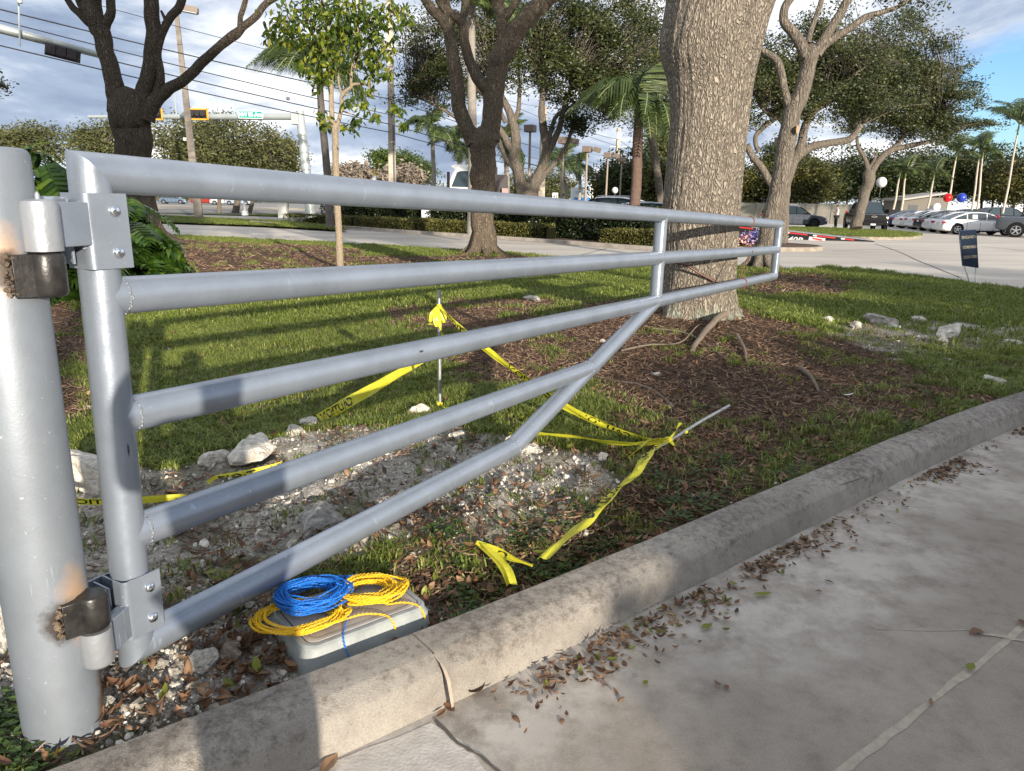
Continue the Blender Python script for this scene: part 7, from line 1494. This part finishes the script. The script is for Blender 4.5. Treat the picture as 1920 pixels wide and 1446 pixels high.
def car(name, lab, cat, loc, rz, L_, W_, kind, paint, grp=None, H=1.0, rim=rim_m, rails=False, grille='slim', plate=True, roofpaint=None, sheet_=False):
    q = PROF[kind]; t = thing(name, lab, cat, loc, grp, rz=rz, local=True); pm = mat('paint_' + '_'.join('%03d' % int(c * 999) for c in paint), paint, .13, coat=.12 if max(paint) > .05 else 0.0, spec=.4 if max(paint) > .05 else .15)
    X_ = lambda f: (f - .5) * L_
    def wid(f): return W_ / 2 * (1 - .10 * max(0, (f - .86) / .14) ** 2 - .08 * max(0, (.10 - f) / .10) ** 2)
    def ring(f):
        w = wid(f); zt = interp(q['top'], f) * H; zb = q['zb'] + .10 * max(0, (f - .93) / .07) + .12 * max(0, (.06 - f) / .06); h = zt - zb
        half = [(.80 * w, zb), (.95 * w, zb + .06), (w, zb + .28 * h), (w * .992, zb + .62 * h), (w * .965, zb + .84 * h), (w * .90, zt - .03 * h), (w * .74, zt)]
        return [(X_(f), y, z) for y, z in half] + [(X_(f), 0, zt + .012)] + [(X_(f), -y, z) for y, z in reversed(half)]
    fs = sorted(set([0, .006, .015, .03, .06, .10, .97, .985, .994, 1] + list(np.linspace(.12, .96, 22)))); b = MB(); b.loft([ring(f) for f in fs]); b.build('body', pm, t, smooth=40, world=False)
    rf = q['roof']; zb_ = lambda f: interp(q['top'], f) * H - .03; zmax = max(z for _, z in rf) * H; fr_ = sorted(set([p[0] for p in rf] + list(np.linspace(rf[0][0], rf[-1][0], 16)))); rings = []; wb_, wt_ = W_ / 2 * .90, W_ / 2 * .70
    def gh(f, grow=0.0):
        z = interp(rf, f) * H; k = max(0, min(1, (z - zb_(f)) / (zmax - zb_(f)))); w1 = wb_ + (wt_ - wb_) * k; return [(X_(f), wb_ + grow, zb_(f)), (X_(f), w1 + .03 + grow, z - .05 * k), (X_(f), w1 - .07, z + grow), (X_(f), 0, z + .02 * k + grow), (X_(f), -w1 + .07, z + grow), (X_(f), -w1 - .03 - grow, z - .05 * k), (X_(f), -wb_ - grow, zb_(f))]
    b = MB(); b.loft([gh(f) for f in fr_]); b.build('windows', glass, t, smooth=30, world=False)
    rsel = [f for f in np.linspace(rf[0][0], rf[-1][0], 60) if interp(rf, f) * H > zmax - .10]; b = MB()
    b.loft([[gh(f, .008)[i] for i in (1, 2, 3, 4, 5)] for f in rsel], wrap=False, caps=False)
    rp_ = roofpaint or pm; b.build('roof', rp_, t, smooth=40, world=False)
    b = MB()
    for s in (1, 5):
        e = 0 if s == 1 else 6; sg = 1 if s == 1 else -1
        b.tube([Vector(gh(f, .004)[s]) for f in np.linspace(rf[0][0], rsel[0], 6)], .045, 6); b.tube([Vector(gh(f, .004)[s]) for f in np.linspace(rsel[-1], rf[-1][0], 6)], .035, 6)
        for fb_ in q['b']: b.tube([Vector(gh(fb_, .004)[e]), Vector(gh(fb_, .004)[s])], .035, 6)
        b.tube([Vector(gh(f, .006)[e]) + Vector((0, 0, .035)) for f in np.linspace(rf[0][0] + .02, rf[-1][0], 8)], .02, 5)
    b.build('pillars', pm if kind == 'sedan' else trim, t, smooth=60, world=False)
    r = q['r']
    for f in q['wh']:
        for s in (1, -1):
            b = MB(); b.lathe([(.0001, 0), (r + .055, 0), (r + .06, .006), (r + .06, .012)] if s > 0 else [(.0001, 0), (r + .055, 0), (r + .06, -.006), (r + .06, -.012)], (X_(f), s * (W_ / 2 - .003), r + .02), 26, axis='y'); b.build('wheel_arch', trim, t, smooth=30, world=False)
            w_ = thing('wheel', None, None, (X_(f), s * (W_ / 2 - .09), r), local=True); w_.parent = t
            b = MB(); b.lathe([(r * .6, -.11), (r * .95, -.115), (r, -.08), (r, .08), (r * .95, .115), (r * .6, .11)], (0, 0, 0), 26, axis='y', cap=False); b.build('tyre', tyre_m, w_, smooth=40, world=False)
            b = MB(); yo = s * .112; b.lathe([(r * .66, yo - s * .02), (r * .66, yo), (r * .60, yo)], (0, 0, 0), 26, axis='y', cap=False); b.lathe([(.0001, yo - s * .01), (r * .14, yo), (r * .14, yo - s * .05)], (0, 0, 0), 10, axis='y')
            for k in range(5):
                a = k * 2 * math.pi / 5 + .3; ca, sa = math.cos(a), math.sin(a); Rw = Matrix(((ca, 0, -sa), (0, 1, 0), (sa, 0, ca))); b.box(Vector((ca * r * .36, yo - s * .012, sa * r * .36)), (r * .52, .02, r * .17), Rw)
            b.build('rim', rim, w_, smooth=30, world=False)
            b = MB(); b.lathe([(.0001, yo - s * .07), (r * .62, yo - s * .07), (r * .62, yo - s * .05)], (0, 0, 0), 16, axis='y'); b.build('brake_disc', trim, w_, world=False)
    zt1 = interp(q['top'], .985) * H
    for s in (1, -1):
        b = MB(); b.box((X_(.975), s * wid(.97) * .80, zt1 - .07 if kind != 'pickup' else zt1 - .16), (.16, .34, .10 if kind != 'pickup' else .17), Matrix.Rotation(-s * .22, 3, 'Z')); b.build('headlight', headm, t, bevel=.02, world=False)
        b = MB(); zr = interp(q['top'], .02) * H - .12; b.box((X_(.016), s * wid(0.02) * .82, zr), (.20, .36, .12) if kind != 'pickup' else (.10, .18, .42), Matrix.Rotation(s * .2, 3, 'Z')); b.build('tail_light', tail, t, bevel=.02, world=False)
        b = MB(); fm = rf[-1][0] - .05; b.box((X_(fm), s * (W_ / 2 + .09), interp(q['top'], fm) * H + (.10 if kind != 'pickup' else .14)), (.12, .20, .13) if kind != 'pickup' else (.14, .22, .26)); b.build('mirror', pm if kind == 'sedan' else trim, t, bevel=.03, world=False)
        b = MB()
        for fd in ((.34, .56) if kind != 'pickup' else (.50, .62)): b.box((X_(fd), s * (W_ / 2 * .985 + .012), q['zb'] + .78 * (interp(q['top'], fd) * H - q['zb'])), (.18, .025, .03))
        b.build('door_handle', pm, t, world=False)
        b = MB(); b.box((X_(.5), s * (W_ / 2 - .02), q['zb'] + .03), (L_ * .44, .06, .09)); b.build('sill', trim, t, world=False)
        b = MB()
        for fd in ((.30, .47, .64) if kind != 'pickup' else (.42, .57, .72)): b.box((X_(fd), s * W_ / 2 * .990, q['zb'] + .42 * (1.0 - q['zb'])), (.012, .03, .55))
        b.build('door_gap', trim, t, world=False)
    b = MB(); b.box((X_(.995), 0, .40 if kind != 'pickup' else .55), (.10, W_ * .60, .18)); b.build('lower_grille', trim, t, bevel=.02, world=False)
    if grille == 'big':
        b = MB(); b.box((X_(.990), 0, .90 * H), (.14, W_ * .74, .40)); b.build('grille', trim, t, bevel=.02, world=False)
        b = MB()
        for k in range(4): b.box((X_(.990) + .075, 0, .76 * H + k * .09), (.012, W_ * .70, .02))
        b.build('grille_bar', mat('gloss_black', (.03, .03, .03), .15), t, world=False)
    else:
        b = MB(); b.box((X_(.985), 0, .62), (.12, W_ * .5, .12)); b.build('grille', trim, t, bevel=.02, world=False)
    if plate: b = MB(); b.box((X_(1) + .03, 0, .42 if kind != 'pickup' else .50), (.02, .32, .11)); b.box((X_(0) - .01, 0, .72), (.02, .32, .14)); b.build('licence_plate', platem, t, world=False)
    if rails:
        b = MB()
        for s in (1, -1): b.tube([(X_(.12), s * .60, zmax + .015), (X_(.16), s * .60, zmax + .055), (X_(.5), s * .58, zmax + .05), (X_(.54), s * .57, zmax + .0)], .018, 6)
        b.build('roof_rail', mat('rail_silver', (.5, .5, .52), .3, metal=.8), t, world=False)
    if sheet_: b = MB(); b.box((X_(.40), -W_ / 2 * .82, 1.16 * H), (.30, .012, .26), Matrix.Rotation(-.30, 3, 'X')); b.build('window_sticker', mat('paper_white', (.72, .73, .75), .7), t, world=False)
    return t
def place(u, v, y): p = D(u, v, y); return (p.x, p.y, 0)
GR = 'cars parked in the dealer row'
car('parked_car', 'white sedan side-on in front of the row, paper sheet in its rear window', 'car', place(1830, 420, 50.5), R_(-6), 4.88, 1.86, 'sedan', (.80, .81, .81), GR, sheet_=True)
car('parked_car', 'white sedan directly behind the foremost white one, only its tail showing', 'car', place(1806, 415, 53.6), R_(-6), 4.85, 1.86, 'sedan', (.70, .71, .72), GR)
car('parked_car', 'black hatchback wedged between two white cars in the row', 'car', place(1782, 412, 56.6), R_(-6), 4.6, 1.84, 'sedan', (.03, .03, .035), GR, rim=rimb, H=1.03)
car('parked_car', 'white hatchback with dark tail lamps in the middle of the row', 'car', place(1762, 410, 59.6), R_(-6), 4.55, 1.84, 'sedan', (.70, .72, .74), GR, H=1.04)
car('parked_car', 'white sedan at the left end of the row beside the black truck', 'car', place(1738, 410, 62.6), R_(-6), 4.8, 1.84, 'sedan', (.74, .74, .73), GR)
car('parked_car', 'dark blue sedan in the far row just right of the black truck', 'car', place(1715, 407, 66.5), R_(-6), 4.8, 1.86, 'sedan', (.03, .05, .13), GR)
car('parked_car', 'silver-blue car behind the white hatchbacks', 'car', place(1772, 405, 66.5), R_(-6), 4.6, 1.86, 'suv', (.22, .27, .34), GR, H=.94)
car('parked_suv', 'black off-road car in the shade at the back right', 'car', place(1885, 405, 64), R_(4), 4.7, 1.95, 'suv', (.02, .022, .025), GR, H=1.1)
car('parked_car', 'dark car in the far row behind the blue balloon', 'car', place(1840, 402, 72), R_(-4), 4.7, 1.9, 'suv', (.03, .03, .035), GR)
pk_ = car('pickup_truck', 'black pickup truck facing the camera behind the island oak', 'pickup truck', place(1622, 410, 54.5), R_(-104), 5.8, 2.08, 'pickup', (.015, .016, .018), None, grille='big', H=1.05, rim=rimb)
b = MB(); cx = 2.9 + .02; b.box((cx + .08, 0, 1.02), (.02, .34, .07)); b.box((cx + .08, 0, 1.02), (.022, .12, .12)); b.build('emblem', mat('emblem_silver', (.62, .62, .60), .3, metal=.7), pk_, world=False); b = MB(); b.box((cx + .092, 0, 1.02), (.01, .28, .04)); b.box((cx + .093, 0, 1.02), (.01, .08, .085)); b.build('emblem_inlay', trim, pk_, world=False)
tg = car('pickup_truck', 'dark grey pickup truck cut by the right edge', 'pickup truck', place(1972, 425, 46.5), R_(-32), 5.9, 2.05, 'pickup', (.06, .068, .078), None, grille='big', H=1.02)
sv = car('parked_suv', 'dark grey crossover beside the wall behind the leaning oak', 'car', place(1487, 410, 58.5), R_(-12), 4.75, 1.88, 'suv', (.075, .085, .105), None, rim=rimb, rails=True)
b = MB(); b.lathe([(.0001, .0), (.10, .0), (.10, .02)], (2.40, 0, .78), 18, axis='x'); b.build('emblem', mat('emblem_silver', (.62, .62, .60)), sv, world=False); V, F_ = text_mesh('W', .13); b = MB(); b.add([(2.425, v[0], .78 + v[1]) for v in V], F_); b.build('emblem_inlay', trim, sv, world=False)
car('parked_suv', 'white van-like car whose roof shows over the rail left of the shaggy palm', 'car', place(1128, 385, 47), R_(160), 5.1, 2.0, 'suv', (.72, .73, .74), None, H=1.17, rails=True)
car('parked_suv', 'white car whose roof shows beside the shaggy palm trunk', 'car', place(1192, 385, 50), R_(20), 4.6, 1.9, 'suv', (.70, .70, .70), None, H=1.10)
car('parked_car', 'silver-grey car whose roof shows left of the big oak', 'car', place(1232, 390, 42), R_(8), 4.7, 1.9, 'suv', (.32, .35, .40), None, H=1.0)
car('parked_car', 'dark red car mostly hidden between the two white ones', 'car', place(1163, 388, 55), R_(30), 4.5, 1.8, 'sedan', (.30, .03, .03), None, H=1.1)
for i, (u, col, lab) in enumerate([(325, (.10, .14, .20), 'far blue-grey car on the cross street by the left oak'), (385, (.25, .03, .02), 'far dark red car on the cross street'), (420, (.60, .60, .60), 'far white car on the cross street'), (447, (.30, .34, .40), 'far silver car on the cross street')]): car('parked_car', lab, 'car', place(u, 372, 135), R_(8), 4.6, 1.85, 'sedan', col, 'cars far across the street')
# white truck cab
c = D(868, 352, 38.6); t = thing('truck', 'white lorry cab with a dark side window left of the middle oak', 'truck', (c.x, c.y, 0)); b = MB(); cw = mat('cab_white', (.74, .76, .77), .3, coat=.5)
rings = []
for yy in (-1.1, 1.1): rings.append([(c.x + x, c.y + yy, z) for x, z in ((-2.0, .7), (-2.0, 1.7), (-.95, 2.05), (-.72, 2.2), (-.35, 3.05), (-.55, 3.18), (-.45, 3.28), (1.6, 3.28), (1.6, .7))])
b.loft(rings); b.build('cab_body', cw, t, bevel=.06)
b = MB(); b.prism([(-.50, 2.22), (-.22, 2.90), (-.05, 2.98), (.62, 2.98), (.70, 2.90), (.70, 2.32), (.60, 2.22)], lambda p: Vector((c.x + p[0], c.y - 1.115, p[1])), lambda p: Vector((c.x + p[0], c.y - 1.10, p[1]))); b.build('side_window', glass, t, bevel=.01)
b = MB(); b.box((c.x - .62, c.y - 1.3, 2.55), (.14, .16, .75)); b.build('mirror', trim, t, bevel=.03); b = MB(); b.box((c.x + 4.2, c.y, 1.0), (5.5, 1.0, .35)); b.box((c.x + 1.95, c.y, 2.0), (.6, 1.9, 1.7)); b.box((c.x + 1.7, c.y - .9, 2.2), (.12, .12, 2.0)); b.build('equipment_rack', mat('rack_dark', (.06, .05, .05), .6), t, bevel=.03); b = MB(); b.box((c.x + 2.15, c.y - 1.0, 1.95), (.3, .3, .5)); b.build('tool_box', mat('rack_pink', (.45, .30, .28), .6), t)
for wx in (-.9, 3.4, 5.8):
    b = MB(); b.lathe([(.25, -.16), (.5, -.16), (.52, 0), (.5, .16), (.25, .16)], (c.x + wx, c.y - 1.0, .52), 20, axis='y'); b.build('wheel', tyre_m, t, smooth=40)
# car-carrier tilted deck
t = thing('tow_truck', 'black tilting tow truck deck with red and white tape lying down to the concrete', 'tow truck', D(1636, 458, 36.5)); lo = D(1640, 457.5, 36.6); lo.z = .03; hi = D(1330, 418, 38.5); dd = (hi - lo); Lk = dd.length; dx = dd.normalized(); nz = Vector((0, 0, 1)); wdir = Vector((-dx.y, dx.x, 0)).normalized(); wdir = -wdir if wdir.y < 0 else wdir; blkp = mat('deck_black', (.012, .012, .014), .6, spec=.15); upn = dx.cross(wdir); upn = -upn if upn.z < 0 else upn
b = MB(); rings = []
for f, th in ((0, .02), (.12, .18), (.3, .46), (.5, .60), (1, .62)): p = lo + dx * Lk * f; rings.append([p, p - upn * th, p + wdir * 2.3 - upn * th, p + wdir * 2.3])
b.loft(rings); b.build('deck_frame', blkp, t)
b = MB(); rings = [[lo + dx * Lk * f + upn * .01, lo + dx * Lk * f + upn * .03 , lo + dx * Lk * f + wdir * 2.3 + upn * .03, lo + dx * Lk * f + wdir * 2.3 + upn * .01] for f in (0, .5, 1)]; b.loft(rings); b.build('deck_plate', mat('deck_grey', (.30, .30, .30), .5, metal=.3, var=.2), t)
redt = mat('tape_red', (.42, .015, .02), .4); wht = mat('tape_white', (.72, .72, .70), .4)
for k in range(15):
    f0, f1 = .12 + k * .055, .12 + k * .055 + .055; m_ = wht if k % 3 == 1 else redt; f1 = f0 + (.022 if k % 3 == 1 else .055); b = MB(); p0, p1 = lo + dx * Lk * f0, lo + dx * Lk * f1; o1 = -wdir * .012; b.add([p0 - upn * .02 + o1, p1 - upn * .02 + o1, p1 - upn * .085 + o1, p0 - upn * .085 + o1], [(0, 1, 2, 3)]); b.build('reflective_tape', m_, t)
def on_deck(f, dz): return lo + dx * Lk * f - upn * dz - wdir * .015
V, F_ = text_mesh('440B', .36); b = MB(); c_ = on_deck(.475, .36); b.add([c_ - dx * (v[0] * 1.25 + v[1] * .3) + upn * v[1] for v in V], F_); b.build('lettering', mat('number_silver', (.55, .55, .56), .4), t)
b = MB(); c_ = on_deck(.335, .22); b.add([c_ - dx * -.38 + upn * .09, c_ - dx * .38 + upn * .09, c_ - dx * .38 - upn * .17, c_ - dx * -.38 - upn * .17], [(0, 1, 2, 3)]); b.build('side_placard', mat('placard', (.70, .62, .58), .5), t); b = MB(); c_ = c_ - wdir * .004; b.add([c_ - dx * -.25 + upn * .06, c_ - dx * .20 + upn * .04, c_ - dx * .30 - upn * .04, c_ - dx * -.2 - upn * .02], [(0, 1, 2, 3)]); b.build('placard_mark', redt, t)
b = MB(); c_ = on_deck(.385, .42); b.lathe([(.0001, -.02), (.05, -.01), (.05, .01)], c_, 10, axis='y'); b.build('marker_light', mat('marker_amber', (.9, .45, .03), .3), t)
wt_ = hi + dx * .2 + wdir * .5; b = MB(); b.box(Vector((wt_.x, wt_.y + .3, 1.2)), (2.2, 2.2, 1.9)); b.build('cab_body', mat('cab_black', (.03, .03, .035), .3, coat=.5), t, bevel=.1)
for f in (.62, .74, 1.05):
    p = lo + dx * Lk * f + wdir * .35; b = MB(); b.lathe([(.22, -.15), (.45, -.15), (.47, 0), (.45, .15), (.22, .15)], (p.x, p.y, .47), 20, axis='y'); b.build('wheel', tyre_m, t, smooth=40)

# ================================================================== PEOPLE
def skin_body(name, J, E_, m, parent, sub=2, root=0):
    """J: list of (co, radius x, radius y) joints, E_: bones; one continuous skinned surface"""
    me = bpy.data.meshes.new(name); me.from_pydata([j[0] for j in J], E_, []); o = bpy.data.objects.new(name, me); SC.collection.objects.link(o); md = o.modifiers.new('skin', 'SKIN'); md.use_smooth_shade = True
    for i, j in enumerate(J): sv = me.skin_vertices[0].data[i]; sv.radius = (j[1], j[2] if len(j) > 2 else j[1]); sv.use_root = (i == root)
    s = o.modifiers.new('sub', 'SUBSURF'); s.levels = sub; s.render_levels = sub; me.materials.append(m); o.parent = parent; return o
skin_m = mat('skin', (.42, .26, .18), .55); shirt_w = mat('white_shirt', (.55, .55, .58), .85); pants_k = mat('black_trousers', (.02, .02, .022), .85); hair_m = mat('dark_hair', (.03, .02, .015), .7)
def person(lab, loc, rz, pose, shirt, pants, scale=1.0):
    t = thing('person', lab, 'person', loc, None, rz=rz, local=True); t.scale = (scale,) * 3
    P = dict(pel=(0, 0, .95), bel=(0, .01, 1.08), che=(0, 0, 1.30), nek=(0, -.01, 1.47), hd0=(0, .01, 1.56), hd1=(0, .02, 1.66), sl=(.17, 0, 1.41), sr=(-.17, 0, 1.41), hl=(.09, 0, .90), hr=(-.09, 0, .90), kl=(.10, .02, .50), kr=(-.10, .02, .50), al=(.11, -.02, .09), ar=(-.11, -.02, .09), tl=(.13, .16, .04), tr=(-.13, .16, .04)); P.update(pose)
    K = list(P); idx = {k: i for i, k in enumerate(K)}; RR = dict(pel=(.15, .11), bel=(.135, .10), che=(.16, .11), nek=(.055, .055), hd0=(.065, .08), hd1=(.080, .095), sl=(.06, .06), sr=(.06, .06), el=(.042, .042), er=(.042, .042), wl=(.028, .028), wr=(.028, .028), fl=(.034, .02), fr=(.034, .02), hl=(.09, .09), hr=(.09, .09), kl=(.058, .062), kr=(.058, .062), al=(.040, .042), ar=(.040, .042), tl=(.042, .03), tr=(.042, .03))
    E0 = [('pel', 'bel'), ('bel', 'che'), ('che', 'nek'), ('nek', 'hd0'), ('hd0', 'hd1'), ('che', 'sl'), ('che', 'sr'), ('sl', 'el'), ('sr', 'er'), ('el', 'wl'), ('er', 'wr'), ('wl', 'fl'), ('wr', 'fr'), ('pel', 'hl'), ('pel', 'hr'), ('hl', 'kl'), ('hr', 'kr'), ('kl', 'al'), ('kr', 'ar'), ('al', 'tl'), ('ar', 'tr')]
    skin_body('body', [(P[k], *RR[k]) for k in K], [(idx[a], idx[b_]) for a, b_ in E0], skin_m, t, root=idx['pel'])
    def sub_(names, edges, grow, m, nm, root):
        ii = {k: i for i, k in enumerate(names)}; skin_body(nm, [(P[k], RR[k][0] + grow, RR[k][1] + grow) for k in names], [(ii[a], ii[b_]) for a, b_ in edges], m, t, root=ii[root])
    sub_(['pel', 'bel', 'che', 'sl', 'sr', 'el', 'er'], [('pel', 'bel'), ('bel', 'che'), ('che', 'sl'), ('che', 'sr'), ('sl', 'el'), ('sr', 'er')], .018, shirt, 'shirt', 'bel')
    sub_(['pel', 'hl', 'hr', 'kl', 'kr', 'al', 'ar'], [('pel', 'hl'), ('pel', 'hr'), ('hl', 'kl'), ('hr', 'kr'), ('kl', 'al'), ('kr', 'ar')], .022, pants, 'trousers', 'pel')
    b = MB(); h = Vector(P['hd1']); b.lathe([(.092 * math.sin(a) + .0001, .105 * math.cos(a)) for a in np.linspace(0, 1.75, 8)], h + Vector((0, -.012, .015)), 16); b.build('hair', hair_m, t, smooth=80, world=False)
    for s in (1, -1):
        b = MB(); f = Vector(P['tl' if s > 0 else 'tr']); a_ = Vector(P['al' if s > 0 else 'ar']); b.tube([a_ + Vector((0, -.05, -.045)), a_ + Vector((0, .04, -.045)), f + Vector((0, .02, -.012))], [.05, .05, .038], 8); b.build('shoe', black, t, smooth=60, world=False)
    b = MB(); b.lathe([(.0001, -.02), (.012, -.01), (.004, .02)], h + Vector((0, .098, -.04)), 6); 
    for s in (1, -1): b.lathe([(.0001, -.03), (.014, 0), (.0001, .03)], h + Vector((s * .088, 0, -.04)), 6)
    b.build('face_relief', skin_m, t, smooth=60, world=False)
    # fingers
    for s, w_, f_ in ((1, 'wl', 'fl'), (-1, 'wr', 'fr')):
        a_, c_ = Vector(P[w_]), Vector(P[f_]); d = (c_ - a_).normalized(); sd = d.cross(Vector((0, 0, 1))); sd = sd.normalized() if sd.length > .1 else Vector((1, 0, 0))
        for k in range(4): p = c_ + sd * (-.027 + .018 * k); b = MB(); b.tube([p - d * .02, p + d * .03, p + d * .05 + Vector((0, 0, -.02))], [.010, .009, .007], 6); b.build('finger', skin_m, t, smooth=60, world=False)
        b = MB(); b.tube([a_ + d * .03, a_ + d * .05 + sd * .04, a_ + d * .08 + sd * .05], [.011, .010, .008], 6); b.build('thumb', skin_m, t, smooth=60, world=False)
    return t
pp = D(1568, 410, 60); person('person in a light shirt and black trousers standing with raised forearms in the lot', (pp.x, pp.y, 0), R_(95), dict(el=(.23, .05, 1.14), er=(-.23, .06, 1.14), wl=(.12, .24, 1.24), wr=(-.10, .25, 1.28), fl=(.05, .30, 1.28), fr=(-.04, .30, 1.32)), shirt_w, pants_k, 1.0)
ph = person('photographer holding up a phone, whose shadow falls over the box and rails', (.27, -.30, 0), 0, dict(el=(.10, .16, 1.24), er=(-.33, .08, 1.27), wl=(-.10, .25, 1.48), wr=(-.40, .22, 1.48), fl=(-.175, .275, 1.55), fr=(-.36, .275, 1.55), hl=(.08, 0, .90), hr=(-.08, 0, .90), kl=(.085, .02, .50), kr=(-.085, .02, .50), al=(.085, -.02, .09), ar=(-.085, -.02, .09), tl=(.10, .16, .04), tr=(-.10, .16, .04)), mat('dark_shirt', (.05, .06, .09), .85), mat('jeans', (.04, .06, .11), .85), 1.02)
b = MB(); b.box((0, -.012, 1.575), (.155, .008, .074)); tag(b.build('phone', black, origin=(0, -.012, 1.575), bevel=.002), 'phone held up by the photographer', 'phone')

# ================================================================== TREES BEHIND THE CAMERA THAT THROW THE SHADE
def QT(q, t): return Vector((.906 * q - .423 * t, .423 * q + .906 * t, 0))
def shade_tree(lab, q, t_, zc, rq, rz, n, seed, gap=.3, size=.3, trunk_r=.3, dens=26, cs=.5, more=()):
    b_ = QT(q, t_); t = thing('shade_tree', lab, 'tree', b_, 'trees behind the camera'); mb = MB(); mb.tube(smooth_path([b_, b_ + Vector((.2, 0, zc * .45)), b_ + Vector((0, 0, zc))], 4), [trunk_r * (1 - .05 * i) for i in range(9)], 10); mb.build('trunk', bark_mid, t, smooth=80)
    bl = [(b_.x, b_.y, zc, rq, rq * .6, rz)]
    for dq, dz, r1, r2 in more: p = QT(q + dq, t_); bl.append((p.x, p.y, zc + dz, r1, r1 * .6, r2))
    foliage('crown', bl, n, dens, size, oak_l, t, seed, gap=gap, cs=cs, gscale=.7)
shade_tree('tall oak well behind the camera shading the left oak', -1.2, -20, 14.0, 3.4, 4.0, 900, 201, gap=.30)
shade_tree('open-crowned oak behind the camera dappling the middle oak', 8.6, -20, 12.2, 2.6, 2.6, 260, 202, gap=.50)
for i, (q, z, r, rz) in enumerate([(2.55, 1.6, 1.25, 1.7), (4.3, 1.85, 1.5, 1.85), (6.4, 1.7, 2.0, 2.15), (9.6, 2.1, 2.2, 2.5), (12.8, 2.5, 2.4, 2.9), (16.5, 2.6, 2.6, 3.0), (20.5, 2.7, 2.8, 3.0)]):
    shade_tree(['first', 'second', 'third', 'fourth', 'fifth', 'sixth', 'seventh'][i] + ' bushy tree of the row behind the camera on the right', q, -12, z, r, rz, 850, 210 + i, gap=.10, size=.26, trunk_r=.12, dens=24, cs=.3)
